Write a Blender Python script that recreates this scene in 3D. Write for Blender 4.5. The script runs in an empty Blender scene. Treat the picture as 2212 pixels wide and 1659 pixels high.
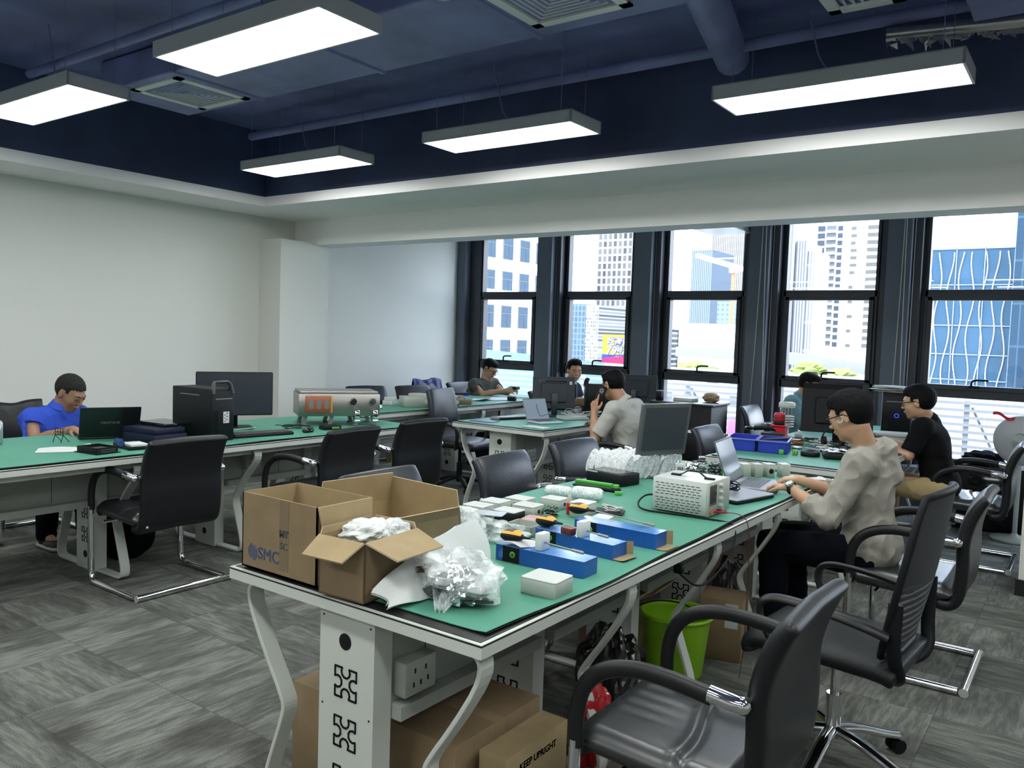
import bpy, bmesh, math, random
import numpy as np
from mathutils import Vector, Matrix, Euler
PI = math.pi
R = math.radians
S = bpy.context.scene
C = S.collection
random.seed(7)

# ---------------------------------------------------------------- camera
cam = bpy.data.objects.new('camera', bpy.data.cameras.new('camera'))
C.objects.link(cam)
F_PX, PITCH, YAW, ROLL = 1757.29, -0.0602288, -0.623456, 0.0331632
cam.data.sensor_fit = 'HORIZONTAL'
cam.data.sensor_width = 36.0
cam.data.lens = F_PX / 2212 * 36.0
cam.data.clip_start = 0.05
cam.data.clip_end = 2000
_cy, _sy, _cp, _sp = math.cos(YAW), math.sin(YAW), math.cos(PITCH), math.sin(PITCH)
_f = Vector((_cp * _sy, _cp * _cy, _sp)); _r = Vector((_cy, -_sy, 0)); _u = _r.cross(_f)
_c, _s = math.cos(ROLL), math.sin(ROLL)
_a = _c * _r + _s * _u; _b = -_s * _r + _c * _u
cam.matrix_world = Matrix(((_a.x, _b.x, -_f.x, 0), (_a.y, _b.y, -_f.y, 0), (_a.z, _b.z, -_f.z, 1.5), (0, 0, 0, 1)))
S.camera = cam

# ---------------------------------------------------------------- world and exposure
S.view_settings.view_transform = 'Standard'
S.view_settings.look = 'None'
S.view_settings.gamma = 1.0
S.view_settings.use_curve_mapping = False
S.view_settings.exposure = 0.0
LAMP = 19.0          # emission of the ceiling panels
SKY = 12.0           # overcast sky brightness
w = bpy.data.worlds.new('world'); S.world = w; w.use_nodes = True
nt = w.node_tree
bg = nt.nodes['Background']
tc = nt.nodes.new('ShaderNodeTexCoord'); sep = nt.nodes.new('ShaderNodeSeparateXYZ'); rp = nt.nodes.new('ShaderNodeValToRGB')
nt.links.new(tc.outputs['Generated'], sep.inputs[0]); nt.links.new(sep.outputs[2], rp.inputs[0])
rp.color_ramp.elements[0].position = 0.0; rp.color_ramp.elements[0].color = (0.86, 0.92, 1.0, 1)
rp.color_ramp.elements[1].position = 0.6; rp.color_ramp.elements[1].color = (0.68, 0.82, 1.0, 1)
nt.links.new(rp.outputs[0], bg.inputs[0]); bg.inputs[1].default_value = SKY
sun_d = bpy.data.lights.new('sun', 'SUN'); sun_d.energy = 3.5; sun_d.angle = R(6); sun_d.color = (1.0, 0.97, 0.92)
sun = bpy.data.objects.new('sun', sun_d); C.objects.link(sun); sun.rotation_euler = (R(40), R(-14), 0)
try:
    cy = S.cycles
    cy.use_denoising = True
    cy.max_bounces = 8; cy.diffuse_bounces = 6; cy.glossy_bounces = 3; cy.transmission_bounces = 6; cy.transparent_max_bounces = 8
    cy.caustics_reflective = False; cy.caustics_refractive = False
    cy.sample_clamp_indirect = 6.0
except Exception:
    pass

# ---------------------------------------------------------------- materials
MATS = {}
def mat(name, col, rough=0.5, metal=0.0, spec=0.5, bump=0.0, bscale=60, var=0.0, vscale=8, emit=0.0, alpha=1.0, trans=0.0, coat=0.0, sheen=0.0):
    if name in MATS: return MATS[name]
    m = bpy.data.materials.new(name); m.use_nodes = True
    t = m.node_tree; b = t.nodes['Principled BSDF']
    col = tuple(col) + ((1,) if len(col) == 3 else ())
    b.inputs['Base Color'].default_value = col
    b.inputs['Roughness'].default_value = rough
    b.inputs['Metallic'].default_value = metal
    b.inputs['Specular IOR Level'].default_value = spec
    if coat: b.inputs['Coat Weight'].default_value = coat; b.inputs['Coat Roughness'].default_value = 0.15
    if trans: b.inputs['Transmission Weight'].default_value = trans
    if alpha < 1: b.inputs['Alpha'].default_value = alpha
    if sheen: b.inputs['Sheen Weight'].default_value = sheen
    if emit: b.inputs['Emission Color'].default_value = col; b.inputs['Emission Strength'].default_value = emit
    if var or bump:
        c = t.nodes.new('ShaderNodeTexCoord')
        if var:
            n = t.nodes.new('ShaderNodeTexNoise'); n.inputs['Scale'].default_value = vscale; n.inputs['Detail'].default_value = 4
            t.links.new(c.outputs['Object'], n.inputs['Vector'])
            mx = t.nodes.new('ShaderNodeMapRange'); mx.inputs[1].default_value = .3; mx.inputs[2].default_value = .7
            mx.inputs[3].default_value = 1 - var; mx.inputs[4].default_value = 1 + var
            h = t.nodes.new('ShaderNodeVectorMath'); h.operation = 'SCALE'; h.inputs[0].default_value = col[:3]
            t.links.new(n.outputs[0], mx.inputs[0]); t.links.new(mx.outputs[0], h.inputs['Scale']); t.links.new(h.outputs[0], b.inputs['Base Color'])
        if bump:
            n2 = t.nodes.new('ShaderNodeTexNoise'); n2.inputs['Scale'].default_value = bscale; n2.inputs['Detail'].default_value = 3
            t.links.new(c.outputs['Object'], n2.inputs['Vector'])
            bp = t.nodes.new('ShaderNodeBump'); bp.inputs['Strength'].default_value = min(1, bump); bp.inputs['Distance'].default_value = 0.004 * max(1, bump)
            t.links.new(n2.outputs[0], bp.inputs['Height']); t.links.new(bp.outputs[0], b.inputs['Normal'])
    MATS[name] = m
    return m

def glass_mat(name, tint=(0.9, 0.95, 1), refl=0.06):
    m = bpy.data.materials.new(name); m.use_nodes = True; t = m.node_tree; t.nodes.clear()
    o = t.nodes.new('ShaderNodeOutputMaterial'); tr = t.nodes.new('ShaderNodeBsdfTransparent'); g = t.nodes.new('ShaderNodeBsdfGlossy'); mx = t.nodes.new('ShaderNodeMixShader')
    tr.inputs[0].default_value = tuple(tint) + (1,); g.inputs['Roughness'].default_value = 0.02; mx.inputs[0].default_value = refl
    t.links.new(tr.outputs[0], mx.inputs[1]); t.links.new(g.outputs[0], mx.inputs[2]); t.links.new(mx.outputs[0], o.inputs[0])
    MATS[name] = m
    return m

def film_mat(name, dens=0.35, scale=14, tint=(0.9, 0.95, 0.97)):
    """thin crinkled plastic film: partly see-through, partly glossy, varied by folds"""
    m = bpy.data.materials.new(name); m.use_nodes = True; t = m.node_tree; b = t.nodes['Principled BSDF']
    b.inputs['Base Color'].default_value = tuple(tint) + (1,); b.inputs['Roughness'].default_value = 0.16; b.inputs['Specular IOR Level'].default_value = 0.9
    c = t.nodes.new('ShaderNodeTexCoord'); n = t.nodes.new('ShaderNodeTexNoise'); n.inputs['Scale'].default_value = scale; n.inputs['Detail'].default_value = 5; n.inputs['Distortion'].default_value = 1.5
    t.links.new(c.outputs['Object'], n.inputs['Vector'])
    mr = t.nodes.new('ShaderNodeMapRange'); mr.inputs[1].default_value = .35; mr.inputs[2].default_value = .65; mr.inputs[3].default_value = max(0.05, dens - .25); mr.inputs[4].default_value = min(1, dens + .3)
    t.links.new(n.outputs[0], mr.inputs[0]); t.links.new(mr.outputs[0], b.inputs['Alpha'])
    bp = t.nodes.new('ShaderNodeBump'); bp.inputs['Strength'].default_value = 0.8; bp.inputs['Distance'].default_value = 0.01
    t.links.new(n.outputs[0], bp.inputs['Height']); t.links.new(bp.outputs[0], b.inputs['Normal'])
    MATS[name] = m
    return m

M = dict(
    wall=mat('wall_paint', (0.655, 0.665, 0.63), 0.75, spec=.25, bump=.15, bscale=180),
    soffit=mat('soffit_paint', (0.93, 0.915, 0.91), 0.7, spec=.25),
    gloss_white=mat('glossy_white_panel', (0.72, 0.75, 0.78), 0.12, spec=.8),
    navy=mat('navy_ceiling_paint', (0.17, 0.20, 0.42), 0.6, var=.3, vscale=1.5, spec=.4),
    duct=mat('painted_duct', (0.21, 0.245, 0.48), 0.5, var=.2, vscale=3),
    black_trim=mat('black_skirting', (0.012, 0.013, 0.014), 0.4),
    win_dark=mat('window_frame_dark', (0.030, 0.035, 0.045), 0.42, spec=.5),
    win_grey=mat('window_column_grey', (0.10, 0.118, 0.148), 0.5, spec=.4),
    desk_white=mat('desk_white_metal', (0.56, 0.59, 0.55), 0.38, spec=.5),
    desk_grey=mat('desk_grey_metal', (0.36, 0.38, 0.35), 0.45),
    rubber=mat('black_rubber', (0.010, 0.010, 0.011), 0.45),
    green=mat('green_mat', (0.085, 0.285, 0.205), 0.5, spec=.22, var=.05, vscale=2.5),
    leather=mat('black_leather', (0.006, 0.007, 0.009), 0.42, spec=.38, bump=.12, bscale=60),
    seat_leather=mat('glossy_seat_leather', (0.016, 0.018, 0.021), 0.34, spec=1.0, bump=.10, bscale=60),
    leather_side=mat('black_leather_matte', (0.006, 0.008, 0.010), 0.55, spec=.35, bump=.3, bscale=120),
    chrome=mat('chrome', (0.78, 0.78, 0.80), 0.10, metal=1),
    dull_chrome=mat('brushed_steel', (0.34, 0.335, 0.32), 0.45, metal=1, bump=.2, bscale=150),
    arm=mat('arm_pad_black', (0.008, 0.009, 0.010), 0.42, spec=.4),
    black=mat('black_plastic', (0.007, 0.008, 0.010), 0.5, spec=.22),
    black_gloss=mat('black_gloss', (0.008, 0.009, 0.011), 0.10),
    dark_grey=mat('dark_grey_plastic', (0.045, 0.048, 0.052), 0.45),
    mid_grey=mat('mid_grey_plastic', (0.18, 0.19, 0.20), 0.45),
    screen=mat('grey_screen', (0.035, 0.042, 0.055), 0.2, spec=.6),
    white=mat('white_plastic', (0.53, 0.56, 0.54), 0.4),
    offwhite=mat('offwhite_plastic', (0.41, 0.44, 0.40), 0.45),
    paper=mat('white_paper', (0.58, 0.60, 0.61), 0.7),
    card=mat('cardboard', (0.225, 0.158, 0.087), 0.75, var=.10, vscale=12),
    card_in=mat('cardboard_inside', (0.34, 0.255, 0.135), 0.8, var=.08, vscale=14),
    card_edge=mat('cardboard_edge', (0.48, 0.37, 0.24), 0.8),
    tape=mat('brown_tape', (0.33, 0.24, 0.15), 0.15),
    ink_blue=mat('blue_ink', (0.03, 0.07, 0.17), 0.7),
    ink_dark=mat('dark_ink', (0.05, 0.055, 0.06), 0.7),
    blue_box=mat('blue_printed_card', (0.012, 0.085, 0.36), 0.28, spec=.6, var=.25, vscale=7),
    blue_box_top=mat('blue_card_top', (0.10, 0.26, 0.62), 0.12, spec=.9, var=.35, vscale=16),
    blue=mat('blue_plastic', (0.02, 0.045, 0.42), 0.35),
    navy_blue=mat('navy_blue_card', (0.006, 0.009, 0.030), 0.55, spec=.25),
    binder=mat('binder_blue', (0.02, 0.05, 0.22), 0.4),
    red=mat('red_plastic', (0.55, 0.012, 0.03), 0.35),
    orange=mat('orange_plastic', (0.62, 0.13, 0.035), 0.4),
    yellow=mat('yellow_rubber', (0.70, 0.38, 0.045), 0.45),
    lime=mat('lime_plastic', (0.24, 0.50, 0.015), 0.35, spec=.5),
    pcb=mat('green_circuit_board', (0.025, 0.10, 0.035), 0.5, var=.5, vscale=90),
    terminal=mat('green_terminal', (0.09, 0.42, 0.06), 0.45),
    foam=mat('white_foam', (0.66, 0.69, 0.68), 0.8, bump=.3, bscale=70),
    foil=mat('silver_foil', (0.75, 0.76, 0.78), 0.16, metal=1, bump=1.0, bscale=30),
    alu=mat('aluminium', (0.55, 0.56, 0.57), 0.3, metal=.9),
    copper=mat('copper_board', (0.36, 0.10, 0.04), 0.45),
    led=mat('blue_led', (0.05, 0.08, 1.0), 0.4, emit=1.2),
    white_cable=mat('white_cable', (0.55, 0.56, 0.55), 0.4),
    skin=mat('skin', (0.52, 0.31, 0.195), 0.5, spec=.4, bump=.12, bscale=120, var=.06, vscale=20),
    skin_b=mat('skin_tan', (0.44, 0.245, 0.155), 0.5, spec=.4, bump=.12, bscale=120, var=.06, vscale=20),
    skin_d=mat('skin_dark', (0.31, 0.17, 0.112), 0.5, spec=.4, bump=.12, bscale=120, var=.06, vscale=20),  # deeper skin tone, used for one man
    hair=mat('black_hair', (0.004, 0.004, 0.005), 0.6, spec=.12, bump=.8, bscale=260),
    hair_grey=mat('greying_hair', (0.016, 0.016, 0.015), 0.7, spec=.2, bump=1.0, bscale=240, var=.5, vscale=70),
    lip=mat('lips', (0.30, 0.12, 0.09), 0.45),
    eye_white=mat('eye_white', (0.55, 0.55, 0.52), 0.3),
    iris=mat('dark_iris', (0.012, 0.008, 0.006), 0.15),
    jean=mat('black_cloth', (0.004, 0.005, 0.009), 0.9, spec=.1, bump=.3, bscale=200),
    khaki=mat('khaki_cloth', (0.42, 0.32, 0.16), 0.85, bump=.3, bscale=150),
    shoe=mat('dark_shoe', (0.015, 0.014, 0.014), 0.5),
    sole=mat('shoe_sole', (0.5, 0.5, 0.48), 0.6),
)
GLASS = glass_mat('window_glass', (0.97, 0.985, 1), 0.05)
CLEAR = glass_mat('clear_plastic', (0.92, 0.95, 0.95), 0.10)
FILM = film_mat('clear_film', 0.36, 10)
FILM2 = film_mat('bubble_film', 0.80, 60)
def lamp_mat():
    m = bpy.data.materials.new('lamp_diffuser'); m.use_nodes = True; t = m.node_tree; t.nodes.clear()
    o = t.nodes.new('ShaderNodeOutputMaterial'); e = t.nodes.new('ShaderNodeEmission')
    e.inputs[0].default_value = (0.97, 1.0, 0.96, 1); e.inputs[1].default_value = LAMP; t.links.new(e.outputs[0], o.inputs[0]); return m
DIFF = lamp_mat()
def carpet_mat():
    m = bpy.data.materials.new('carpet_tiles'); m.use_nodes = True; t = m.node_tree; b = t.nodes['Principled BSDF']
    L = t.links.new; N = t.nodes.new
    b.inputs['Roughness'].default_value = 0.95; b.inputs['Specular IOR Level'].default_value = 0.1
    g = N('ShaderNodeNewGeometry')
    def vm(op, a, v=None, sc=None):
        n = N('ShaderNodeVectorMath'); n.operation = op; L(a, n.inputs[0])
        if v is not None: n.inputs[1].default_value = v
        return n.outputs[0]
    def mth(op, a, v=None, b2=None):
        n = N('ShaderNodeMath'); n.operation = op; L(a, n.inputs[0])
        if v is not None: n.inputs[1].default_value = v
        if b2 is not None: L(b2, n.inputs[1])
        return n.outputs[0]
    T = 0.46
    tile = vm('FLOOR', vm('SCALE', g.outputs['Position'])); tile.node.inputs[0].links[0].from_node.inputs['Scale'].default_value = 1 / T
    wn = N('ShaderNodeTexWhiteNoise'); wn.noise_dimensions = '2D'; L(tile, wn.inputs['Vector'])
    flip = mth('GREATER_THAN', wn.outputs['Value'], .5)
    off = N('ShaderNodeVectorMath'); off.operation = 'MULTIPLY_ADD'; L(wn.outputs['Color'], off.inputs[0]); off.inputs[1].default_value = (9, 9, 9); L(g.outputs['Position'], off.inputs[2])
    def streak(sx, sy, det, dist=0):
        n = N('ShaderNodeTexNoise'); n.inputs['Scale'].default_value = 1; n.inputs['Detail'].default_value = det; n.inputs['Distortion'].default_value = dist
        L(vm('MULTIPLY', off.outputs[0], (sx, sy, 1)), n.inputs['Vector']); return n.outputs[0]
    a1 = streak(9, 60, 6, .5); a2 = streak(60, 9, 6, .5)
    mx = N('ShaderNodeMix'); L(flip, mx.inputs[0]); L(a1, mx.inputs[2]); L(a2, mx.inputs[3])
    c1 = streak(2.2, 9, 3, .3); c2 = streak(9, 2.2, 3, .3)
    mc = N('ShaderNodeMix'); L(flip, mc.inputs[0]); L(c1, mc.inputs[2]); L(c2, mc.inputs[3])
    fine = N('ShaderNodeTexNoise'); fine.inputs['Scale'].default_value = 240; fine.inputs['Detail'].default_value = 2; L(g.outputs['Position'], fine.inputs['Vector'])
    s1 = N('ShaderNodeMapRange'); L(mx.outputs[0], s1.inputs[0]); s1.inputs[1].default_value = .38; s1.inputs[2].default_value = .62; s1.inputs[3].default_value = -.5; s1.inputs[4].default_value = .5
    s2 = N('ShaderNodeMapRange'); L(mc.outputs[0], s2.inputs[0]); s2.inputs[1].default_value = .42; s2.inputs[2].default_value = .58; s2.inputs[3].default_value = -.5; s2.inputs[4].default_value = .5
    v = mth('ADD', mth('MULTIPLY', s1.outputs[0], .28), b2=mth('MULTIPLY', s2.outputs[0], .30))
    v = mth('ADD', v, b2=mth('MULTIPLY', mth('SUBTRACT', fine.outputs[0], .5), .9))
    v = mth('ADD', v, b2=mth('MULTIPLY', mth('SUBTRACT', wn.outputs['Value'], .5), .14))
    v = mth('ADD', v, .5)
    # stains with their own shape on the near left floor
    rp = N('ShaderNodeValToRGB'); L(v, rp.inputs[0])
    rp.color_ramp.elements[0].color = (0.052, 0.055, 0.049, 1); rp.color_ramp.elements[1].color = (0.25, 0.255, 0.235, 1)
    rp.color_ramp.elements.new(.5).color = (0.115, 0.12, 0.109, 1)
    # tile seams
    fr = vm('FRACTION', vm('SCALE', g.outputs['Position'])); fr.node.inputs[0].links[0].from_node.inputs['Scale'].default_value = 1 / T
    sp = N('ShaderNodeSeparateXYZ'); L(fr, sp.inputs[0])
    sm = mth('LESS_THAN', mth('MINIMUM', sp.outputs[0], b2=sp.outputs[1]), .008)
    dk = N('ShaderNodeMix'); dk.data_type = 'RGBA'; L(mth('MULTIPLY', sm, .5), dk.inputs[0]); L(rp.outputs[0], dk.inputs[6]); dk.inputs[7].default_value = (0.03, 0.03, 0.03, 1)
    last = dk.outputs[2]
    for (sx, sy, r) in ((-2.95, 1.42, .06), (-2.55, 1.72, .10), (-2.35, 1.78, .06)):
        d = N('ShaderNodeVectorMath'); d.operation = 'DISTANCE'; L(g.outputs['Position'], d.inputs[0]); d.inputs[1].default_value = (sx, sy, 0)
        q = N('ShaderNodeMapRange'); L(mth('ADD', d.outputs['Value'], b2=mth('MULTIPLY', mc.outputs[0], .10)), q.inputs[0]); q.inputs[1].default_value = r + .03; q.inputs[2].default_value = r + .11; q.inputs[3].default_value = .6; q.inputs[4].default_value = 0
        k = N('ShaderNodeMix'); k.data_type = 'RGBA'; L(q.outputs[0], k.inputs[0]); L(last, k.inputs[6]); k.inputs[7].default_value = (0.035, 0.035, 0.028, 1); last = k.outputs[2]
    L(last, b.inputs['Base Color'])
    bp = N('ShaderNodeBump'); bp.inputs['Strength'].default_value = .5; bp.inputs['Distance'].default_value = .004; L(v, bp.inputs['Height']); L(bp.outputs[0], b.inputs['Normal'])
    return m
M['carpet'] = carpet_mat()

# ---------------------------------------------------------------- mesh builder
class MB:
    def __init__(s): s.v = []; s.f = []; s.m = []; s.sm = []; s.mi = 0
    def add(s, vs, fs, smooth=False, mi=None):
        n = len(s.v); s.v.extend([tuple(v) for v in vs])
        for f in fs: s.f.append(tuple(i + n for i in f)); s.m.append(s.mi if mi is None else mi); s.sm.append(smooth)
        return s
    def xf(s, vs, c=(0, 0, 0), rot=None):
        if rot is not None:
            e = Euler(rot).to_matrix(); vs = [e @ Vector(v) for v in vs]
        return [(v[0] + c[0], v[1] + c[1], v[2] + c[2]) for v in vs]
    def box(s, c, d, rot=None, mi=None):
        x, y, z = d[0] / 2, d[1] / 2, d[2] / 2
        vs = [(-x, -y, -z), (x, -y, -z), (x, y, -z), (-x, y, -z), (-x, -y, z), (x, -y, z), (x, y, z), (-x, y, z)]
        return s.add(s.xf(vs, c, rot), [(0, 3, 2, 1), (4, 5, 6, 7), (0, 1, 5, 4), (1, 2, 6, 5), (2, 3, 7, 6), (3, 0, 4, 7)], False, mi)
    def bb(s, a, b, mi=None):
        return s.box([(a[i] + b[i]) / 2 for i in range(3)], [abs(b[i] - a[i]) for i in range(3)], None, mi)
    def rbox(s, c, d, r=.01, ch=None, rot=None, n=4, mi=None, smooth=True):
        """box with rounded vertical corners and chamfered top and bottom rims"""
        ch = min(r * .5, .4 * d[2]) if ch is None else ch
        x, y = d[0] / 2, d[1] / 2; r = min(r, x * .98, y * .98)
        def ring(k, z):
            o = []
            for q, (sx, sy) in enumerate(((1, 1), (-1, 1), (-1, -1), (1, -1))):
                for i in range(n + 1):
                    a = PI / 2 * (q + i / n); rr = max(r - k, 1e-4)
                    o.append((sx * (x - r) + rr * math.cos(a) , sy * (y - r) + rr * math.sin(a), z))
            return o
        z = d[2] / 2
        rs = [ring(ch, -z), ring(0, -z + ch), ring(0, z - ch), ring(ch, z)]
        m = len(rs[0]); vs = [p for q in rs for p in q]; fs = [tuple(range(m))[::-1], tuple(range(3 * m, 4 * m))]
        for k in range(3):
            for i in range(m): j = (i + 1) % m; fs.append((k * m + i, k * m + j, (k + 1) * m + j, (k + 1) * m + i))
        n0 = len(s.f); s.add(s.xf(vs, c, rot), fs, smooth, mi)
        s.sm[n0] = False; s.sm[n0 + 1] = False
        return s
    def prism(s, poly, z0, z1, axis='z', mi=None, smooth=False):
        m = len(poly)
        def P(a, b, c): return {'z': (a, b, c), 'y': (a, c, b), 'x': (c, a, b)}[axis]
        vs = [P(p[0], p[1], z0) for p in poly] + [P(p[0], p[1], z1) for p in poly]
        fs = [(i, (i + 1) % m, m + (i + 1) % m, m + i) for i in range(m)]
        n0 = len(s.f); s.add(vs, fs, smooth, mi); s.add(vs, [tuple(range(m))[::-1], tuple(range(m, 2 * m))], False, mi)
        return s
    def tube(s, pts, r, n=8, caps=True, mi=None, closed=False, flat=None):
        pts = [Vector(p) for p in pts]; m = len(pts); rr = r if isinstance(r, (list, tuple)) else [r] * m
        up = None; rings = []
        for i, p in enumerate(pts):
            if closed: t = pts[(i + 1) % m] - pts[i - 1]
            else: t = pts[min(i + 1, m - 1)] - pts[max(i - 1, 0)]
            t = t.normalized() if t.length > 1e-9 else Vector((0, 0, 1))
            if up is None: up = Vector((0, 0, 1)) if abs(t.z) < .9 else Vector((0, 1, 0))
            u = (up - t * up.dot(t)); u = u.normalized() if u.length > 1e-6 else t.orthogonal().normalized()
            up = u; v = t.cross(u)
            fx, fy = flat if flat else (1, 1)
            rings.append([p + rr[i] * (fx * math.cos(2 * PI * k / n) * u + fy * math.sin(2 * PI * k / n) * v) for k in range(n)])
        vs = [q for g in rings for q in g]; fs = []
        for i in range(m if closed else m - 1):
            a, b = i * n, ((i + 1) % m) * n
            for k in range(n): j = (k + 1) % n; fs.append((a + k, a + j, b + j, b + k))
        s.add(vs, fs, True, mi)
        if caps and not closed: s.add(vs, [tuple(range(n))[::-1], tuple(range((m - 1) * n, m * n))], False, mi)
        return s
    def cyl(s, a, b, r, n=16, r2=None, mi=None):
        return s.tube([a, b], [r, r if r2 is None else r2], n, True, mi)
    def lathe(s, prof, c=(0, 0, 0), n=24, mi=None, rot=None, smooth=True):
        vs = []; fs = []
        for (r, z) in prof:
            for k in range(n): vs.append((r * math.cos(2 * PI * k / n), r * math.sin(2 * PI * k / n), z))
        for i in range(len(prof) - 1):
            for k in range(n): j = (k + 1) % n; fs.append((i * n + k, i * n + j, (i + 1) * n + j, (i + 1) * n + k))
        return s.add(s.xf(vs, c, rot), fs, smooth, mi)
    def ball(s, c, r, n=12, mi=None, rot=None):
        r = r if isinstance(r, (tuple, list)) else (r, r, r)
        vs = [(0, 0, -r[2])]; m = n // 2
        for i in range(1, m):
            a = PI * i / m - PI / 2
            for k in range(n): vs.append((r[0] * math.cos(a) * math.cos(2 * PI * k / n), r[1] * math.cos(a) * math.sin(2 * PI * k / n), r[2] * math.sin(a)))
        vs.append((0, 0, r[2])); fs = [(0, 1 + (k + 1) % n, 1 + k) for k in range(n)]
        for i in range(m - 2):
            for k in range(n): j = (k + 1) % n; a = 1 + i * n; fs.append((a + k, a + j, a + n + j, a + n + k))
        a = 1 + (m - 2) * n; fs += [(a + k, a + (k + 1) % n, len(vs) - 1) for k in range(n)]
        return s.add(s.xf(vs, c, rot), fs, True, mi)
    def grid(s, fn, nu, nv, mi=None, smooth=True, thick=0):
        P = [[Vector(fn(i / nu, j / nv)) for j in range(nv + 1)] for i in range(nu + 1)]
        vs = [p for r_ in P for p in r_]; id_ = lambda i, j: i * (nv + 1) + j
        fs = [(id_(i, j), id_(i + 1, j), id_(i + 1, j + 1), id_(i, j + 1)) for i in range(nu) for j in range(nv)]
        if not thick: return s.add(vs, fs, smooth, mi)
        N = []
        for i in range(nu + 1):
            for j in range(nv + 1):
                a = P[min(i + 1, nu)][j] - P[max(i - 1, 0)][j]; b = P[i][min(j + 1, nv)] - P[i][max(j - 1, 0)]
                q = a.cross(b); N.append(q.normalized() if q.length > 1e-12 else Vector((0, 0, 1)))
        n = len(vs); vs2 = [vs[k] - N[k] * thick for k in range(n)]
        fs2 = [tuple(x + n for x in f[::-1]) for f in fs]; ed = []
        for i in range(nu): ed += [(id_(i, 0), id_(i, 0) + n, id_(i + 1, 0) + n, id_(i + 1, 0)), (id_(i, nv), id_(i + 1, nv), id_(i + 1, nv) + n, id_(i, nv) + n)]
        for j in range(nv): ed += [(id_(0, j), id_(0, j + 1), id_(0, j + 1) + n, id_(0, j) + n), (id_(nu, j), id_(nu, j) + n, id_(nu, j + 1) + n, id_(nu, j + 1))]
        s.add(vs + vs2, fs + fs2, smooth, mi); s.add(vs + vs2, ed, False, mi)
        return s
    def band(s, pts, width, th, axis='y', mi=None):
        """flat steel strip following pts (2D a,b), given width along the third axis"""
        m = len(pts); L = []; Rr = []
        for i in range(m):
            a = Vector(pts[max(i - 1, 0)]); b = Vector(pts[min(i + 1, m - 1)]); t = (b - a).normalized(); nn = Vector((-t.y, t.x)); p = Vector(pts[i])
            L.append(p + nn * th / 2); Rr.append(p - nn * th / 2)
        w2 = width / 2; vs = []
        for i in range(m):
            for q in (L[i], Rr[i]):
                for y in (-w2, w2): vs.append((q.x, y, q.y) if axis == 'y' else (y, q.x, q.y))
        fs = []
        for i in range(m - 1):
            a, b = 4 * i, 4 * i + 4
            fs += [(a, b, b + 1, a + 1), (a + 2, a + 3, b + 3, b + 2), (a, a + 2, b + 2, b), (a + 1, b + 1, b + 3, a + 3)]
        e = 4 * (m - 1); fs += [(0, 1, 3, 2), (e, e + 2, e + 3, e + 1)]
        return s.add(vs, fs, False, mi)
    def text(s, body, size, c, rot=(PI / 2, 0, 0), ext=.0008, mi=None, align='CENTER', bold=0, shear=0):
        cu = bpy.data.curves.new('t', 'FONT'); cu.body = body; cu.size = size; cu.extrude = ext; cu.align_x = align; cu.align_y = 'CENTER'; cu.resolution_u = 3; cu.offset = bold; cu.shear = shear
        o = bpy.data.objects.new('t', cu); C.objects.link(o)
        dg = bpy.context.evaluated_depsgraph_get(); me = bpy.data.meshes.new_from_object(o.evaluated_get(dg))
        vs = [v.co.copy() for v in me.vertices]; fs = [tuple(p.vertices) for p in me.polygons]
        bpy.data.objects.remove(o); bpy.data.meshes.remove(me); bpy.data.curves.remove(cu)
        return s.add(s.xf(vs, c, rot), fs, False, mi)

def tag(o, label=None, cat=None, group=None, kind=None):
    if label: o['label'] = label
    if cat: o['category'] = cat
    if group: o['group'] = group
    if kind: o['kind'] = kind
    return o
def obj(name, mb, mats, parent=None, label=None, cat=None, group=None, kind=None, loc=None, bevel=0, rotz=None):
    me = bpy.data.meshes.new(name); me.from_pydata(mb.v, [], mb.f)
    mats = mats if isinstance(mats, (list, tuple)) else [mats]
    for m in mats: me.materials.append(m)
    me.polygons.foreach_set('material_index', [min(i, len(mats) - 1) for i in mb.m])
    me.polygons.foreach_set('use_smooth', mb.sm); me.update()
    o = bpy.data.objects.new(name, me); C.objects.link(o)
    if parent: o.parent = parent
    if loc: o.location = loc
    if rotz is not None: o.rotation_euler = (0, 0, rotz)
    if bevel:
        b = o.modifiers.new('b', 'BEVEL'); b.width = bevel; b.segments = 2; b.limit_method = 'ANGLE'
    return tag(o, label, cat, group, kind)
def thing(name, label, cat, loc=(0, 0, 0), rotz=0, group=None):
    o = bpy.data.objects.new(name, None); o.empty_display_size = .1; C.objects.link(o)
    o.location = loc; o.rotation_euler = (0, 0, rotz); return tag(o, label, cat, group)
def struct(name, mb, m, parent=None, bevel=0):
    return obj(name, mb, m, parent, kind=None if parent else 'structure', bevel=bevel)
def dup(root, loc, rotz, label, group=None):
    r = root.copy(); C.objects.link(r); r.location = loc; r.rotation_euler = (0, 0, rotz); r['label'] = label
    if group: r['group'] = group
    for ch in list(root.children):
        c = ch.copy(); C.objects.link(c); c.parent = r
        for g in list(ch.children):
            d = g.copy(); C.objects.link(d); d.parent = c
    return r
def arc(cx, cz, r, a0, a1, n=6):
    return [(cx + r * math.cos(R(a0 + (a1 - a0) * i / n)), cz + r * math.sin(R(a0 + (a1 - a0) * i / n))) for i in range(n + 1)]
def smooth_path(pts, k=2):
    pts = [Vector(p) for p in pts]
    for _ in range(k):
        o = [pts[0]]
        for a, b in zip(pts[:-1], pts[1:]): o += [a * .75 + b * .25, a * .25 + b * .75]
        o.append(pts[-1]); pts = o
    return pts
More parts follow.
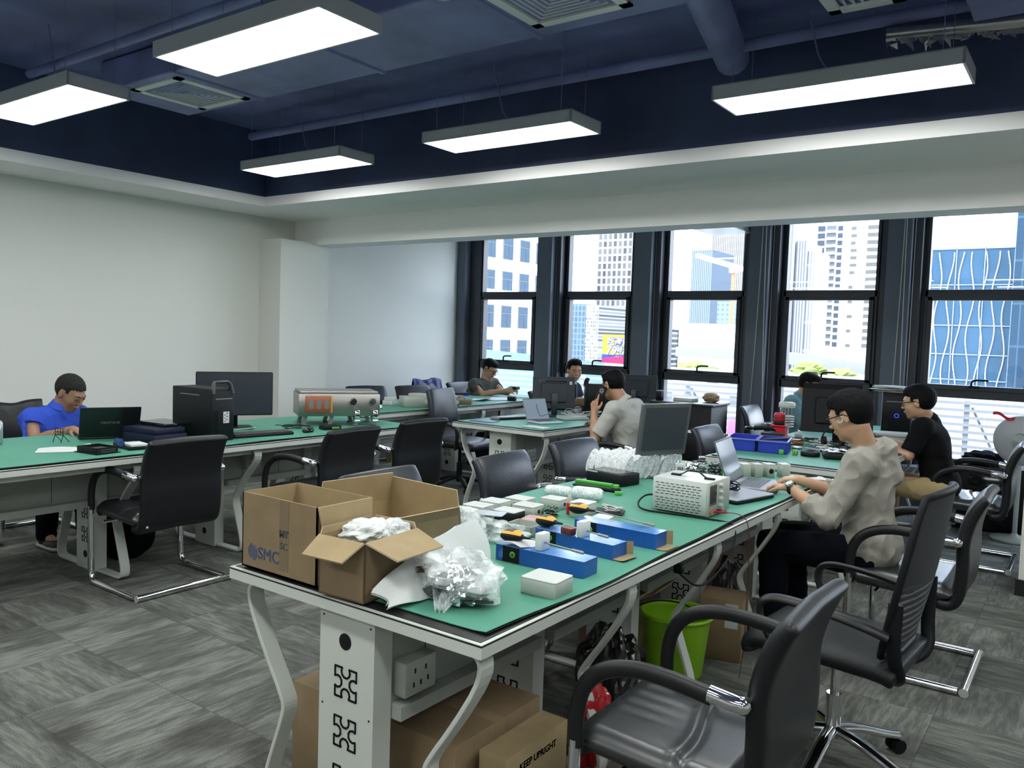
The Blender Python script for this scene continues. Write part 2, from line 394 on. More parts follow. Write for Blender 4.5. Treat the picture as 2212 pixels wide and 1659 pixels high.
# ---------------------------------------------------------------- the setting
YW = 8.8; XL = -7.2; XR = 3.2; YB = -3.4; ZS = 2.65; ZB = 2.387; ZC = 3.35; YBM = 5.86; YPF = 5.40; XP = -6.85; ZBAY = 2.80
struct('floor', MB().bb((XL - .2, YB - .2, -.12), (XR + .2, YW + .1, 0)), M['carpet'])
struct('ceiling', MB().bb((XL - .2, YB - .2, ZC), (XR + .2, YBM + .3, ZC + .1)), M['navy'])
struct('wall_left', MB().bb((XL - .2, YB - .2, 0), (XL, YW + .1, ZC)), M['wall'])
struct('wall_right', MB().bb((XR, YB - .2, 0), (XR + .2, YW + .1, ZC)), M['wall'])
struct('wall_back', MB().bb((XL, YB - .2, 0), (XR, YB, ZC)), M['wall'])
struct('trim_1', MB().bb((XL, YPF, 0), (XP, 6.04, ZB + .02)), M['wall'])                  # pillar by the left wall
struct('trim_2', MB().bb((-.32, YBM, 0), (.35, 6.45, ZB + .02)), M['wall'])               # pillar on the right
struct('baseboard_right', MB().bb((-.335, YBM - .015, 0), (.365, 6.465, .10)), M['black_trim'])
XI = -6.57; YI = 4.98
# white dropped border, its inner upstand, the beam and the ceiling over the window bay
m = MB()
m.bb((XL, YB, ZS), (XI, YBM, ZS + .09)); m.bb((XI, YI, ZS), (XR, YBM, ZS + .09))
struct('trim_3', m, M['soffit'])
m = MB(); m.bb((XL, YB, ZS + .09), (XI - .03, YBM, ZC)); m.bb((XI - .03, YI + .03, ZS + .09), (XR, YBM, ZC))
struct('trim_4', m, mat('navy_paint_shaded', (0.055, 0.072, 0.155), .65, var=.3, vscale=1.2))  # same navy paint as the ceiling, darkened to imitate shade by the corner
struct('trim_5', MB().bb((XL, YBM, ZB), (XR, YBM + .28, ZC + .05)), M['soffit'])
m = MB(); m.bb((XL, YBM + .28, ZBAY), (XR, YW + .1, ZBAY + .1))
struct('trim_6', m, M['gloss_white'])
m = MB(); m.box((-3.35, 8.3, ZBAY - .06), (.45, .8, .12))
struct('trim_7', m, M['gloss_white'])
struct('trim_8', MB().bb((XL + .01, YW - .26, 0), (XR, YW - .02, .34)).bb((XL + .01, YW - .30, .34), (XR, YW - .02, .37)), M['win_grey'])

# window wall: dark columns between five casements
PITCH_W = 1.365; X0 = -6.845
edges = [(X0 + i * PITCH_W, X0 + i * PITCH_W + .90) for i in range(8)]
m = MB(); m2 = MB()
cols = [(XL, edges[0][0])] + [(edges[i][1], edges[i + 1][0]) for i in range(7)]
k = 0
for ci, (a, b) in enumerate(cols):
    cm = MB(); wd = b - a
    if ci == 0:
        cm.bb((a, YW - .16, .0), (a + .14, YW + .05, ZBAY), mi=1); cm.bb((a + .14, YW - .05, .0), (b, YW + .05, ZBAY), mi=0)
    else:
        cm.bb((a, YW - .02, 0), (b, YW + .05, ZBAY), mi=0)
        cm.bb((a + .05, YW - .12, 0), (a + .12, YW, ZBAY), mi=0)
        cm.bb((a + .12, YW - .24, 0), (b - .13, YW, ZBAY), mi=1)
        cm.bb((b - .13, YW - .15, 0), (b - .05, YW, ZBAY), mi=0)
        cm.bb((b - .118, YW - .155, .9), (b - .112, YW - .145, ZBAY - .05), mi=2)  # thin bright strip standing in for the highlight along the column gap
    struct('trim_%d' % (9 + ci), cm, [M['win_dark'], M['win_grey'], M['alu']])
for i, (a, b) in enumerate(edges):
    wroot = tag(bpy.data.objects.new('window_%d' % (i + 1), None), kind='structure'); C.objects.link(wroot); wroot.location = (0, YW, 0)
    fm = MB()
    fm.bb((a - .03, -.05, 1.04), (b + .03, .05, 1.13)); fm.bb((a - .03, -.05, 2.0), (b + .03, .05, 2.07))
    fm.bb((a - .03, -.05, .36), (b + .03, .05, .46)); fm.bb((a - .02, -.05, .4), (a + .01, .05, ZBAY)); fm.bb((b - .01, -.05, .4), (b + .02, .05, ZBAY))
    struct('window_frame', fm, M['win_dark'], wroot, bevel=.004)
    sm_ = MB()
    for q in (((a + .01, -.075, 1.13), (a + .055, .02, 2.0)), ((b - .055, -.075, 1.13), (b - .01, .02, 2.0)), ((a + .01, -.075, 1.12), (b - .01, .02, 1.165)), ((a + .01, -.075, 1.965), (b - .01, .02, 2.01))): sm_.bb(*q)
    struct('window_sash', sm_, M['win_dark'], wroot, bevel=.003)
    pm = MB(); pm.bb((a, -.004, 2.06), (b, .004, ZBAY)); pm.bb((a + .04, -.004, 1.15), (b - .04, .004, 1.98)); pm.bb((a, -.004, .45), (b, .004, 1.05))
    struct('window_pane', pm, GLASS, wroot)
    c = (a + b) / 2
    hm = MB(); hm.rbox((c, -.085, 1.155), (.10, .03, .022), .008); hm.tube(smooth_path([(c - .02, -.095, 1.16), (c - .02, -.10, 1.205), (c + .01, -.105, 1.222), (c + .12, -.115, 1.222)]), .010, 8)
    struct('window_handle', hm, M['black'], wroot)

# roller blind chains hanging in loops down three columns
for (x, y, zt, zb, wv, lab) in ((-4.36, YW - .19, ZBAY, .82, .035, 'thin beaded blind chain hanging left of the third window from the left'),
                             (-2.93, YW - .27, ZBAY, .62, .07, 'beaded blind chain ending in a wide loop on the column right of the third window'),
                             (-1.57, YW - .27, ZBAY, .90, .035, 'beaded blind chain behind the papers, on the column left of the blue-building window')):
    cm = MB(); pts = []
    for i in range(15): t = i / 14; pts.append((x - wv * (.25 + .75 * t ** 1.5), y, zt + (zb + wv - zt) * t))
    pts += [(x - wv * math.cos(PI * i / 8), y, zb + wv - wv * math.sin(PI * i / 8)) for i in range(1, 8)]
    for i in range(15): t = 1 - i / 14; pts.append((x + wv * (.25 + .75 * t ** 1.5), y, zt + (zb + wv - zt) * t))
    cm.tube(pts, .0045, 6)
    obj('blind_chain', cm, mat('chain_white', (0.42, 0.41, 0.37), .4), label=lab, cat='blind chain')

# ---------------------------------------------------------------- ceiling fixtures
def ceiling_lamp(cx, cy, label, first=[]):
    if not first:
        t = thing('ceiling_lamp', label, 'ceiling light', (cx, cy, 2.79), 0, 'hanging panel lamps')
        L, W, Hh = 1.20, .36, .075
        f = MB(); f.bb((-L / 2, -W / 2, 0), (L / 2, -W / 2 + .012, Hh)); f.bb((-L / 2, W / 2 - .012, 0), (L / 2, W / 2, Hh)); f.bb((-L / 2, -W / 2, 0), (-L / 2 + .012, W / 2, Hh)); f.bb((L / 2 - .012, -W / 2, 0), (L / 2, W / 2, Hh)); f.bb((-L / 2, -W / 2, Hh - .006), (L / 2, W / 2, Hh))
        obj('lamp_housing', f, mat('lamp_housing_grey', (0.48, 0.50, 0.53), .4), t)
        obj('diffuser', MB().bb((-L / 2 + .012, -W / 2 + .012, .004), (L / 2 - .012, W / 2 - .012, .014)), DIFF, t)
        for sx in (-.5, .5):
            for sy in (-.14, .14): obj('hanging_wire', MB().tube([(sx, sy, Hh), (sx, sy, ZC - 2.79)], .002, 5), M['duct'], t)
        obj('power_cable', MB().tube(smooth_path([(.12, .1, Hh), (.10, .12, Hh + .05), (-.02, .12, Hh + .03), (-.12, .1, Hh + .12), (-.16, .1, .35), (-.22, .1, ZC - 2.79)], 2), .005, 6), M['duct'], t)
        first.append(t); return t
    return dup(first[0], (cx, cy, 2.79), 0, label)
LMP = [(-3.22, 2.41, 'largest lit panel lamp, hanging left of centre over the room'), (-5.27, 2.41, 'lit panel lamp cut by the left edge of the photo'), (-3.25, 4.38, 'middle lamp of the far row of three lit panel lamps'),
       (-5.27, 4.38, 'lit panel lamp hanging nearest the white ceiling corner'), (-1.17, 4.38, 'long lit panel lamp hanging on the right near the torn foil'), (-1.17, 2.41, 'lit panel lamp overhead on the right, outside the view')]
LMP += [(x, y, 'lit panel lamp outside the view, %s row behind, %s' % (r_, c_)) for y, r_ in ((.44, 'first'), (-1.53, 'second')) for x, c_ in ((-5.27, 'by the left wall'), (-3.22, 'second from the left wall'), (-1.17, 'left of the camera'), (.9, 'right of the camera'))] + [(.9, 2.41, 'lit panel lamp outside the view to the right, near row'), (.9, 4.38, 'lit panel lamp outside the view to the right, far row')]
for a in LMP: ceiling_lamp(*a)

def vent(cx, cy, z, label, n=7, s=.57, cross=True):
    t = thing('ceiling_vent', label, 'air vent', (cx, cy, z), 0, 'white ceiling vents')
    h = s / 2; f = MB(); wdt = .055
    for q in (((-h, -h, 0), (h, -h + wdt, .015)), ((-h, h - wdt, 0), (h, h, .015)), ((-h, -h, 0), (-h + wdt, h, .015)), ((h - wdt, -h, 0), (h, h, .015))): f.bb(*q)
    obj('vent_frame', f, mat('vent_white', (.88, .89, .90), .4), t)
    b = MB(); b.bb((-h + .02, -h + .02, .05), (h - .02, h - .02, .30)); obj('duct_box', b, M['duct'], t)
    sl = MB(); hi = h - wdt
    if cross:
        for k in range(n):
            r0 = hi * (1 - k / n); r1 = r0 - hi / n * .75
            for q in range(4):
                a = q * PI / 2
                def rt(x, y, zz): return (x * math.cos(a) - y * math.sin(a), x * math.sin(a) + y * math.cos(a), zz)
                sl.add([rt(-r0, r0, .002), rt(r0, r0, .002), rt(r1, r1, .04), rt(-r1, r1, .04)], [(0, 1, 2, 3), (3, 2, 1, 0)])
    else:
        for k in range(n):
            x = -hi + 2 * hi * (k + .5) / n; sl.box((x, 0, .02), (.05, 2 * hi, .004), (0, R(40), 0))
    obj('vent_slats', sl, MATS['vent_white'], t)
    return t
vent(-3.29 * 1.62, 2.10 * 1.62, 3.12, 'square white ceiling vent between the two left lamps')
vent(-1.38 * 1.62, 2.06 * 1.62, 3.12, 'large square white ceiling vent cut by the top edge')
vent(-.62 * 1.62, 2.50 * 1.62, 3.12, 'small white louvred ceiling vent at the top right', 6, .34, False)
# ducts and pipes painted like the ceiling
for (a, b, lab) in (((-6.2, 1.1, 3.08), (2.0, 1.55, 3.34), 'wide navy painted ceiling duct nearest the camera'), ((-5.9, 3.05, 3.13), (-1.0, 3.75, 3.34), 'broad flat navy duct the square vents open from'), ((-.6, -.5, 3.1), (-.1, 4.6, 3.34), 'navy duct running towards the windows at the top right')):
    d = MB().bb(a, b)
    x = a[0] + .9
    if b[0] - a[0] > 2:
        while x < b[0]: d.bb((x, a[1] - .015, a[2] - .012), (x + .04, b[1] + .015, b[2])); x += 1.2
    obj('ceiling_duct', d, M['duct'], label=lab, cat='duct', bevel=.01)
for (p, q, r, lab) in (((-6.3, 4.62, 3.2), (3, 4.62, 3.2), .035, 'dark pipe along the far side of the navy ceiling'), ((-6.3, 2.75, 3.24), (3, 2.75, 3.24), .03, 'dark pipe crossing the middle of the navy ceiling'), ((-1.15, 1.6, 3.2), (-1.9, 4.8, 3.2), .10, 'round dark duct slanting above the right lamp')):
    obj('ceiling_pipe', MB().cyl(p, q, r, 14), M['duct'], label=lab, cat='pipe')
t = thing('smoke_detector', 'white round smoke detector beside the nearest lamp', 'smoke detector', (-2.62, 2.98, 3.08))
obj('detector_body', MB().lathe([(.0, 0), (.045, .002), (.05, .02), (.05, .03), (.035, .035)], n=20), M['white'], t); obj('detector_base', MB().cyl((0, 0, .03), (0, 0, .25), .02, 10), M['duct'], t)
foil = MB(); random.seed(3)
for i in range(46):
    u = i / 45; x = -.05 - .95 * (1 - u); y = 4.60 + .22 * u
    a = random.uniform(-1.2, 1.2); l = random.uniform(.02, .075); z = 3.08 + random.uniform(-.02, .02)
    foil.add([(x, y, z), (x + .035, y + .01, z + .01), (x + .03 + l * math.sin(a), y + random.uniform(-.03, .03), z - l * abs(math.cos(a))), (x + .01, y, z - .025)], [(0, 1, 2, 3)])
foil.tube([(-1.0, 4.62, 3.12), (-.5, 4.7, 3.11), (.1, 4.84, 3.12)], .035, 10)
obj('insulated_pipe', foil, M['alu'], label='torn silver foil insulation hanging behind the right lamp', cat='pipe')
# ---------------------------------------------------------------- pad: a cushion following a path in the x-z plane
def pad(mb, path, w, t, e=.45, n=20, mi=None, wf=None, tf=None, bow=0, even=False):
    pts = [Vector((p[0], 0, p[1])) for p in path]; m = len(pts); rings = []
    for i, p in enumerate(pts):
        d = (pts[min(i + 1, m - 1)] - pts[max(i - 1, 0)]).normalized(); nn = Vector((-d.z, 0, d.x)); s = i / (m - 1)
        k = min(1, math.sin(PI * min(max(s, .0), 1)) * 6) ** .5 if 0 < s < 1 else .25
        ww = w * (wf(s) if wf else 1) * (1 if k == 1 else .90 + .10 * k); tt = t * (tf(s) if tf else 1) * k
        ring = []
        for q in range(n):
            a = 2 * PI * q / n; ca, sa = math.cos(a), math.sin(a)
            yy = ww * math.copysign(abs(ca) ** e, ca); hh = tt * math.copysign(abs(sa) ** (e + .3), sa)
            if even:
                h2 = n // 2; qq = q % h2; sgn = 1 if q < h2 else -1; c2 = math.cos(PI * (qq + .5) / h2); c2 = 1 - 2 * (qq + .5) / h2 if abs(1 - 2 * (qq + .5) / h2) < .9 else c2
                yy = ww * c2 * sgn; hh = tt * sgn * max(0, 1 - abs(c2) ** 9) ** .5
            ring.append(p + nn * (hh + bow * (yy / w) ** 2) + Vector((0, yy, 0)))
        rings.append(ring)
    vs = [q for r_ in rings for q in r_]; fs = []
    for i in range(m - 1):
        for k in range(n): j = (k + 1) % n; fs.append((i * n + k, (i + 1) * n + k, (i + 1) * n + j, i * n + j))
    fs += [tuple(range(n)), tuple(range((m - 1) * n, m * n))[::-1]]
    return mb.add(vs, fs, True, mi)
def dense(path, k=3): return [(p.x, p.y) for p in smooth_path([(a, b, 0) for a, b in path], k)]

def crease(mb):
    """worn folds across the middle of the seat"""
    o = []
    for v in mb.v:
        x, y, z = v
        if z > .44 and abs(y) < .235:
            c = x - .02 + .03 * math.sin(y * 9)
            z += -.009 * math.exp(-(c / .010) ** 2) + .006 * math.exp(-((c - .022) / .012) ** 2) - .010 * math.exp(-(x / .13) ** 2 - (y / .15) ** 2)
            for k in (-.09, -.03, .03, .09): z -= .0035 * math.exp(-((y - k - .1 * (x - .1)) / .012) ** 2) * max(0, min(1, (x - .03) * 9))
        o.append((x, y, z))
    mb.v = o
def build_armchair(label, loc, rot, lm, sm):
    t = thing('armchair', label, 'chair', loc, rot, 'leather cantilever armchairs')
    W = .255
    f = MB()
    fr = MB(); path = [(.262, .45), (.264, .25), (.262, .10), (.255, .045), (.225, .020), (.15, .0165), (-.21, .0165)]
    for s in (-1, 1): obj('frame_tube', MB().tube([(x, s * .28, z) for x, z in dense(path, 2)], .0165, 12), M['chrome'], t)
    obj('floor_bar', MB().cyl((-.235, -.288, .0185), (-.235, .288, .0185), .0185, 14).cyl((-.235, -.292, .0185), (-.235, -.288, .0185), .020, 14, mi=1).cyl((-.235, .288, .0185), (-.235, .292, .0185), .020, 14, mi=1), [M['chrome'], M['offwhite']], t)
    obj('seat_bar', MB().cyl((.15, -.27, .375), (.15, .27, .375), .010, 10), M['chrome'], t)
    sp = [(.262, .385), (.270, .41), (.255, .430)] + [(.24 - .0085 * i, .432 - .00035 * i) for i in range(44)] + [(-.15, .415), (-.17, .43)]
    seat = MB(); pad(seat, sp, W, .046, .28, n=72, even=True); crease(seat); obj('seat', seat, M['seat_leather'], t)
    b = dense([(-.10, .385), (-.15, .375), (-.175, .42), (-.185, .55), (-.178, .66), (-.20, .76), (-.235, .835), (-.262, .868)], 2)
    bk = MB(); pad(bk, b, W * .97, .030, .22, wf=lambda s: 1 - .03 * s, tf=lambda s: 1.0 if s < .75 else 1 - .35 * (s - .75) * 4, bow=.012)
    bo = obj('backrest', bk, [lm], t)
    # piping along both faces of the backrest
    for s in (-1, 1):
        a = dense([(.262, .43), (.264, .52), (.245, .60), (.19, .655), (.10, .681), (.0, .680), (-.10, .667)], 2)
        ar = obj('armrest', MB().tube([(x, s * .278, z) for x, z in a], .0195, 12, flat=(.9, 1.15)), M['arm'], t)
        obj('arm_tip', MB().tube([(-.095, s * .278, .673), (-.15, s * .275, .665), (-.172, s * .268, .662)], [.0215, .022, .019], 12).ball((-.172, s * .268, .662), .022, 12).cyl((-.17, s * .268, .662), (-.175, s * .235, .660), .012, 10), M['chrome'], ar)
    obj('care_tag', MB().box((-.2, .21, .40), (.003, .012, .03)), M['white'], t)
    return t
ARM = {}
def armchair(x, y, deg, label, kind='near'):
    if kind not in ARM:
        lm = M['leather'] if kind == 'near' else mat('blue_black_leather', (0.012, 0.016, 0.025), 0.36, spec=.6, bump=.2, bscale=70)  # far chairs: blue of window reflections put into the black leather's colour
        ARM[kind] = build_armchair(label, (x, y, 0), R(deg), lm, None); return ARM[kind]
    return dup(ARM[kind], (x, y, 0), R(deg), label)
armchair(-.79, 2.08, 180, 'big black leather armchair in the bottom right foreground')
armchair(-.62, 4.24, 180, 'black leather armchair under the man in the grey windbreaker')
armchair(-.64, 6.62, 180, 'black leather armchair under the man in the black polo')
armchair(-4.335, 2.61, 180, 'black leather armchair with chrome runners in front of the left desk')
armchair(-4.10, 3.62, 183, 'black armchair facing the steel enclosure, behind the empty open carton')
armchair(-4.18, 4.40, 178, 'black armchair at the far end of the left desk, its arm touching its neighbour')
armchair(-2.36, 2.63, 0, 'dark armchair half hidden behind the three open cartons', 'far')
armchair(-2.29, 3.47, 2, 'blue-black armchair behind the small white boxes, with a chrome arm tip', 'far')
armchair(-2.34, 4.26, -3, 'blue-black armchair beside the bubble-wrapped stack', 'far')
armchair(-2.10, 5.78, 0, 'blue-black armchair left of the long blue parts bins', 'far')
armchair(-6.46, 6.40, -20, 'blue-black armchair against the wall behind the steel enclosure', 'far')
armchair(-6.26, 7.00, -12, 'black armchair by the wall behind the grey junction boxes')
armchair(-2.98, 5.80, 180, 'black armchair under the man phoning in the white shirt')
armchair(-6.02, 2.62, 0, 'armchair draped with a black jacket behind the man in the blue polo')
armchair(-6.50, 7.56, 0, 'armchair with a bright blue jacket over its back near the first window')
armchair(-6.44, 8.13, 0, 'armchair of the man in the grey T-shirt by the first window')
armchair(-4.98, 7.85, 0, 'armchair of the man in the navy shirt')
armchair(-2.60, 8.12, 0, 'armchair of the man in the teal shirt, behind the weather sensor', 'far')

# swivel chairs
def star_base(t, r, m, z0=.045, leg_r=.02, cast=True, a0=0):
    for k in range(5):
        a = 2 * PI * k / 5 + a0; c, s = math.cos(a), math.sin(a)
        lg = obj('base_leg', MB().tube(smooth_path([(c * .02, s * .02, z0 + .075), (c * r * .4, s * r * .4, z0 + .065), (c * r * .8, s * r * .8, z0 + .03), (c * r, s * r, z0 + .018)], 2), leg_r, 10, flat=(.8, 1.25)), m, t)
        if cast:
            cm = MB()
            for q in (-1, 1): cm.cyl((c * r - s * q * .008, s * r + c * q * .008, .026), (c * r - s * q * .026, s * r + c * q * .026, .026), .026, 14)
            cm.rbox((c * r, s * r, .045), (.03, .03, .03), .01)
            obj('caster', cm, M['black'], lg)
t = thing('swivel_chair', 'high-backed blue-black swivel chair on a black wheeled base beside the middle back desk', 'office chair', (-4.92, 6.02, 0), R(8), 'swivel office chairs')
star_base(t, .28, M['black'], a0=.5)
obj('gas_lift', MB().cyl((0, 0, .08), (0, 0, .26), .028, 14).cyl((0, 0, .25), (0, 0, .40), .016, 12), M['black'], t)
s = MB(); pad(s, dense([(.24, .41), (.24, .45), (0, .46), (-.18, .45)], 2), .25, .045, .4); obj('seat', s, M['leather'], t)
s = MB(); pad(s, dense([(-.17, .42), (-.2, .55), (-.19, .7), (-.215, .85), (-.25, .955)], 3), .235, .045, .5, wf=lambda q: 1 - .12 * max(0, q - .6)); obj('backrest', s, MATS['blue_black_leather'], t)
for q in (-1, 1): obj('armrest', MB().tube(smooth_path([(.1, q * .25, .42), (.14, q * .28, .55), (.12, q * .28, .65), (-.12, q * .28, .66), (-.2, q * .24, .6)], 2), .017, 10), M['arm'], t)

t = thing('swivel_chair', 'black mesh-back swivel chair with slotted back and chrome star base behind the seated man', 'office chair', (-.70, 3.03, 0), R(176), 'swivel office chairs')
star_base(t, .285, M['chrome'], leg_r=.021, a0=.35)
obj('gas_lift', MB().cyl((0, 0, .09), (0, 0, .25), .027, 16).cyl((0, 0, .24), (0, 0, .37), .0155, 12), M['chrome'], t)
s = MB(); s.rbox((0, 0, .38), (.2, .16, .03), .02); obj('seat_plate', s, M['black'], t)
s = MB(); pad(s, dense([(.235, .40), (.245, .435), (.18, .455), (-.02, .45), (-.2, .445), (-.25, .43)], 2), .24, .04, .42); obj('seat', s, M['leather_side'], t)
# curved back: outer frame and mesh with slots
fr = []
def bp(u, v):   # u across -1..1, v up 0..1
    wv = .205 + .035 * math.sin(PI * min(1, v * 1.1)); z = .50 + .53 * v; x = -.225 - .03 * math.sin(PI * v * 1.0) - .10 * v * v + .035 * u * u
    return Vector((x - .01, u * wv * (1 - .10 * max(0, v - .85) * 6), z))
rim = [bp(-1, i / 12) for i in range(13)] + [bp(-1 + i / 5, 1) + Vector((0, 0, .012 * math.sin(PI * i / 10))) for i in range(1, 10)] + [bp(1, 1 - i / 12) for i in range(13)]
s = MB().tube(rim + [bp(.4, -.02), bp(-.4, -.02)], .013, 8, closed=True); obj('back_frame', s, M['black'], t)
s = MB(); s.grid(lambda a, b: bp(a * 1.96 - .98, .45 + .54 * b), 16, 16, thick=.006)
for k in range(9):
    v0 = .03 + k * .048
    s.grid(lambda a, b: bp(a * 1.96 - .98, v0 + .030 * b + .03 * (2 * a - 1) ** 2 * 0), 16, 1, thick=.006)
obj('mesh_back', s, mat('woven_mesh', (0.014, 0.015, 0.017), .65, bump=.8, bscale=300), t)
for q in (-1, 1):
    obj('back_support', MB().tube(smooth_path([bp(q * .95, .35), Vector((-.24, q * .23, .52)), Vector((-.26, q * .18, .42)), Vector((-.19, q * .10, .385)), Vector((-.06, q * .06, .38))], 2), .018, 8, flat=(.7, 1.3)), M['black'], t)
    obj('armrest', MB().tube(smooth_path([(.06, q * .25, .40), (.13, q * .285, .47), (.185, q * .29, .58), (.16, q * .29, .635), (.05, q * .29, .64), (-.14, q * .285, .615), (-.23, q * .25, .58)], 3), .015, 10, flat=(.75, 1.35)), M['arm'], t)

# ---------------------------------------------------------------- desks
def puzzle(mb, cx, cz, s, y, mi=1):
    """outline of a four-knobbed jigsaw piece, broken at the middle of each corner"""
    h = s / 2; k = s * .16
    for q in range(4):
        a = q * PI / 2; pts = [(-h, h * .80), (-h, h), (-k, h)] + [(k * 1.25 * math.cos(R(v)), h - k * .75 + k * 1.25 * math.sin(R(v))) for v in (148, 180, 215, 250, 290, 325, 360, 392)] + [(k, h), (h * .86, h)]
        pts = [(x * math.cos(a) - z * math.sin(a), x * math.sin(a) + z * math.cos(a)) for x, z in pts]
        for (x0, z0), (x1, z1) in zip(pts[:-1], pts[1:]):
            L = math.hypot(x1 - x0, z1 - z0)
            if L < 1e-5: continue
            ang = math.atan2(z1 - z0, x1 - x0)
            mb.box((cx + (x0 + x1) / 2, y, cz + (z0 + z1) / 2), (L + .003, .002, .0056), (0, -ang, 0), mi)
def leg_profile(s, w):
    return [(s * p[0], p[1]) for p in dense([(.20, .706), (.34, .706), (w, .703), (w + .012, .64), (.385, .50), (.298, .375), (.285, .34), (.305, .28), (.365, .12), (.382, .055), (.365, .012), (.30, .010), (.10, .010)], 2)]
def desk(label, cx, hw, y0, y1, legs, group='double workbenches', tray=True, sockets=()):
    t = thing('desk', label, 'desk', (cx, y0, 0), 0, group); L = y1 - y0
    m = MB(); m.bb((-hw, 0, .712), (hw, L, .741), mi=0); m.bb((-hw + .001, .001, .741), (hw - .001, L - .001, .7465), mi=1); m.bb((-hw, 0, .7465), (hw, L, .7485), mi=0); m.bb((-hw + .012, .012, .7484), (hw - .012, L - .012, .7500), mi=1)
    obj('tabletop', m, [M['desk_white'], M['rubber']], t)
    for k, yl in enumerate(legs):
        y = yl - y0
        for s in (-1, 1):
            b = MB().band(leg_profile(s, hw - .045), .055, .014); b.v = [(v[0], v[1] + y, v[2]) for v in b.v]
            obj('leg', b, M['desk_white'], t, bevel=.003)
        c = MB(); c.bb((-.115, y - .035, .0), (.105, y + .035, .712), mi=0)
        for zz in (.50, .355, .21): puzzle(c, -.005, zz, .086, y - .0362)
        c.cyl((-.01, y - .0366, .62), (-.01, y - .034, .62), .024, 20, mi=1); c.cyl((-.01, y - .0366, .09), (-.01, y - .034, .09), .022, 20, mi=1)
        for sx in (-.10, .09):
            for zz in (.68, .42): c.cyl((sx, y - .0366, zz), (sx, y - .034, zz), .003, 8, mi=1)
        obj('cable_column', c, [M['desk_white'], M['black']], t)
    ys = [l - y0 for l in legs]
    for a, b in zip(ys[:-1], ys[1:]):
        p = MB(); p.bb((-.10, a + .04, .44), (-.088, b - .04, .71)); p.bb((.078, a + .04, .44), (.09, b - .04, .71)); p.bb((-.15, a + .04, .405), (.14, b - .04, .445)); 
        p.bb((.0895, a + .19, .45), (.0905, a + .193, .71), mi=1); p.bb((.0895, a + .5, .45), (.0905, a + .503, .71), mi=1)
        obj('cable_tray', p, [M['desk_grey'], M['black']], t)
        
        for q in (-1, 1): obj('under_rail', MB().bb((q * (hw - .075), a + .02, .672), (q * (hw - .095), b - .02, .710)), M['desk_white'], t)
    for (y, z) in sockets:
        q = MB(); q.rbox((.115, y - y0, z), (.05, .13, .10), .004)
        for (dy, dz) in ((-.025, .02), (.02, .02), (-.03, -.02), (.0, -.02), (.03, -.015)): q.box((.1405, y - y0 + dy, z + dz), (.001, .006, .014), mi=1)
        obj('socket_box', q, [M['offwhite'], M['black']], t)
    return t
desk('nearest double workbench under the open cartons and blue boxes', -1.665, .50, 1.53, 4.76, [1.60, 2.39, 3.14, 3.90, 4.68], sockets=((1.72, .515), (2.62, .53)))
desk('left double workbench where the man in the blue polo sits', -4.90, .555, .10, 4.86, [.18, .94, 1.71, 2.49, 3.30, 4.06, 4.78], sockets=((2.78, .56), (3.55, .56)))
desk('middle back workbench with the small white laptop and cable tangle', -3.94, .465, 5.28, 8.30, [5.38, 6.12, 6.90, 7.66, 8.20], sockets=((5.60, .50),))
desk('far left workbench by the wall with grey junction boxes and blue folders', -5.70, .49, 5.20, 8.45, [5.28, 6.05, 6.80, 7.60, 8.36])
desk('right back workbench carrying the blue parts bins and red lidar', -1.565, .50, 5.09, 8.30, [5.17, 5.95, 6.72, 7.50, 8.20], sockets=((5.45, .50),))
def mat_sheet(label, x0, x1, y0, y1, seed, amp=.010):
    rs = random.Random(seed); ph = [rs.uniform(0, 6) for _ in range(8)]
    def wob(s, k): return amp * (math.sin(s * 3.1 + ph[k]) + .6 * math.sin(s * 7.3 + ph[k + 1]))
    def f(u, v):
        x = x0 + (x1 - x0) * u; y = y0 + (y1 - y0) * v
        x += wob(y, 0) * (abs(2 * u - 1)) ** 6; y += wob(x, 2) * .6 * abs(2 * v - 1) ** 6
        e = max(abs(2 * u - 1), 0); z = .7535 + (.002 + .003 * abs(math.sin(y * 2.7 + ph[4]))) * (e ** 14)
        return (x, y, z)
    m = MB(); m.grid(f, 24, 60, thick=-.0018, mi=0); b = MB(); 
    m.grid(lambda u, v: (lambda p: (p[0] + (.004 if u > .5 else -.004) * abs(2 * u - 1) ** 20, p[1], p[2] - .0022))(f(u, v)), 24, 60, thick=.0010, mi=1)
    return obj('desk_mat', m, [M['green'], M['rubber']], label=label, cat='desk mat', group='green bench mats')
mat_sheet('green rubber mat under the white boxes and the power supply on the nearest bench', -2.155, -1.185, 1.585, 4.72, 1)
mat_sheet('green rubber mat on the left bench under the laptop and tower computer', -5.44, -4.365, .12, 4.84, 2)
mat_sheet('green rubber mat on the middle back bench under the small white laptop', -4.385, -3.49, 5.33, 8.28, 3)
mat_sheet('green rubber mat on the far left bench under the grey junction boxes', -6.17, -5.22, 5.23, 8.42, 4)
mat_sheet('green rubber mat under the blue bins on the right back bench', -2.04, -1.09, 5.12, 8.27, 5)
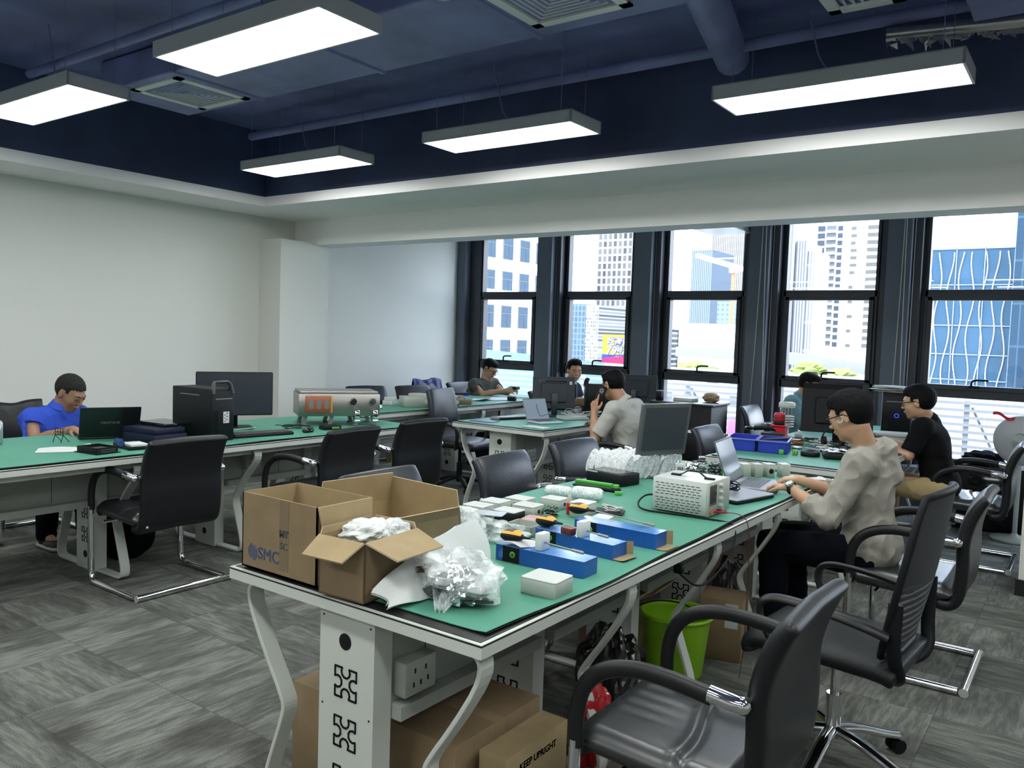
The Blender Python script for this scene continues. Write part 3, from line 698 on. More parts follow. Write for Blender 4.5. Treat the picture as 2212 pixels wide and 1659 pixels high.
# ---------------------------------------------------------------- people: one smooth surface each, from blended capsules
def V3(*a): return np.array(a, dtype=np.float64)
def nrm(v): return v / max(1e-9, np.linalg.norm(v))
class Field:
    """a signed distance grid built by smoothly blending capsules and ellipsoids"""
    def __init__(s, lo, hi, h):
        s.lo = np.array(lo, float); s.h = h; s.n = np.ceil((np.array(hi) - s.lo) / h).astype(int) + 1
        s.d = np.full(s.n, 0.2, np.float32)
    def _win(s, lo, hi):
        a = np.clip(np.floor((lo - s.lo) / s.h).astype(int), 0, s.n); b = np.clip(np.ceil((hi - s.lo) / s.h).astype(int) + 1, 0, s.n)
        if np.any(b <= a): return None
        ax = [s.lo[i] + s.h * np.arange(a[i], b[i]) for i in range(3)]
        return (slice(a[0], b[0]), slice(a[1], b[1]), slice(a[2], b[2])), ax[0][:, None, None], ax[1][None, :, None], ax[2][None, None, :]
    def blend(s, sl, e, k, op):
        D = s.d[sl]
        if op == 'add':
            hh = np.clip(.5 + .5 * (D - e) / k, 0, 1); s.d[sl] = D * (1 - hh) + e * hh - k * hh * (1 - hh)
        elif op == 'sub':
            hh = np.clip(.5 - .5 * (D + e) / k, 0, 1); s.d[sl] = D * (1 - hh) - e * hh + k * hh * (1 - hh)
    def cap(s, a, b, ra, rb, k=.02, op='add'):
        a = np.array(a, float); b = np.array(b, float); m = max(ra, rb) + 3 * k + .01
        w = s._win(np.minimum(a, b) - m, np.maximum(a, b) + m)
        if not w: return
        sl, X, Y, Z = w; ab = b - a; L = max(1e-9, ab @ ab)
        t = np.clip(((X - a[0]) * ab[0] + (Y - a[1]) * ab[1] + (Z - a[2]) * ab[2]) / L, 0, 1)
        e = np.sqrt((X - a[0] - t * ab[0]) ** 2 + (Y - a[1] - t * ab[1]) ** 2 + (Z - a[2] - t * ab[2]) ** 2) - (ra + (rb - ra) * t)
        s.blend(sl, e.astype(np.float32), k, op)
    def ell(s, c, r, Q=None, k=.02, op='add'):
        c = np.array(c, float); r = np.array(r, float); m = max(r) + 3 * k + .01
        w = s._win(c - m, c + m)
        if not w: return
        sl, X, Y, Z = w; X = X - c[0]; Y = Y - c[1]; Z = Z - c[2]
        if Q is None: Q = np.eye(3)
        p = [X * Q[0, i] + Y * Q[1, i] + Z * Q[2, i] for i in range(3)]
        k0 = np.sqrt(sum((p[i] / r[i]) ** 2 for i in range(3))); k1 = np.sqrt(sum((p[i] / r[i] ** 2) ** 2 for i in range(3))) + 1e-9
        e = k0 * (k0 - 1) / k1; e = np.where(k0 < .2, -min(r), e)
        s.blend(sl, np.clip(e, -.3, .3).astype(np.float32), k, op)
    def grid(s):
        return [s.lo[i] + s.h * np.arange(s.n[i]) for i in range(3)]
    def plane(s, p, n):
        """keep the side where (x-p).n < 0"""
        g = s.grid(); n = nrm(np.array(n, float))
        e = (g[0][:, None, None] - p[0]) * n[0] + (g[1][None, :, None] - p[1]) * n[1] + (g[2][None, None, :] - p[2]) * n[2]
        s.d = np.maximum(s.d, e.astype(np.float32))
    def mesh(s):
        d = s.d; d = np.where(d == 0, 1e-6, d); I = d < 0
        n = d.shape
        # surface nets
        cs = np.zeros((n[0] - 1, n[1] - 1, n[2] - 1), int)
        for a in (0, 1):
            for b in (0, 1):
                for c in (0, 1): cs += I[a:n[0] - 1 + a, b:n[1] - 1 + b, c:n[2] - 1 + c]
        act = np.argwhere((cs > 0) & (cs < 8))
        if len(act) == 0: return np.zeros((0, 3)), np.zeros((0, 4), int)
        idx = -np.ones(cs.shape, int); idx[tuple(act.T)] = np.arange(len(act))
        acc = np.zeros((len(act), 3)); cnt = np.zeros(len(act))
        cor = [(a, b, c) for a in (0, 1) for b in (0, 1) for c in (0, 1)]
        val = {q: d[act[:, 0] + q[0], act[:, 1] + q[1], act[:, 2] + q[2]] for q in cor}
        for q in cor:
            for ax in range(3):
                if q[ax]: continue
                r = list(q); r[ax] = 1; r = tuple(r); v0, v1 = val[q], val[r]; cr = (v0 < 0) != (v1 < 0)
                t = np.where(cr, v0 / np.where(v0 == v1, 1, v0 - v1), 0)
                for i in range(3): acc[:, i] += np.where(cr, q[i] + (t if i == ax else 0), 0)
                cnt += cr
        V = s.lo + s.h * (act + acc / cnt[:, None])
        F = []
        for ax in range(3):
            a1, a2 = (ax + 1) % 3, (ax + 2) % 3
            sl0 = [slice(None)] * 3; sl1 = [slice(None)] * 3; sl0[ax] = slice(0, n[ax] - 1); sl1[ax] = slice(1, n[ax])
            cr = I[tuple(sl0)] != I[tuple(sl1)]; e = np.argwhere(cr)
            e = e[(e[:, a1] > 0) & (e[:, a2] > 0) & (e[:, a1] < n[a1] - 1) & (e[:, a2] < n[a2] - 1)]
            def at(o1, o2):
                p = e.copy(); p[:, a1] -= o1; p[:, a2] -= o2; return idx[p[:, 0], p[:, 1], p[:, 2]]
            q = np.stack([at(1, 1), at(0, 1), at(0, 0), at(1, 0)], 1)
            fl = ~I[e[:, 0], e[:, 1], e[:, 2]]
            q[fl] = q[fl][:, ::-1]; F.append(q)
        return V, np.concatenate(F)
def field_obj(name, F, m, parent, base, smooth=1):
    V, Q = F.mesh()
    V = V - np.array(base)
    for _ in range(smooth):           # light relaxation
        e = np.concatenate([Q[:, [0, 1]], Q[:, [1, 2]], Q[:, [2, 3]], Q[:, [3, 0]]]); A = np.zeros_like(V); c = np.zeros(len(V))
        np.add.at(A, e[:, 0], V[e[:, 1]]); np.add.at(A, e[:, 1], V[e[:, 0]]); np.add.at(c, e[:, 0], 1); np.add.at(c, e[:, 1], 1)
        V = .6 * V + .4 * A / c[:, None]
    me = bpy.data.meshes.new(name); me.vertices.add(len(V)); me.vertices.foreach_set('co', V.ravel())
    me.loops.add(4 * len(Q)); me.loops.foreach_set('vertex_index', Q.ravel()); me.polygons.add(len(Q)); me.polygons.foreach_set('loop_start', np.arange(len(Q)) * 4)
    me.polygons.foreach_set('use_smooth', np.ones(len(Q), bool)); me.update(calc_edges=True); me.materials.append(m)
    o = bpy.data.objects.new(name, me); C.objects.link(o); o.parent = parent; return o

def frame(fwd, up=(0, 0, 1)):
    f = nrm(np.array(fwd, float)); u = np.array(up, float); u = nrm(u - f * (u @ f)); l = np.cross(u, f); return np.stack([f, l, u], 1)   # columns: forward, left, up
def head_prims(F, c, Q, s=1.0):
    P = lambda x, y, z: c + Q @ (s * V3(x, y, z))
    E = lambda p, r, k=.02, op='add': F.ell(P(*p), s * np.array(r), Q, k * s, op)
    E((-.012, 0, .028), (.094, .075, .088)); E((.028, 0, -.022), (.062, .064, .082), .03); E((.040, 0, -.072), (.042, .045, .035), .025); E((.064, 0, -.096), (.020, .022, .018), .02)
    for q in (-1, 1): E((.055, q * .040, -.03), (.028, .022, .028), .02)                                # cheeks
    for q in (-1, 1): E((.098, q * .031, .003), (.016, .020, .012), .012, 'sub')                        # eye sockets
    for q in (-1, 1): E((.080, q * .031, .002), (.014, .017, .012), .006)
    E((.078, 0, .024), (.018, .045, .010), .018)                                                        # brow
    F.cap(P(.090, 0, .006), P(.108, 0, -.028), s * .007, s * .011, .008 * s)
    for q in (-1, 1): E((.098, q * .012, -.033), (.011, .009, .008), .006)
    E((.088, 0, -.057), (.014, .026, .006), .006); E((.086, 0, -.068), (.013, .022, .007), .006)      # lips
    for q in (-1, 1):
        E((-.006, q * .077, -.006), (.018, .009, .032), .008); E((-.002, q * .089, -.004), (.009, .006, .018), .006, 'sub')
def neck_prim(F, c, Q, chest, s=1.0):
    a = c + Q @ (s * V3(-.020, 0, -.055)); F.cap(a, chest, .054 * s, .062 * s, .03)
def hair_obj(c, Q, s, m, parent, base, style, h=.004):
    P = lambda x, y, z: c + Q @ (s * V3(x, y, z)); e = .16 * s
    F = Field(c - e, c + e, h)
    t = {'short': .008, 'full': .017, 'swept': .015, 'crop': .008}[style]
    F.ell(P(-.014, 0, .030), s * np.array((.094 + t, .075 + t, .088 + t)), Q, .01)
    if style != 'crop': F.ell(P(.030, .008, .088), s * np.array((.056, .060, .022 + t * .6)), Q, .02)
    if style == 'swept': F.ell(P(.030, 0, .108), s * np.array((.055, .058, .030)), Q, .02)
    g = F.grid(); X = g[0][:, None, None] - c[0]; Y = g[1][None, :, None] - c[1]; Z = g[2][None, None, :] - c[2]
    x = (X * Q[0, 0] + Y * Q[1, 0] + Z * Q[2, 0]) / s; y = (X * Q[0, 1] + Y * Q[1, 1] + Z * Q[2, 1]) / s; z = (X * Q[0, 2] + Y * Q[1, 2] + Z * Q[2, 2]) / s
    front = {'short': .055, 'full': .062, 'swept': .072, 'crop': .060}[style] + .004 * np.sin(y * 90) + .005 * np.sin(y * 330 + x * 90)
    line = np.where(x > .042, front + (x - .075) * .3, np.where(x > .012, -.002 + .055 * (x - .012) / .03, np.where(x > -.018, .028 - .03 * 0 , -.072 + .0 * x)))
    line = np.where((x <= .036) & (x > .018), .014, line); line = np.where((x <= .018) & (x > -.020), .030, line); line = np.where((x <= -.020) & (x > -.05), -.035 + (x + .02) * 1.0, line)
    F.d = np.maximum(F.d, ((line - z) * s).astype(np.float32))
    F.d += (.0016 * (np.sin(y * 430 + 8 * np.sin(x * 40) + z * 90) + .8 * np.sin(y * 250 + x * 170 + z * 120) * np.sin(x * 120 + z * 60)) * np.clip((z + .02) * 14, .25, 1)).astype(np.float32)
    return field_obj('hair', F, m, parent, base, 1)
def hand_prims(F, wr, d, n, s=1.0, curl=(.5, .6, .7, .8), spread=.0, thumb=1, tcurl=.4, mirror=1):
    """wr wrist, d wrist->knuckles, n palm normal (palm faces n), mirror +1: thumb on the +side"""
    d = nrm(np.array(d, float)); n = np.array(n, float); n = nrm(n - d * (n @ d)); sd = np.cross(d, n) * mirror
    kn = []
    for i, o in enumerate((.029, .010, -.009, -.027)):
        k_ = wr + s * (d * (.078 - .004 * abs(i - 1)) + sd * o); kn.append(k_); F.cap(wr + s * (d * .012 + sd * o * .55), k_, .015 * s, .0115 * s, .010 * s)
    tips = []
    for i, (L, k_) in enumerate(zip((.072, .080, .074, .058), kn)):
        p = k_; a = 0; r = .0088 * s
        for j, (fr, cm) in enumerate(((.46, 1.0), (.30, 1.1), (.24, .8))):
            a += curl[i] * cm; dr = math.cos(a) * d + math.sin(a) * n + sd * spread * (1.5 - i) * (1 if j == 0 else .5)
            q = p + nrm(dr) * L * fr * s; F.cap(p, q, r, r * .92, .0035 * s); r *= .93; p = q
        tips.append(p)
    b = wr + s * (d * .020 + sd * .020 + n * .006)
    t1 = b + s * .034 * nrm(d * .62 + sd * .75 + n * .25 * tcurl); t2 = t1 + s * .028 * nrm(d * .85 + sd * (.55 - tcurl * .6) + n * tcurl); t3 = t2 + s * .022 * nrm(d * .9 + sd * (.3 - tcurl) + n * tcurl)
    F.cap(b, t1, .014 * s, .0115 * s, .008 * s); F.cap(t1, t2, .0105 * s, .0095 * s, .004 * s); F.cap(t2, t3, .0095 * s, .008 * s, .003 * s)
    return tips, t3
def add_wrinkles(F, seed, amp=.0035, freq=1.25):
    rs = np.random.RandomState(seed); g = F.grid(); X = g[0][:, None, None]; Y = g[1][None, :, None]; Z = g[2][None, None, :]
    w = 0
    for i in range(7):
        k = rs.normal(size=3); k = k / np.linalg.norm(k) * rs.uniform(28, 75) * freq; ph = rs.uniform(0, 6, 3)
        w = w + np.sin(X * k[0] + Y * k[1] + Z * k[2] + ph[0] + 1.3 * np.sin(X * 9 + Y * 13 * rs.uniform(-1, 1) + Z * 11 + ph[1]))
    F.d = (F.d + amp * (np.abs(w) ** .7 * .8 - 1)).astype(np.float32)

def glasses(parent, c, Q, s, base, m):
    P = lambda x, y, z: c + Q @ (s * V3(x, y, z)) - base; g = MB()
    for q in (-1, 1):
        rim = [P(.103 - .006 * abs(math.cos(a)) , q * .034 + .026 * math.cos(a), -.002 + .018 * math.sin(a) * (1 if math.sin(a) < 0 else .8)) for a in [2 * PI * i / 16 for i in range(16)]]
        g.tube(rim, .0022 * s, 6, closed=True)
        g.tube([P(.098, q * .060, .006), P(.070, q * .076, .008), P(0.0, q * .083, .010), P(-.02, q * .083, -.004)], .0028 * s, 6)
    g.tube([P(.104, -.010, .004), P(.108, 0, .006), P(.104, .010, .004)], .0022 * s, 6)
    o = obj('glasses', g, m, parent); l = MB()
    for q in (-1, 1):
        l.add([P(.100, q * .034 + .023 * math.cos(a), -.002 + .015 * math.sin(a)) for a in [2 * PI * i / 16 for i in range(16)]], [tuple(range(16))])
    obj('lenses', l, GLASS, o)
def face_marks(parent, c, Q, s, base, hairm, lids=.5):
    P = lambda x, y, z: c + Q @ (s * V3(x, y, z)) - base
    for q in (-1, 1):
        e = MB(); rot = None; ctr = P(.0875, q * .031, .000)
        e.ball(tuple(ctr), (.0080 * s, .0080 * s, .0052 * s), 10, mi=0); e.ball(tuple(P(.0915, q * .031, -.001)), .0046 * s, 8, mi=1); obj('eye', e, [M['eye_white'], M['iris']], parent)
        lash = MB(); lash.tube([P(.0885, q * .017, .002), P(.0965, q * .030, .0065), P(.0885, q * .045, .0025)], .0016 * s, 5); obj('eyelashes', lash, M['iris'], parent)
        b = MB(); b.tube([P(.094, q * .014, .019), P(.092, q * .032, .0245), P(.080, q * .050, .021)], [.0028 * s, .0038 * s, .0020 * s], 6, flat=(1.0, .6)); obj('eyebrow', b, hairm, parent)
    l = MB(); l.tube([P(.090, -.024, -.0625), P(.0985, -.010, -.060), P(.1005, 0, -.0612), P(.0985, .010, -.060), P(.090, .024, -.0625)], [.0015 * s, .0042 * s, .0046 * s, .0042 * s, .0015 * s], 8); obj('lips', l, M['lip'], parent)

def person(label, J, h=.006, skin='skin', hair='hair', style='full', shirt=None, shirt_rough=.8, sleeve=.5, pants='jean', gl=True, collar=True, wr=.003, hs=1.0, seed=1, hood=False, bulk=1.0, hands=None, loose=.014, detail=True):
    """J: dict of joints in world space (metres); head frame from J['face'] (forward) and J['hup'] (up)"""
    J = {k: np.array(v, float) for k, v in J.items()}
    base = np.array((J['pel'][0], J['pel'][1], 0.0)); t = thing('person', label, 'person', tuple(base)); sk = M[skin]
    Q = frame(J['face'], J.get('hup', (0, 0, 1))); hc = J['head']
    pts = np.array([J[k] for k in J if k not in ('face', 'hup', 'fwd')]); lo = pts.min(0) - .2; hi = pts.max(0) + .2; lo[2] = max(lo[2], -.0)
    F = Field(lo, hi, h)
    tors = []   # (a,b,ra,rb,k) for torso, shared with shirt
    fw = J['fwd']; lf = np.cross((0, 0, 1), fw); pel, ch = J['pel'], J['chest']; mid = pel * .5 + ch * .5
    up = nrm(ch - pel); T = frame(np.cross(lf, up), up); B = bulk
    tors += [('e', pel, (.105 * B, .155 * B, .10)), ('e', pel + (mid - pel) * .7, (.100 * B, .138 * B, .11)), ('e', mid * .45 + ch * .55, (.102 * B, .145 * B, .12)), ('e', ch, (.098 * B, .155 * B, .11))]
    shl, shr = J['shl'], J['shr']; nb = ch + up * .105 - fw * .01
    caps = [(shl, nb, .052, .05), (shr, nb, .052, .05), (shl, ch, .052, .085), (shr, ch, .052, .085), (nb, ch, .05, .09)]
    for _, c, r in tors: F.ell(c, r, T, .05)
    for a, b, r1, r2 in caps: F.cap(a, b, r1, r2, .035)
    neck_prim(F, hc, Q, nb, hs)
    head_prims(F, hc, Q, hs)
    arms = {}
    for sd in 'lr':
        sh, el, w_ = J['sh' + sd], J['el' + sd], J['wr' + sd]
        F.cap(sh, el, .046, .036, .02); F.cap(el, el * .65 + w_ * .35, .037, .037, .015); F.cap(el * .65 + w_ * .35, w_, .037, .025, .012)
    tips = {}
    for sd in 'lr':
        hd = (hands or {}).get(sd) or {}
        w_ = J['wr' + sd]; d = hd.get('d', nrm(w_ - J['el' + sd])); n = hd.get('n', (0, 0, -1))
        tips[sd] = hand_prims(F, w_, d, n, hd.get('s', .98), hd.get('curl', (.35, .4, .45, .5)), hd.get('spread', .12), tcurl=hd.get('tcurl', .4), mirror=hd.get('mirror', 1 if sd == 'l' else -1))
    for sd in 'lr':
        hp, kn, an = J['hip' + sd], J['kn' + sd], J['an' + sd]
        F.cap(hp, kn, .078 * B, .056, .04); F.cap(kn, kn * .6 + an * .4, .055, .052, .02); F.cap(kn * .6 + an * .4, an, .052, .036, .02)
        F.cap(an, an + nrm(fw) * .12 - V3(0, 0, .04), .034, .026, .02)
    field_obj('body', F, sk, t, base, 1)
    hair_obj(hc, Q, hs, M[hair], t, base, style, min(h, .004))
    if detail: face_marks(t, hc, Q, hs, base, M['hair'])
    if gl: glasses(t, hc, Q, hs, base, M['black'] if gl is True else M[gl])
    # shirt
    if shirt is not None:
        o = loose; G = Field(lo, hi, h)
        for _, c, r in tors: G.ell(c, np.array(r) + o, T, .05)
        for a, b, r1, r2 in caps: G.cap(a, b, r1 + o, r2 + o, .035)
        G.ell(pel + up * .02 , np.array((.122 * B, .170 * B, .105)) + (1.0 if hood else .5) * o, T, .03)
        if hood:
            G.cap(nb + lf * .082 + up * .030 - fw * .010, nb - fw * .085 + up * .055, .030, .044, .03); G.cap(nb - lf * .082 + up * .030 - fw * .010, nb - fw * .085 + up * .055, .030, .044, .03); G.cap(nb - fw * .085 + up * .045, nb - fw * .125 - up * .08, .044, .036, .03)
        for sd in 'lr':
            sh, el, w_ = J['sh' + sd], J['el' + sd], J['wr' + sd]; S2 = Field(lo, hi, h)
            if sleeve <= .75:
                e = sh + (el - sh) * (sleeve + .35); S2.cap(sh, e, .060 + o * .5, .052 + o * .8, .02); pl = sh + (el - sh) * sleeve * 1.15; S2.plane(pl, el - sh)
            else:
                f2 = sleeve - 1; e = el + (w_ - el) * f2; S2.cap(sh, el, .060 + o * .6, .050 + o * .6, .02); S2.cap(el, e + (w_ - el) * .2, .050 + o * .5, .040 + o * .6, .02); S2.cap(e - nrm(w_ - el) * .03, e, .046 + o * .5, .045 + o * .5, .012)
                pl = e; 
                g = S2.grid(); nn = nrm(w_ - el); q = (g[0][:, None, None] - pl[0]) * nn[0] + (g[1][None, :, None] - pl[1]) * nn[1] + (g[2][None, None, :] - pl[2]) * nn[2]
                rr = np.sqrt((g[0][:, None, None] - pl[0]) ** 2 + (g[1][None, :, None] - pl[1]) ** 2 + (g[2][None, None, :] - pl[2]) ** 2)
                S2.d = np.where(rr < .14, np.maximum(S2.d, q), S2.d).astype(np.float32)
            hh = np.clip(.5 + .5 * (G.d - S2.d) / .02, 0, 1); G.d = (G.d * (1 - hh) + S2.d * hh - .02 * hh * (1 - hh)).astype(np.float32)
        add_wrinkles(G, seed, wr)
        nk = hc + Q @ (hs * V3(-.02, 0, -.06))
        ax_ = nrm(nk - nb); G.cap(nb + ax_ * .050, nb + ax_ * .16, .056, .066, .010, 'sub'); G.plane(pel - up * .075, -up)
        so = field_obj('shirt', G, shirt, t, base, 1)
        if collar:
            axis = nrm(nk - nb); cc = nb + axis * .045 + fw * .004; Qc = frame(nrm(fw - axis * (fw @ axis)), axis); cm = MB()
            def cf(u, v):
                a = R(18) + R(324) * u; r = .063 + .020 * (1 - v) * (1 if True else 0); z = -.012 + .042 * v - .012 * math.cos(a) 
                p = cc + Qc @ V3(r * math.cos(a) * 1.0, r * math.sin(a) * 1.02, z); return tuple(p - base)
            cm.grid(cf, 28, 5, thick=.004); obj('collar', cm, shirt, so)
    # trousers
    G = Field(lo, hi, h); o = .012
    G.ell(pel, np.array((.115 * B, .165 * B, .11)), T, .04)
    for sd in 'lr':
        hp, kn, an = J['hip' + sd], J['kn' + sd], J['an' + sd]
        G.cap(hp, kn, .085 * B + o, .066 + o, .04); G.cap(kn, an, .064 + o, .050 + o, .03)
    add_wrinkles(G, seed + 5, .003); G.plane(pel + up * .09, up); G.plane((0, 0, min(J['anl'][2], J['anr'][2]) - .03), (0, 0, -1))
    field_obj('trousers', G, M[pants], t, base, 1)
    for sd in 'lr':
        an = J['an' + sd]; f = nrm(fw); a = math.atan2(f[1], f[0]); m = MB(); z0 = an[2] - .075
        c = an - base + f * .055; m.rbox((c[0], c[1], z0 + .010), (.27, .095, .02), .045, .004, (0, 0, a), mi=1); m.ball((c[0] + f[0] * .03, c[1] + f[1] * .03, z0 + .025), (.105, .046, .038), 14, 0, (0, 0, a)); m.ball((c[0] - f[0] * .06, c[1] - f[1] * .06, z0 + .045), (.07, .045, .055), 14, 0, (0, 0, a))
        obj('shoe', m, [M['shoe'], M['sole']], t)
    return t, tips
def sitting(px, py, yaw, lean=.12, h0=.50, sc=1.0, **kw):
    """default seated joints; yaw is the facing direction in degrees"""
    f = V3(math.cos(R(yaw)), math.sin(R(yaw)), 0); l = np.cross((0, 0, 1), f); P = V3(px, py, h0)
    ch = P + V3(0, 0, .33 * sc) + f * lean; up = nrm(ch - P)
    J = dict(pel=P, chest=ch, fwd=f, shl=ch + l * .165 * sc + up * .075, shr=ch - l * .165 * sc + up * .075, head=ch + up * .235 * sc + f * (.03 + lean * .25) + V3(0, 0, .02),
             face=f - V3(0, 0, .15), hipl=P + l * .085 + f * .02 - V3(0, 0, .015), hipr=P - l * .085 + f * .02 - V3(0, 0, .015), knl=P + l * .11 + f * .40 - V3(0, 0, .01), knr=P - l * .11 + f * .40 - V3(0, 0, .01),
             anl=P + l * .12 + f * .36 - V3(0, 0, h0 - .085), anr=P - l * .12 + f * .36 - V3(0, 0, h0 - .085))
    J['ell'] = J['shl'] + f * .10 - V3(0, 0, .22) + l * .03; J['elr'] = J['shr'] + f * .10 - V3(0, 0, .22) - l * .03
    J['wrl'] = J['ell'] + f * .21 + V3(0, 0, .03); J['wrr'] = J['elr'] + f * .21 + V3(0, 0, .03)
    for k, v in kw.items(): J[k] = np.array(v, float)
    return J

cloth = lambda n, c, r=.85: mat(n, c, r, spec=.2, bump=.4, bscale=220)
# man typing at the silver laptop, nearest bench
PEOPLE = []
J = sitting(-.84, 4.20, 180, lean=.03, h0=.52, head=(-.955, 4.13, 1.165), face=(-.93, .14, -.36), chest=(-.88, 4.20, .862),
            shl=(-.875, 4.03, .955), shr=(-.915, 4.36, .955), ell=(-.985, 3.94, .70), wrl=(-1.195, 4.02, .800), elr=(-1.02, 4.44, .72), wrr=(-1.235, 4.30, .795), knl=(-1.27, 4.07, .50), knr=(-1.26, 4.33, .50), anl=(-1.25, 4.05, .085), anr=(-1.22, 4.34, .085), hipl=(-.86, 4.11, .50), hipr=(-.86, 4.29, .50))
person('man in a light grey hooded windbreaker and glasses typing on a silver laptop', J, .0055, 'skin', 'hair', 'full', cloth('grey_nylon', (0.33, 0.315, 0.28), .6), sleeve=1.45, pants='jean', collar=False, hood=True, wr=.0045, seed=3, hs=.98, loose=.018,
       hands=dict(l=dict(d=(-.95, .22, -.05), n=(-.25, 0, -1), curl=(.45, .5, .55, .6), s=.9), r=dict(d=(-.97, -.15, -.05), n=(-.25, 0, -1), curl=(.4, .45, .5, .55), s=.9)))
# man in black polo on the right
J = sitting(-.86, 6.50, 180, lean=.13, h0=.52, head=(-1.03, 6.42, 1.115), face=(-.97, .02, -.16), chest=(-.95, 6.50, .855), shl=(-.975, 6.32, .945), shr=(-.985, 6.68, .945), ell=(-1.05, 6.27, .745), wrl=(-1.25, 6.33, .80), elr=(-1.12, 6.72, .74), wrr=(-1.28, 6.62, .80), hipl=(-.86, 6.40, .50), knl=(-1.22, 6.36, .52), hipr=(-.86, 6.58, .50), knr=(-1.22, 6.62, .52), anl=(-1.22, 6.36, .085), anr=(-1.22, 6.62, .085))
person('man in a black polo shirt, khaki trousers and glasses seated at the right', J, .007, 'skin', 'hair', 'full', cloth('black_polo', (0.004, 0.004, 0.005), .95), sleeve=.75, pants='khaki', collar=True, wr=.0025, seed=8, hs=1.0, bulk=1.02,
       hands=dict(l=dict(d=(-1, .1, -.1)), r=dict(d=(-1, -.1, -.1))))
# man phoning in the white shirt
J = sitting(-3.00, 5.82, 180, lean=.08, h0=.52, head=(-3.165, 5.80, 1.125), face=(-.95, .30, -.25), chest=(-3.04, 5.82, .85), shl=(-3.06, 5.64, .94), shr=(-3.06, 6.00, .94), ell=(-3.18, 5.56, .70), wrl=(-3.235, 5.63, .905), elr=(-3.2, 6.05, .70), wrr=(-3.42, 6.0, .79), knl=(-3.42, 5.72, .52), knr=(-3.42, 5.94, .52), anl=(-3.42, 5.72, .085), anr=(-3.42, 5.94, .085))
person('man in a white short-sleeved shirt and glasses holding a phone to his ear', J, .006, 'skin_b', 'hair', 'short', cloth('white_polo', (0.45, 0.45, 0.42)), sleeve=.72, pants='jean', collar=True, wr=.0025, seed=12, hs=1.0, bulk=1.0,
       hands=dict(l=dict(d=(-.05, .10, 1), n=(.25, 1, 0), curl=(.05, .55, .7, .8), tcurl=.5, s=1.0, mirror=-1), r=dict(d=(-1, 0, -.1), s=1.0)))
ph = thing('mobile_phone', 'black phone with a round camera ring held to the ear of the man in white', 'phone', (-3.205, 5.672, 1.045)); ph.rotation_euler = (R(-8), R(18), R(-8))
obj('phone_body', MB().rbox((0, 0, 0), (.075, .155, .010), .012, rot=(PI / 2, 0, 0)), M['black'], ph)
cr = MB(); cr.cyl((0, -.0055, .035), (0, -.0085, .035), .026, 20, mi=0)
for a in range(5): cr.cyl((.013 * math.cos(a * 1.256), -.0085, .035 + .013 * math.sin(a * 1.256)), (.013 * math.cos(a * 1.256), -.0095, .035 + .013 * math.sin(a * 1.256)), .005, 10, mi=1)
obj('camera_ring', cr, [M['dark_grey'], M['alu']], ph)
# man in the blue polo at the left
J = sitting(-5.97, 2.66, 0, lean=.16, h0=.50, head=(-5.70, 2.745, 1.005), face=(.80, .38, -.50), chest=(-5.80, 2.69, .775), shl=(-5.78, 2.85, .832), shr=(-5.79, 2.53, .828), ell=(-5.66, 2.90, .70), wrl=(-5.42, 2.86, .79), elr=(-5.66, 2.50, .70), wrr=(-5.40, 2.62, .79), knl=(-5.55, 2.76, .50), knr=(-5.55, 2.54, .50), anl=(-5.55, 2.78, .085), anr=(-5.55, 2.52, .085))
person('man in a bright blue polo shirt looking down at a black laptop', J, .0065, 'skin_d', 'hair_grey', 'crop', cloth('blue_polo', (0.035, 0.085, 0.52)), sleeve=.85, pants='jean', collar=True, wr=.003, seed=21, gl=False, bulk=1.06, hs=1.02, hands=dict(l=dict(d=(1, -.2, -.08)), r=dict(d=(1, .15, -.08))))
# man in the grey T-shirt by the first window
J = sitting(-6.46, 7.97, -6, lean=.28, h0=.52, head=(-6.11, 8.01, 1.075), face=(.90, .05, -.45), chest=(-6.22, 7.99, .81), shl=(-6.17, 8.17, .88), shr=(-6.18, 7.80, .88), ell=(-6.02, 8.20, .77), wrl=(-5.79, 8.10, .83), elr=(-6.02, 7.76, .77), wrr=(-5.79, 7.93, .83))
person('man in a grey T-shirt and thin glasses hunched over a small device', J, .007, 'skin_b', 'hair', 'short', cloth('grey_tee', (0.075, 0.078, 0.072)), sleeve=.85, pants='jean', collar=False, wr=.002, seed=31, bulk=1.08, hands=dict(l=dict(d=(1, -.45, .0), n=(0, -1, -.3), mirror=-1), r=dict(d=(1, .45, .0), n=(0, 1, -.3), mirror=1)))
# man in the navy shirt
J = sitting(-4.98, 7.85, 0, lean=.10, h0=.52, head=(-4.78, 7.84, 1.125), face=(.72, -.55, -.12), chest=(-4.88, 7.85, .84), shl=(-4.88, 8.03, .91), shr=(-4.86, 7.68, .91), wrl=(-4.52, 7.98, .80), wrr=(-4.52, 7.72, .80))
person('man in a dark navy shirt with swept-up hair sitting behind the monitors', J, .007, 'skin_b', 'hair', 'swept', cloth('navy_shirt', (0.018, 0.024, 0.045)), sleeve=.9, pants='jean', collar=True, wr=.0022, seed=41, gl=False)
# man in the teal shirt
J = sitting(-2.53, 8.10, 0, lean=.10, h0=.52, head=(-2.27, 8.10, 1.11), face=(.93, .05, -.28), chest=(-2.39, 8.10, .85), shl=(-2.37, 8.28, .94), shr=(-2.37, 7.92, .94), elr=(-2.24, 7.86, .76), wrr=(-2.0, 7.95, .80), ell=(-2.25, 8.32, .75), wrl=(-2.0, 8.2, .80))
person('man in a pale teal shirt half hidden behind a black monitor', J, .007, 'skin_b', 'hair', 'short', cloth('teal_shirt', (0.16, 0.30, 0.33)), sleeve=1.2, pants='jean', collar=True, wr=.0035, seed=51)
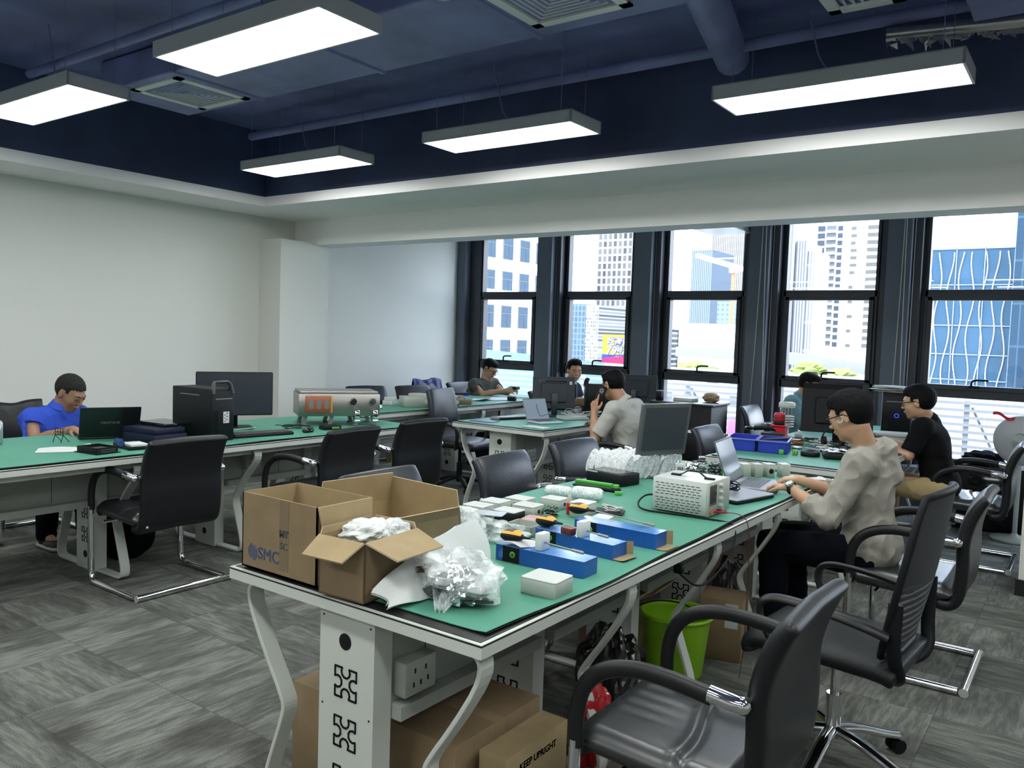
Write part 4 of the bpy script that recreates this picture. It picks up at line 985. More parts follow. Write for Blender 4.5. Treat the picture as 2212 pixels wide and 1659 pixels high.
# wristwatch of the typing man
wt = thing('wristwatch', 'round silver wristwatch with a dark strap on the typing man', 'watch', (-1.178, 4.010, .796)); wt.rotation_euler = (R(30), R(-12), R(-20))
obj('watch_face', MB().cyl((0, 0, .026), (0, 0, .034), .021, 24, mi=0).cyl((0, 0, .034), (0, 0, .0345), .018, 24, mi=1), [M['chrome'], M['paper']], wt)
obj('watch_strap', MB().tube([(0, .031 * math.cos(a), .029 * math.sin(a)) for a in [2 * PI * i / 20 for i in range(20)]], .009, 8, closed=True, flat=(.25, 1)), M['black'], wt)
eb = thing('earphone', 'white earbud in the ear of the typing man', 'earphone', (-.985, 4.055, 1.152))
obj('earbud', MB().tube(smooth_path([(.004, 0, .012), (.014, -.006, .008), (.016, -.008, -.012), (.0, -.008, -.022), (-.006, -.004, -.008)], 2), .0036, 8), M['white'], eb)
# ---------------------------------------------------------------- things on and under the nearest bench
DZ = .7565
def carton(label, loc, rot, d, flaps=(), group=None, th=.005, name='cardboard_box', marks=None, closed=False, cat='box', dark=0):
    """open carton; flaps: list of (side, length, angle) with side in '+x','-x','+y','-y'; angle 0 = upright, 90 = flat outwards"""
    t = thing(name, label, cat, loc, rot, group); w, l, h = d; m = MB()
    m.bb((-w / 2, -l / 2, 0), (w / 2, l / 2, th))
    for a, b in (((-w / 2, -l / 2, 0), (w / 2, -l / 2 + th, h)), ((-w / 2, l / 2 - th, 0), (w / 2, l / 2, h)), ((-w / 2, -l / 2, 0), (-w / 2 + th, l / 2, h)), ((w / 2 - th, -l / 2, 0), (w / 2, l / 2, h))): m.bb(a, b)
    if closed: m.bb((-w / 2, -l / 2, h - th), (w / 2, l / 2, h))
    # inside faces a little lighter, as uncoated board is
    i = MB(); e = th + .0006
    i.add([(-w/2+e,-l/2+e,th*1.2),(w/2-e,-l/2+e,th*1.2),(w/2-e,l/2-e,th*1.2),(-w/2+e,l/2-e,th*1.2),(-w/2+e,-l/2+e,h),(w/2-e,-l/2+e,h),(w/2-e,l/2-e,h),(-w/2+e,l/2-e,h)],[(0,1,2,3),(0,4,5,1),(1,5,6,2),(2,6,7,3),(3,7,4,0)])
    obj('box_body', m, M['card'], t)
    if not closed: obj('box_lining', i, M['card_in'], t)
    for side, L, ang in flaps:
        f = MB(); a = R(ang); n = {'+x': (1, 0), '-x': (-1, 0), '+y': (0, 1), '-y': (0, -1)}[side]; W = (l if n[0] else w); o = (w / 2 if n[0] else l / 2)
        dx, dz = math.sin(a) * L, math.cos(a) * L; T = (-n[1], n[0])
        P = lambda s, u, k: (n[0] * (o + u * dx - k * math.cos(a) * th) + T[0] * s, n[1] * (o + u * dx - k * math.cos(a) * th) + T[1] * s, h + u * dz + k * math.sin(a) * th)
        s0 = W / 2 - .001; s1 = W / 2 - .012
        vs = [P(-s0, 0, 0), P(s0, 0, 0), P(s1, 1, 0), P(-s1, 1, 0), P(-s0, 0, 1), P(s0, 0, 1), P(s1, 1, 1), P(-s1, 1, 1)]
        f.add(vs, [(0, 1, 2, 3)], mi=0); f.add(vs, [(7, 6, 5, 4)], mi=1); f.add(vs, [(0, 4, 5, 1), (1, 5, 6, 2), (2, 6, 7, 3), (3, 7, 4, 0)], mi=2)
        obj('flap', f, [M['card'], M['card_in'], M['card_edge']], t)
    if marks: marks(t, w, l, h)
    return t
def smc(t, w, l, h):
    m = MB(); y = -l / 2 - .0008
    m.text('SMC', .052, (-w / 2 + .130, y, .052)); obj('printed_letters', m, M['ink_blue'], t, label='faded blue printed letters SMC')
    m = MB(); c = (-w / 2 + .055, .052); r = .024; n = 14
    for k in range(-3, 4):
        z0 = k * .0066; hw = math.sqrt(max(0, r * r - z0 * z0))
        m.add([(c[0] - hw + 2 * hw * i / n, y, c[1] + z0 + .004 * math.sin(2 * PI * i / n) + dz) for dz in (-.0021, .0021) for i in range(n + 1)], [(i, i + 1, i + n + 2, i + n + 1) for i in range(n)])
    obj('printed_emblem', m, M['ink_blue'], t, label='round striped blue emblem')
    m = MB(); m.bb((w * .02, y + .0004, .02), (w * .14, y, h - .001)); obj('tape', m, mat('old_tape', (0.20, 0.15, 0.095), .2), t)
    m = MB(); m.text('MT', .03, (w * .08, y - .0006, h * .56), bold=.001); m.text('SC', .03, (w * .08, y - .0006, h * .40)); obj('tape_print', m, M['ink_dark'], t)
carton('tall open cardboard carton with blue SMC print at the left corner of the nearest bench', (-1.955, 1.655, DZ), 0, (.345, .215, .232), [('+x', .070, 172)], marks=smc)
carton('smaller open carton with two yellowish flaps folded outwards, full of plastic bags', (-1.668, 1.642, DZ), R(4), (.170, .225, .165), [('-y', .085, 118), ('+x', .110, 108), ('-x', .02, 8), ('+y', .02, 5)])
carton('low open carton with bent flaps behind the other two cartons', (-1.93, 1.99, DZ), R(-6), (.36, .33, .125), [('-x', .10, -6), ('+y', .085, -4), ('+x', .03, 12)])
# contents of the smaller carton
def crumple(label, name, c, r, seed, m, cat, h=.02, n=26, squash=1, parent=None, fold=2.4, **kw):
    rs = random.Random(seed); k = [(rs.uniform(-1, 1) * fold, rs.uniform(-1, 1) * fold, rs.uniform(-1, 1) * fold, rs.uniform(0, 6)) for _ in range(9)]
    def f(u, v):
        a = 2 * PI * u; b = PI * (v - .5); p = Vector((math.cos(b) * math.cos(a), math.cos(b) * math.sin(a), math.sin(b)))
        d = 0
        for q in k: d += abs(math.sin(p.x * q[0] * 2 + p.y * q[1] * 2 + p.z * q[2] * 2 + q[3]))
        d = 1 + h * (d - 5.5) / 1.2
        x = Vector((math.copysign(abs(p.x) ** squash, p.x) * r[0], math.copysign(abs(p.y) ** squash, p.y) * r[1], p.z * r[2])) * d
        return (x.x, x.y, max(-r[2] * .9, x.z))
    o = MB(); o.grid(f, n * 2, n, smooth=False); 
    z0 = min(v[2] for v in o.v); o.v = [(v[0], v[1], v[2] - z0) for v in o.v]
    return obj(name, o, m, parent, label=label, cat=cat, loc=c, **kw)
crumple('crumpled white foam sheet sticking out of the smaller open carton', 'foam_sheet', (-1.69, 1.66, .885), (.065, .085, .035), 5, M['foam'], 'packing foam', .12)
crumple('glossy clear air-bubble bag inside the smaller open carton', 'plastic_bag', (-1.635, 1.705, .875), (.050, .055, .042), 6, FILM2, 'plastic bag', .08)
# the foam sheet sliding down the carton's right side, and the foil-filled bag
fm = MB()
def fs(u, v):
    hgt = .028 + .125 * min(1, u * 1.25); y = 1.535 + .44 * u + .02 * math.sin(v * 3)
    return (-1.490 - .072 * v + .012 * math.sin(u * 6 + v * 2) + .010 * math.sin(v * 3.1), y, .761 + hgt * v + .004 * math.sin(u * 15))
fm.grid(fs, 30, 14, thick=-.010); fm.grid(lambda u, v: tuple(Vector(fs(u, v * .96)) + Vector((-.014, .01, .004))), 30, 14, thick=-.008)
obj('foam_sheet', fm, M['foam'], label='folded white foam sheet leaning on the smaller open carton', cat='packing foam')
t = thing('plastic_bag', 'clear crinkled bag with silver foil packets near the front edge of the bench', 'plastic bag', (-1.435, 1.745, DZ))
crumple(None, 'foil_packet', (-.02, .0, .003), (.085, .062, .046), 14, M['foil'], None, .20, 15, parent=t)
crumple(None, 'foil_packet', (.05, -.03, .003), (.05, .045, .034), 15, M['foil'], None, .2, 13, parent=t)
crumple(None, 'bag_shade', (.005, -.012, .002), (.125, .060, .030), 19, mat('bag_shade_dark', (.05, .055, .06), .2, spec=.9), None, .18, 14, parent=t, fold=1.9)  # dark piece added so the inside of the bag reads as shaded
crumple(None, 'bag_film', (-.02, .01, .001), (.150, .105, .068), 16, FILM, None, .20, 17, parent=t, fold=1.9)
for (x, y, a, l) in ((.05, -.105, -60, .09), (-.10, -.06, 200, .10), (.10, .02, 10, .05)):
    b = MB(); a = R(a); b.grid(lambda u, v: (x - .25 * math.cos(a) * .3 + l * u * math.cos(a) + (v - .5) * .09 * (1 - .7 * u) * -math.sin(a), y - .07 * math.sin(a) + l * u * math.sin(a) + (v - .5) * .09 * (1 - .7 * u) * math.cos(a), .045 * (1 - u) + .004 + .012 * math.sin(v * 14 + u * 5) * (1 - u * .5)), 8, 14, smooth=False)
    obj('bag_corner', b, FILM, t)
crumple('clear bag standing behind the foil-filled bag', 'plastic_bag', (-1.755, 2.20, DZ), (.060, .050, .070), 21, FILM, 'plastic bag', .10, squash=.6)
crumple('milky plastic pouch beside the silver die-cast bracket', 'plastic_bag', (-1.80, 2.28, DZ), (.05, .04, .055), 22, FILM2, 'plastic bag', .10)
t = thing('plastic_bag', 'clear bag of silver metal parts lying behind the nearest blue box', 'plastic bag', (-1.72, 2.345, DZ)); crumple(None, 'metal_parts', (-.07, -.03, 0), (.028, .028, .022), 23, M['foil'], None, .2, parent=t); crumple(None, 'bag_film', (0, 0, 0), (.11, .05, .036), 24, FILM, None, .2, parent=t)

# moulded grey-white boxes
def little_box(label, x, y, d, rot=0, hole=None, body='offwhite', lid='white', group='small white enclosure boxes', z=DZ, name='enclosure_box'):
    t = thing(name, label, 'box', (x, y, z), R(rot), group); w, l, h = d
    obj('box_body', MB().rbox((0, 0, (h - .004) / 2), (w, l, h - .004), .006, .001), M[body], t); obj('box_lid', MB().rbox((0, 0, h - .002), (w + .001, l + .001, .005), .008, .0015), M[lid], t)
    if hole:
        q = MB(); a, b = (w / 2, 0) if hole == 'x' else (0, -l / 2); n = (1, 0) if hole == 'x' else (0, -1)
        q.cyl((a + n[0] * -.001, b + n[1] * -.001, h * .45), (a + n[0] * .0006, b + n[1] * .0006, h * .45), h * .20, 18); obj('box_hole', q, M['black'], t)
    return t
little_box('plain light grey square box alone near the front of the nearest bench', -1.262, 1.962, (.118, .105, .048), 3)
BX = [(-2.02, 2.50, .100, .085, .045, 'leftmost small white box, next to the blue carton', None), (-2.03, 2.615, .105, .085, .045, 'second small white box from the left in the cluster', None), (-2.03, 2.73, .105, .090, .045, 'third small white box from the left in the cluster', None),
      (-1.995, 2.865, .105, .090, .042, 'small white box with a cable clip, farthest back in the cluster', 'y'), (-1.885, 2.765, .105, .090, .044, 'small white box with a round hole, right behind the black one', 'x'), (-1.885, 2.97, .100, .085, .042, 'small white box with a round hole beside the bubble-wrap roll', 'x')]
for (x, y, w_, l_, h_, lb, ho) in BX: little_box(lb, x, y, (w_, l_, h_), 2, ho)
little_box('taller pale grey block beside the red glue bottle', -1.70, 2.90, (.085, .090, .062), 4)
little_box('black box with a white lid and silver ring in the cluster of small white boxes', -1.885, 2.63, (.105, .085, .043), 3, 'x', 'black')
little_box('flat white charger box behind the farthest probe', -1.59, 2.875, (.075, .080, .022), 8, None, 'white')
little_box('flat white switch plate lying by the die-cast bracket', -1.86, 2.49, (.080, .060, .010), 20, None, 'offwhite')
little_box('two-part flat white cover leaning in front of the open silver case', -1.79, 2.56, (.085, .05, .012), -12, None, 'offwhite')
t = thing('bracket', 'silver die-cast bracket with a wide flange standing among the white boxes', 'bracket', (-1.815, 2.39, DZ), R(20))
obj('bracket_body', MB().rbox((0, 0, .038), (.048, .045, .076), .006).cyl((0, -.0225, .05), (0, -.0235, .05), .009, 14).cyl((.0, -.0225, .022), (0, -.0235, .022), .006, 14), mat('dull_alu', (.30, .33, .31), .45, metal=.4), t); obj('flange', MB().rbox((.01, 0, .078), (.12, .075, .004), .012), M['alu'], t)
t = thing('open_case', 'open shallow silver case in front of the black box', 'box', (-1.72, 2.505, DZ), R(4)); m = MB()
w_, l_, h_ = .115, .10, .036
for a, b in (((-w_/2, -l_/2, 0), (w_/2, l_/2, .003)), ((-w_/2, -l_/2, 0), (w_/2, -l_/2 + .004, h_)), ((-w_/2, l_/2 - .004, 0), (w_/2, l_/2, h_)), ((-w_/2, -l_/2, 0), (-w_/2 + .004, l_/2, h_)), ((w_/2 - .004, -l_/2, 0), (w_/2, l_/2, h_))): m.bb(a, b)
obj('case_shell', m, M['offwhite'], t)
obj('device_box', MB().rbox((0, 0, .011), (.115, .085, .022), .003).bb((.0585, -.042, .002), (.0575, .042, .02)), mat('glossy_pink_card', (.55, .33, .34), .2), label='flat glossy red and white printed box beside the black box', cat='box', loc=(-1.765, 2.66, DZ), rotz=R(10))
bl = thing('blue_carton', 'dark blue printed carton beside the low open carton', 'box', (-1.965, 2.335, DZ), R(-4)); obj('box_body', MB().rbox((0, 0, .030), (.135, .085, .060), .002), mat('dark_blue_card', (.02, .035, .20), .4), bl)
m = MB(); 
for k in range(3): m.bb((-.02, -.0432, .018 + .012 * k), (.035 - .01 * k, -.0427, .021 + .012 * k))
obj('printed_lines', m, mat('pale_blue_ink', (.16, .22, .50), .5), bl)
# circuit boards, glue, tray with earphones
def boards(label, x, y, n, d, rot=0, dz=.014, name='circuit_board_stack', z=DZ):
    t = thing(name, label, 'circuit boards', (x, y, z), R(rot)); rs = random.Random(int(x * 100))
    for k in range(n):
        b = MB(); o = rs.uniform(-.004, .004); b.rbox((o, o, .004 + k * dz), (d[0], d[1], .002), .003, mi=0)
        for q in range(14): b.box((o + rs.uniform(-.42, .42) * d[0], o + rs.uniform(-.42, .42) * d[1], .0065 + k * dz), (rs.uniform(.004, .014), rs.uniform(.004, .012), rs.uniform(.002, .005)), None, rs.choice((1, 1, 2)))
        if n > 3: b.box((o + d[0] * .46, o - d[1] * .3, .008 + k * dz), (.012, .03, .010), None, 3)
        if n > 3: b.box((o + d[0] * .46, o + d[1] * .3, .008 + k * dz), (.012, .03, .010), None, 3)
        obj('circuit_board', b, [M['pcb'], M['black'], M['alu'], M['terminal']], t)
boards('pair of tiny green circuit boards among the white boxes', -1.80, 2.815, 3, (.055, .05))
boards('tall stack of black and green controller boards beside the closed laptop', -1.66, 4.23, 6, (.085, .11), 20, .016)
boards('spread pile of dark controller modules behind the power supply', -1.80, 4.38, 3, (.12, .10), -15, .018)
t = thing('glue_bottle', 'small red bottle with a clear nozzle cap standing by the pale block', 'bottle', (-1.765, 2.895, DZ))
obj('bottle', MB().lathe([(0, 0), (.011, .0), (.012, .004), (.012, .045), (.010, .05)], n=18), M['red'], t); obj('bottle_cap', MB().lathe([(.011, .048), (.011, .068), (.007, .072), (.005, .098), (0, .100)], n=18), mat('frosted_cap', (.62, .55, .52), .3, trans=.3), t)
t = thing('tray', 'black tray holding white earphone cable behind the pale block', 'tray', (-1.685, 3.02, DZ), R(18)); m = MB().rbox((0, 0, .006), (.20, .105, .010), .01); obj('tray_body', m, M['black'], t)
c = MB()
for k in range(5): c.tube([(.05 + .03 * math.cos(a + k) * (1 + .15 * k), .018 * math.sin(a + k * .7), .014 + .004 * k + .004 * math.sin(3 * a)) for a in [2 * PI * i / 18 for i in range(18)]], .0028, 6, closed=True)
obj('earphone_cable', c, M['white_cable'], label='white earphone cable coiled on the black tray', cat='cable', loc=(-1.685, 3.02, DZ), rotz=R(18))

# blue boxes with probes
def blue_carton(label, x, y, L, W, Hh, rot, openend=False, flip=False, group='long blue meter cartons'):
    t = thing('meter_carton', label, 'box', (x, y, DZ), R(rot), group); w = MB(); w.bb((-L / 2, -W / 2, 0), (L / 2, W / 2, Hh - .001)); obj('box_body', w, M['blue_box'], t)
    obj('box_top', MB().bb((-L / 2, -W / 2, Hh - .001), (L / 2, W / 2, Hh)), M['blue_box_top'], t)
    m = MB(); m.bb((-L * .42, -W / 2 - .0006, .0), (-L * .22, -W / 2, Hh * .98)); obj('dark_panel', m, M['black'], t)
    m = MB(); m.lathe([(.004, 0), (.011, 0), (.011, .0008), (.004, .0008)], (-L * .30, -W / 2 - .0012, Hh * .5), 20, rot=(PI / 2, 0, 0)); obj('green_emblem', m, mat('emblem_green', (.10, .35, .04), .5), t)
    m = MB()
    for k in range(3): m.bb((-L * .46 + k * .006, -W / 2 - .0008, Hh * .2), (-L * .46 + .0025 + k * .006, -W / 2 - .0002, Hh * (.6 + .1 * k)))
    obj('printed_bars', m, M['blue_box_top'], t)
    f = MB()
    if openend:
        f.grid(lambda u, v: (L / 2 + .045 * u, -W / 2 + W * v, .004 + .010 * max(0, u - .6)), 8, 2, thick=.0015); f.grid(lambda u, v: (L / 2 + .02 * u, W / 2 + .012 * u, .006 + (Hh - .006) * v), 2, 2, thick=.0015)
    else:
        f.grid(lambda u, v: (-L / 2 + .10 * u + .02 * math.sin(v * 3), -W / 2 - .004 + (W + .03) * v, Hh + .004 + .012 * math.sin(u * 3 + v)), 8, 6, thick=.001)
    obj('flap', f, M['card_in'] if openend else M['paper'], t)
    return t
blue_carton('nearest long blue carton with a torn-open white label and a probe on it', -1.415, 2.185, .335, .085, .052, 1)
blue_carton('middle long blue carton with its right end flaps folded open', -1.445, 2.45, .335, .085, .050, -5, True)
blue_carton('farthest long blue carton with an open end, under a yellow and black probe', -1.40, 2.66, .340, .085, .056, -1, True)
def probe(label, x, y, z, rot, sponge=True, L=.20, sx=.12):
    t = thing('meter_probe', label, 'meter', (x, y, z), R(rot), 'yellow and black probes')
    def sec(s): return .006 + .019 * math.sin(PI * min(1, s * 1.25 + .12)) ** .8 if s < .75 else .011 * (1.35 - s)
    m = MB(); n = 16
    def hb(u, v):
        s = u; r = max(.004, sec(s)) ; a = 2 * PI * v; zz = r * .82 * math.sin(a)
        return (-.055 + .115 * s, r * 1.25 * math.cos(a), .018 + zz + .006 * s)
    m.grid(hb, n, 20); obj('handle', m, M['black'], t)
    y_ = MB(); y_.grid(lambda u, v: (lambda p: (p[0], p[1] * 1.03, p[2] * 1.0 + .0012))(hb(.06 + .62 * u, .08 + .34 * v)), 12, 10, thick=.0015); obj('yellow_shell', y_, M['yellow'], t)
    d = MB(); d.grid(lambda u, v: (lambda p: (p[0], p[1], p[2] + .0030))(hb(.14 + .30 * u, .15 + .20 * v)), 8, 6, thick=.001); obj('display', d, M['dark_grey'], t)
    r = MB(); r.cyl((.055, 0, .024), (.055 + L, 0, .016), .0026, 10, mi=0); r.cyl((.055 + L - .035, 0, .0175), (.06 + L, 0, .0158), .0052, 12, mi=0); r.ball((.06 + L, 0, .0158), .0052, 10, 0); obj('rod', r, M['dull_chrome'], t)
    return t
def sponge(label, x, y, z, rot): return obj('sponge_block', MB().rbox((0, 0, .0275), (.026, .050, .055), .003), M['foam'], label=label, cat='sponge', group='white melamine sponge blocks', loc=(x, y, z), rotz=R(rot))
probe('yellow and black probe meter on the nearest long blue carton', -1.525, 2.175, DZ + .058, -2); sponge('white sponge block pierced by the nearest probe', -1.425, 2.18, DZ + .053, 0)
probe('yellow and black probe meter on the middle long blue carton', -1.575, 2.455, DZ + .052, -8); sponge('white sponge block pierced by the middle probe', -1.42, 2.43, DZ + .051, -6)
probe('yellow and black probe meter on the farthest long blue carton', -1.585, 2.70, DZ + .058, -6, L=.26)
obj('battery_box', MB().rbox((0, 0, .012), (.05, .03, .024), .003), mat('dark_red_label', (.12, .02, .02), .4), label='small dark red battery pack beside the middle sponge block', cat='battery', loc=(-1.475, 2.42, DZ + .051), rotz=R(-10))
# power supply
t = thing('power_supply', 'white bench power supply with slotted side and black carry handle', 'power supply', (-1.425, 3.355, DZ), R(0))
w_, l_, h_ = .250, .235, .142; m = MB().rbox((0, 0, h_ / 2 + .006), (w_, l_, h_), .004)
obj('case', m, M['white'], t)
m = MB()
for blk in range(2):
    for r_ in range(5):
        for k in range(9):
            m.box((-.100 + k * .0235 + (.004 if r_ % 2 else -.004), -l_ / 2 - .0004, .125 - r_ * .0115 - blk * .064), (.016, .001, .0026))
obj('vent_slots', m, M['black'], t)
m = MB().rbox((w_ / 2 + .004, 0, h_ / 2 + .006), (.010, l_ + .004, h_ + .002), .003); obj('front_panel', m, M['offwhite'], t)
obj('display', MB().bb((w_ / 2 + .009, -.105, .05), (w_ / 2 + .0105, -.035, .135)), M['black_gloss'], t)
for k in range(4): obj('knob', MB().cyl((w_ / 2 + .009, .0, .040 + k * .029), (w_ / 2 + .027, .0, .040 + k * .029), .0095, 16), M['white'], t)
obj('power_button', MB().cyl((w_ / 2 + .009, -.092, .022), (w_ / 2 + .014, -.092, .022), .011, 16), M['orange'], t)
for y, mm in ((-.05, 'red'), (-.02, 'black'), (.02, 'offwhite')): obj('terminal_post', MB().cyl((w_ / 2 + .009, y, .02), (w_ / 2 + .026, y, .02), .006, 12), M[mm], t)
obj('handle', MB().tube(smooth_path([(-.055, -.02, h_ + .010), (-.03, -.02, h_ + .016), (.0, -.02, h_ + .038), (.045, -.02, h_ + .036), (.075, -.02, h_ + .012), (.1, -.02, h_ + .010)], 2), .0045, 8, flat=(.6, 1.8)).rbox((-.06, -.02, h_ + .010), (.045, .018, .008), .003).rbox((.095, -.02, h_ + .010), (.045, .018, .008), .003), M['black'], t)
for sx in (-.1, .1):
    for sy in (-.09, .09): obj('foot', MB().cyl((sx, sy, 0), (sx, sy, .007), .009, 12), M['black'], t)
obj('mains_lead', MB().tube(smooth_path([(-1.56, 3.31, .81), (-1.60, 3.27, .812), (-1.615, 3.22, .78), (-1.57, 3.17, .762), (-1.45, 3.20, .7605), (-1.30, 3.215, .7605), (-1.22, 3.22, .7605), (-1.17, 3.24, .75), (-1.152, 3.19, .66), (-1.158, 3.0, .585), (-1.165, 2.85, .575), (-1.19, 2.735, .655)], 3), .0042, 8), M['black'], label='black power cord running from the power supply over the bench edge', cat='cable')
obj('power_plug', MB().rbox((0, 0, 0), (.035, .026, .034), .006), M['black'], label='black plug hanging under the edge of the nearest bench', cat='plug', loc=(-1.192, 2.735, .672))
obj('test_lead', MB().tube(smooth_path([(-1.255, 3.30, .778), (-1.23, 3.30, .782), (-1.19, 3.34, .775), (-1.155, 3.36, .74), (-1.15, 3.365, .55), (-1.155, 3.37, .2), (-1.18, 3.40, .05)], 3), .0018, 6, mi=0).cyl((-1.27, 3.30, .778), (-1.235, 3.30, .782), .005, 10, mi=1), [mat('red_wire', (.16, .015, .012), .4), M['red']], label='thin red test lead with a red clip hanging over the bench edge', cat='cable')

# laptops, screens
def laptop(label, loc, rot, w, d, ang, shell, scr, keys='dark_grey', brand=None, group=None, logo=None):
    t = thing('laptop', label, 'laptop', loc, R(rot), group)   # +y is the hinge side, -y faces the user
    obj('base', MB().rbox((0, 0, .008), (w, d, .016), .010, .004), shell, t)
    k = MB(); n = 13
    for r_ in range(5):
        for q in range(n): k.rbox((-w * .42 + (q + .5) * w * .84 / n, d * .30 - r_ * d * .105, .0168), (w * .84 / n * .86, d * .088, .0018), .001, n=1)
    k.bb((-w * .16, -d * .44, .0160), (w * .16, -d * .24, .0163), mi=1); obj('keyboard', k, [M[keys], shell], t)
    a = R(ang); L = d * .98; th = .006
    s = MB(); s.rbox((0, 0, 0), (w, L, th), .008, .002); e = Euler((PI - a, 0, 0)).to_matrix()
    def place(mb): mb.v = [tuple(e @ Vector((v[0], v[1] + 0, v[2])) + Vector((0, d / 2 - .004 - math.cos(a) * L / 2 * 1, .014 + math.sin(a) * L / 2))) for v in mb.v]; return mb
    # lid: rotated about the hinge; screen on the user side
    def lid(mb): mb.v = [(v[0], d / 2 - .004 - (L / 2 + v[1]) * math.cos(a) - v[2] * math.sin(a) * -1, .014 + (L / 2 + v[1]) * math.sin(a) - v[2] * math.cos(a) * -1) for v in mb.v]; return mb
    lo = obj('lid', lid(MB().rbox((0, 0, .003), (w, L, th), .008, .002)), shell, t)
    obj('screen', lid(MB().bb((-w * .485, -L * .46, -.0012), (w * .485, L * .47, -.0002))), scr, lo)
    obj('bezel', lid(MB().bb((-w * .497, -L * .49, -.0003), (w * .497, L * .492, .0001))), M['black'], lo)
    if brand: 
        q = MB().text(brand, .026, (0, 0, 0), rot=(0, 0, PI)); q.v = [(v[0], v[1], .0064 + v[2]) for v in q.v]; obj('lid_lettering', lid(q), M['mid_grey'], lo)
    return t
SIL = mat('silver_laptop_shell', (.26, .28, .32), .35, metal=.3)
laptop('open silver laptop the man in the windbreaker types on', (-1.40, 4.17, DZ), 97, .34, .235, 110, SIL, mat('pale_grey_screen', (.20, .24, .29), .12, spec=.8), 'dark_grey')
t = thing('laptop', 'closed silver laptop with a black cable bundle on top', 'laptop', (-1.375, 3.78, DZ), R(-14)); obj('base', MB().rbox((0, 0, .009), (.235, .315, .012), .012), M['black'], t); obj('lid', MB().rbox((0, 0, .0185), (.235, .315, .007), .012), SIL, t)
c = MB(); rs = random.Random(9)
for k in range(9):
    rx, ry = rs.uniform(.03, .062), rs.uniform(.02, .038); ox, oy, tl = rs.uniform(-.012, .012), rs.uniform(-.01, .01), rs.uniform(-.5, .5)
    c.tube([(ox + rx * math.cos(a), oy + ry * math.sin(a), .006 + .026 * (.5 + .5 * math.sin(a + tl * 3)) + .004 * k * .5) for a in [2 * PI * i / 22 for i in range(22)]], .0022, 6, closed=True)
c.rbox((-.02, .0, .034), (.012, .022, .062), .004)
obj('cable_bundle', c, M['black'], label='black cable bundle lying on the closed silver laptop', cat='cable', loc=(-1.41, 3.80, DZ + .022))
def monitor(label, x, y, rot, w, h, zc, tilt=0, back=M['black'], scr=M['screen'], stand='plate', frame_t=.012, z=DZ, thick=.035, tall=None, portrait=False, details=None):
    """local -y is the screen side"""
    t = thing('monitor', label, 'monitor', (x, y, z), R(rot), 'computer monitors'); a = R(tilt)
    def tl(mb): mb.v = [(v[0], v[1] * math.cos(a) + v[2] * math.sin(a), zc + v[2] * math.cos(a) - v[1] * math.sin(a)) for v in mb.v]; return mb
    obj('housing', tl(MB().rbox((0, 0, 0), (w, h, thick * .5), .010, .003, rot=(PI / 2, 0, 0)).rbox((0, thick * .4, 0), (w * .62, h * .62, thick * .7), .02, .01, rot=(PI / 2, 0, 0))), back, t)
    obj('screen', tl(MB().bb((-w / 2 + frame_t, -thick * .27, -h / 2 + frame_t * 1.4), (w / 2 - frame_t, -thick * .255, h / 2 - frame_t))), scr, t)
    s = MB().rbox((0, .05, .006), (min(.26, w * .55), .20, .012), .03, .003); obj('stand_foot', s, back, t)
    obj('stand_neck', MB().rbox((0, .055, zc * .5), (.055, .022, zc), .006), back, t)
    if details: details(t, tl, w, h, thick)
    return t
t = monitor('grey-framed square monitor standing behind the power supply', -1.885, 4.04, 66, .335, .285, .262, -8, back=mat('grey_metal_bezel', (.10, .105, .11), .35), scr=mat('dark_blue_grey_screen', (.045, .052, .066), .35), frame_t=.020, thick=.05)
# bubble-wrapped stack: rows of padded envelopes leaning together
w = thing('bubble_wrap_stack', 'row of bubble-wrapped panels stacked behind the black controller box', 'packaging', (-2.05, 4.02, DZ), R(-20))
for k in range(13):
    m = MB(); y = -.02 + k * .030 - .18; rs = random.Random(k); hh = .115 + rs.uniform(-.01, .014); ww = .15 + rs.uniform(-.01, .01)
    def f(u, v): a = 2 * PI * v; return (ww * (2 * u - 1) + .010 * math.cos(a) , y + .0155 * math.cos(a) + .10 * (max(0, math.sin(a))) * .0 + .05 * (math.sin(a) * .5 + .5), hh * .5 + (hh * .5) * math.sin(a) + .004 * math.sin(u * 40 + k))
    m.grid(f, 30, 18); obj('wrapped_panel', m, FILM2, w)
w = thing('bubble_wrap_roll', 'clear bubble-wrap roll lying behind the small white boxes', 'packaging', (-1.975, 3.20, DZ), R(10), 'bubble wrap rolls')
def roll(t, x0, L, r, seed):
    rs = random.Random(seed); m = MB(); m.grid(lambda u, v: (x0 + L * u, (r + .003 * math.sin(u * 60) * math.sin(v * 40) + .004 * math.sin(u * 9 + seed)) * (1 - .5 * abs(2 * u - 1) ** 8) * 1.25 * math.cos(2 * PI * v), r * .95 + (r + .003 * math.sin(v * 50)) * (1 - .5 * abs(2 * u - 1) ** 8) * math.sin(2 * PI * v) * .9), 44, 22); obj('roll_wrap', m, FILM2, t)
roll(w, -.10, .13, .026, 1)
w2 = thing('bubble_wrap_roll', 'thicker bubble-wrap roll with its open end towards the red glue bottle', 'packaging', (-1.975, 3.20, DZ), R(10), 'bubble wrap rolls'); roll(w2, .035, .15, .031, 2)
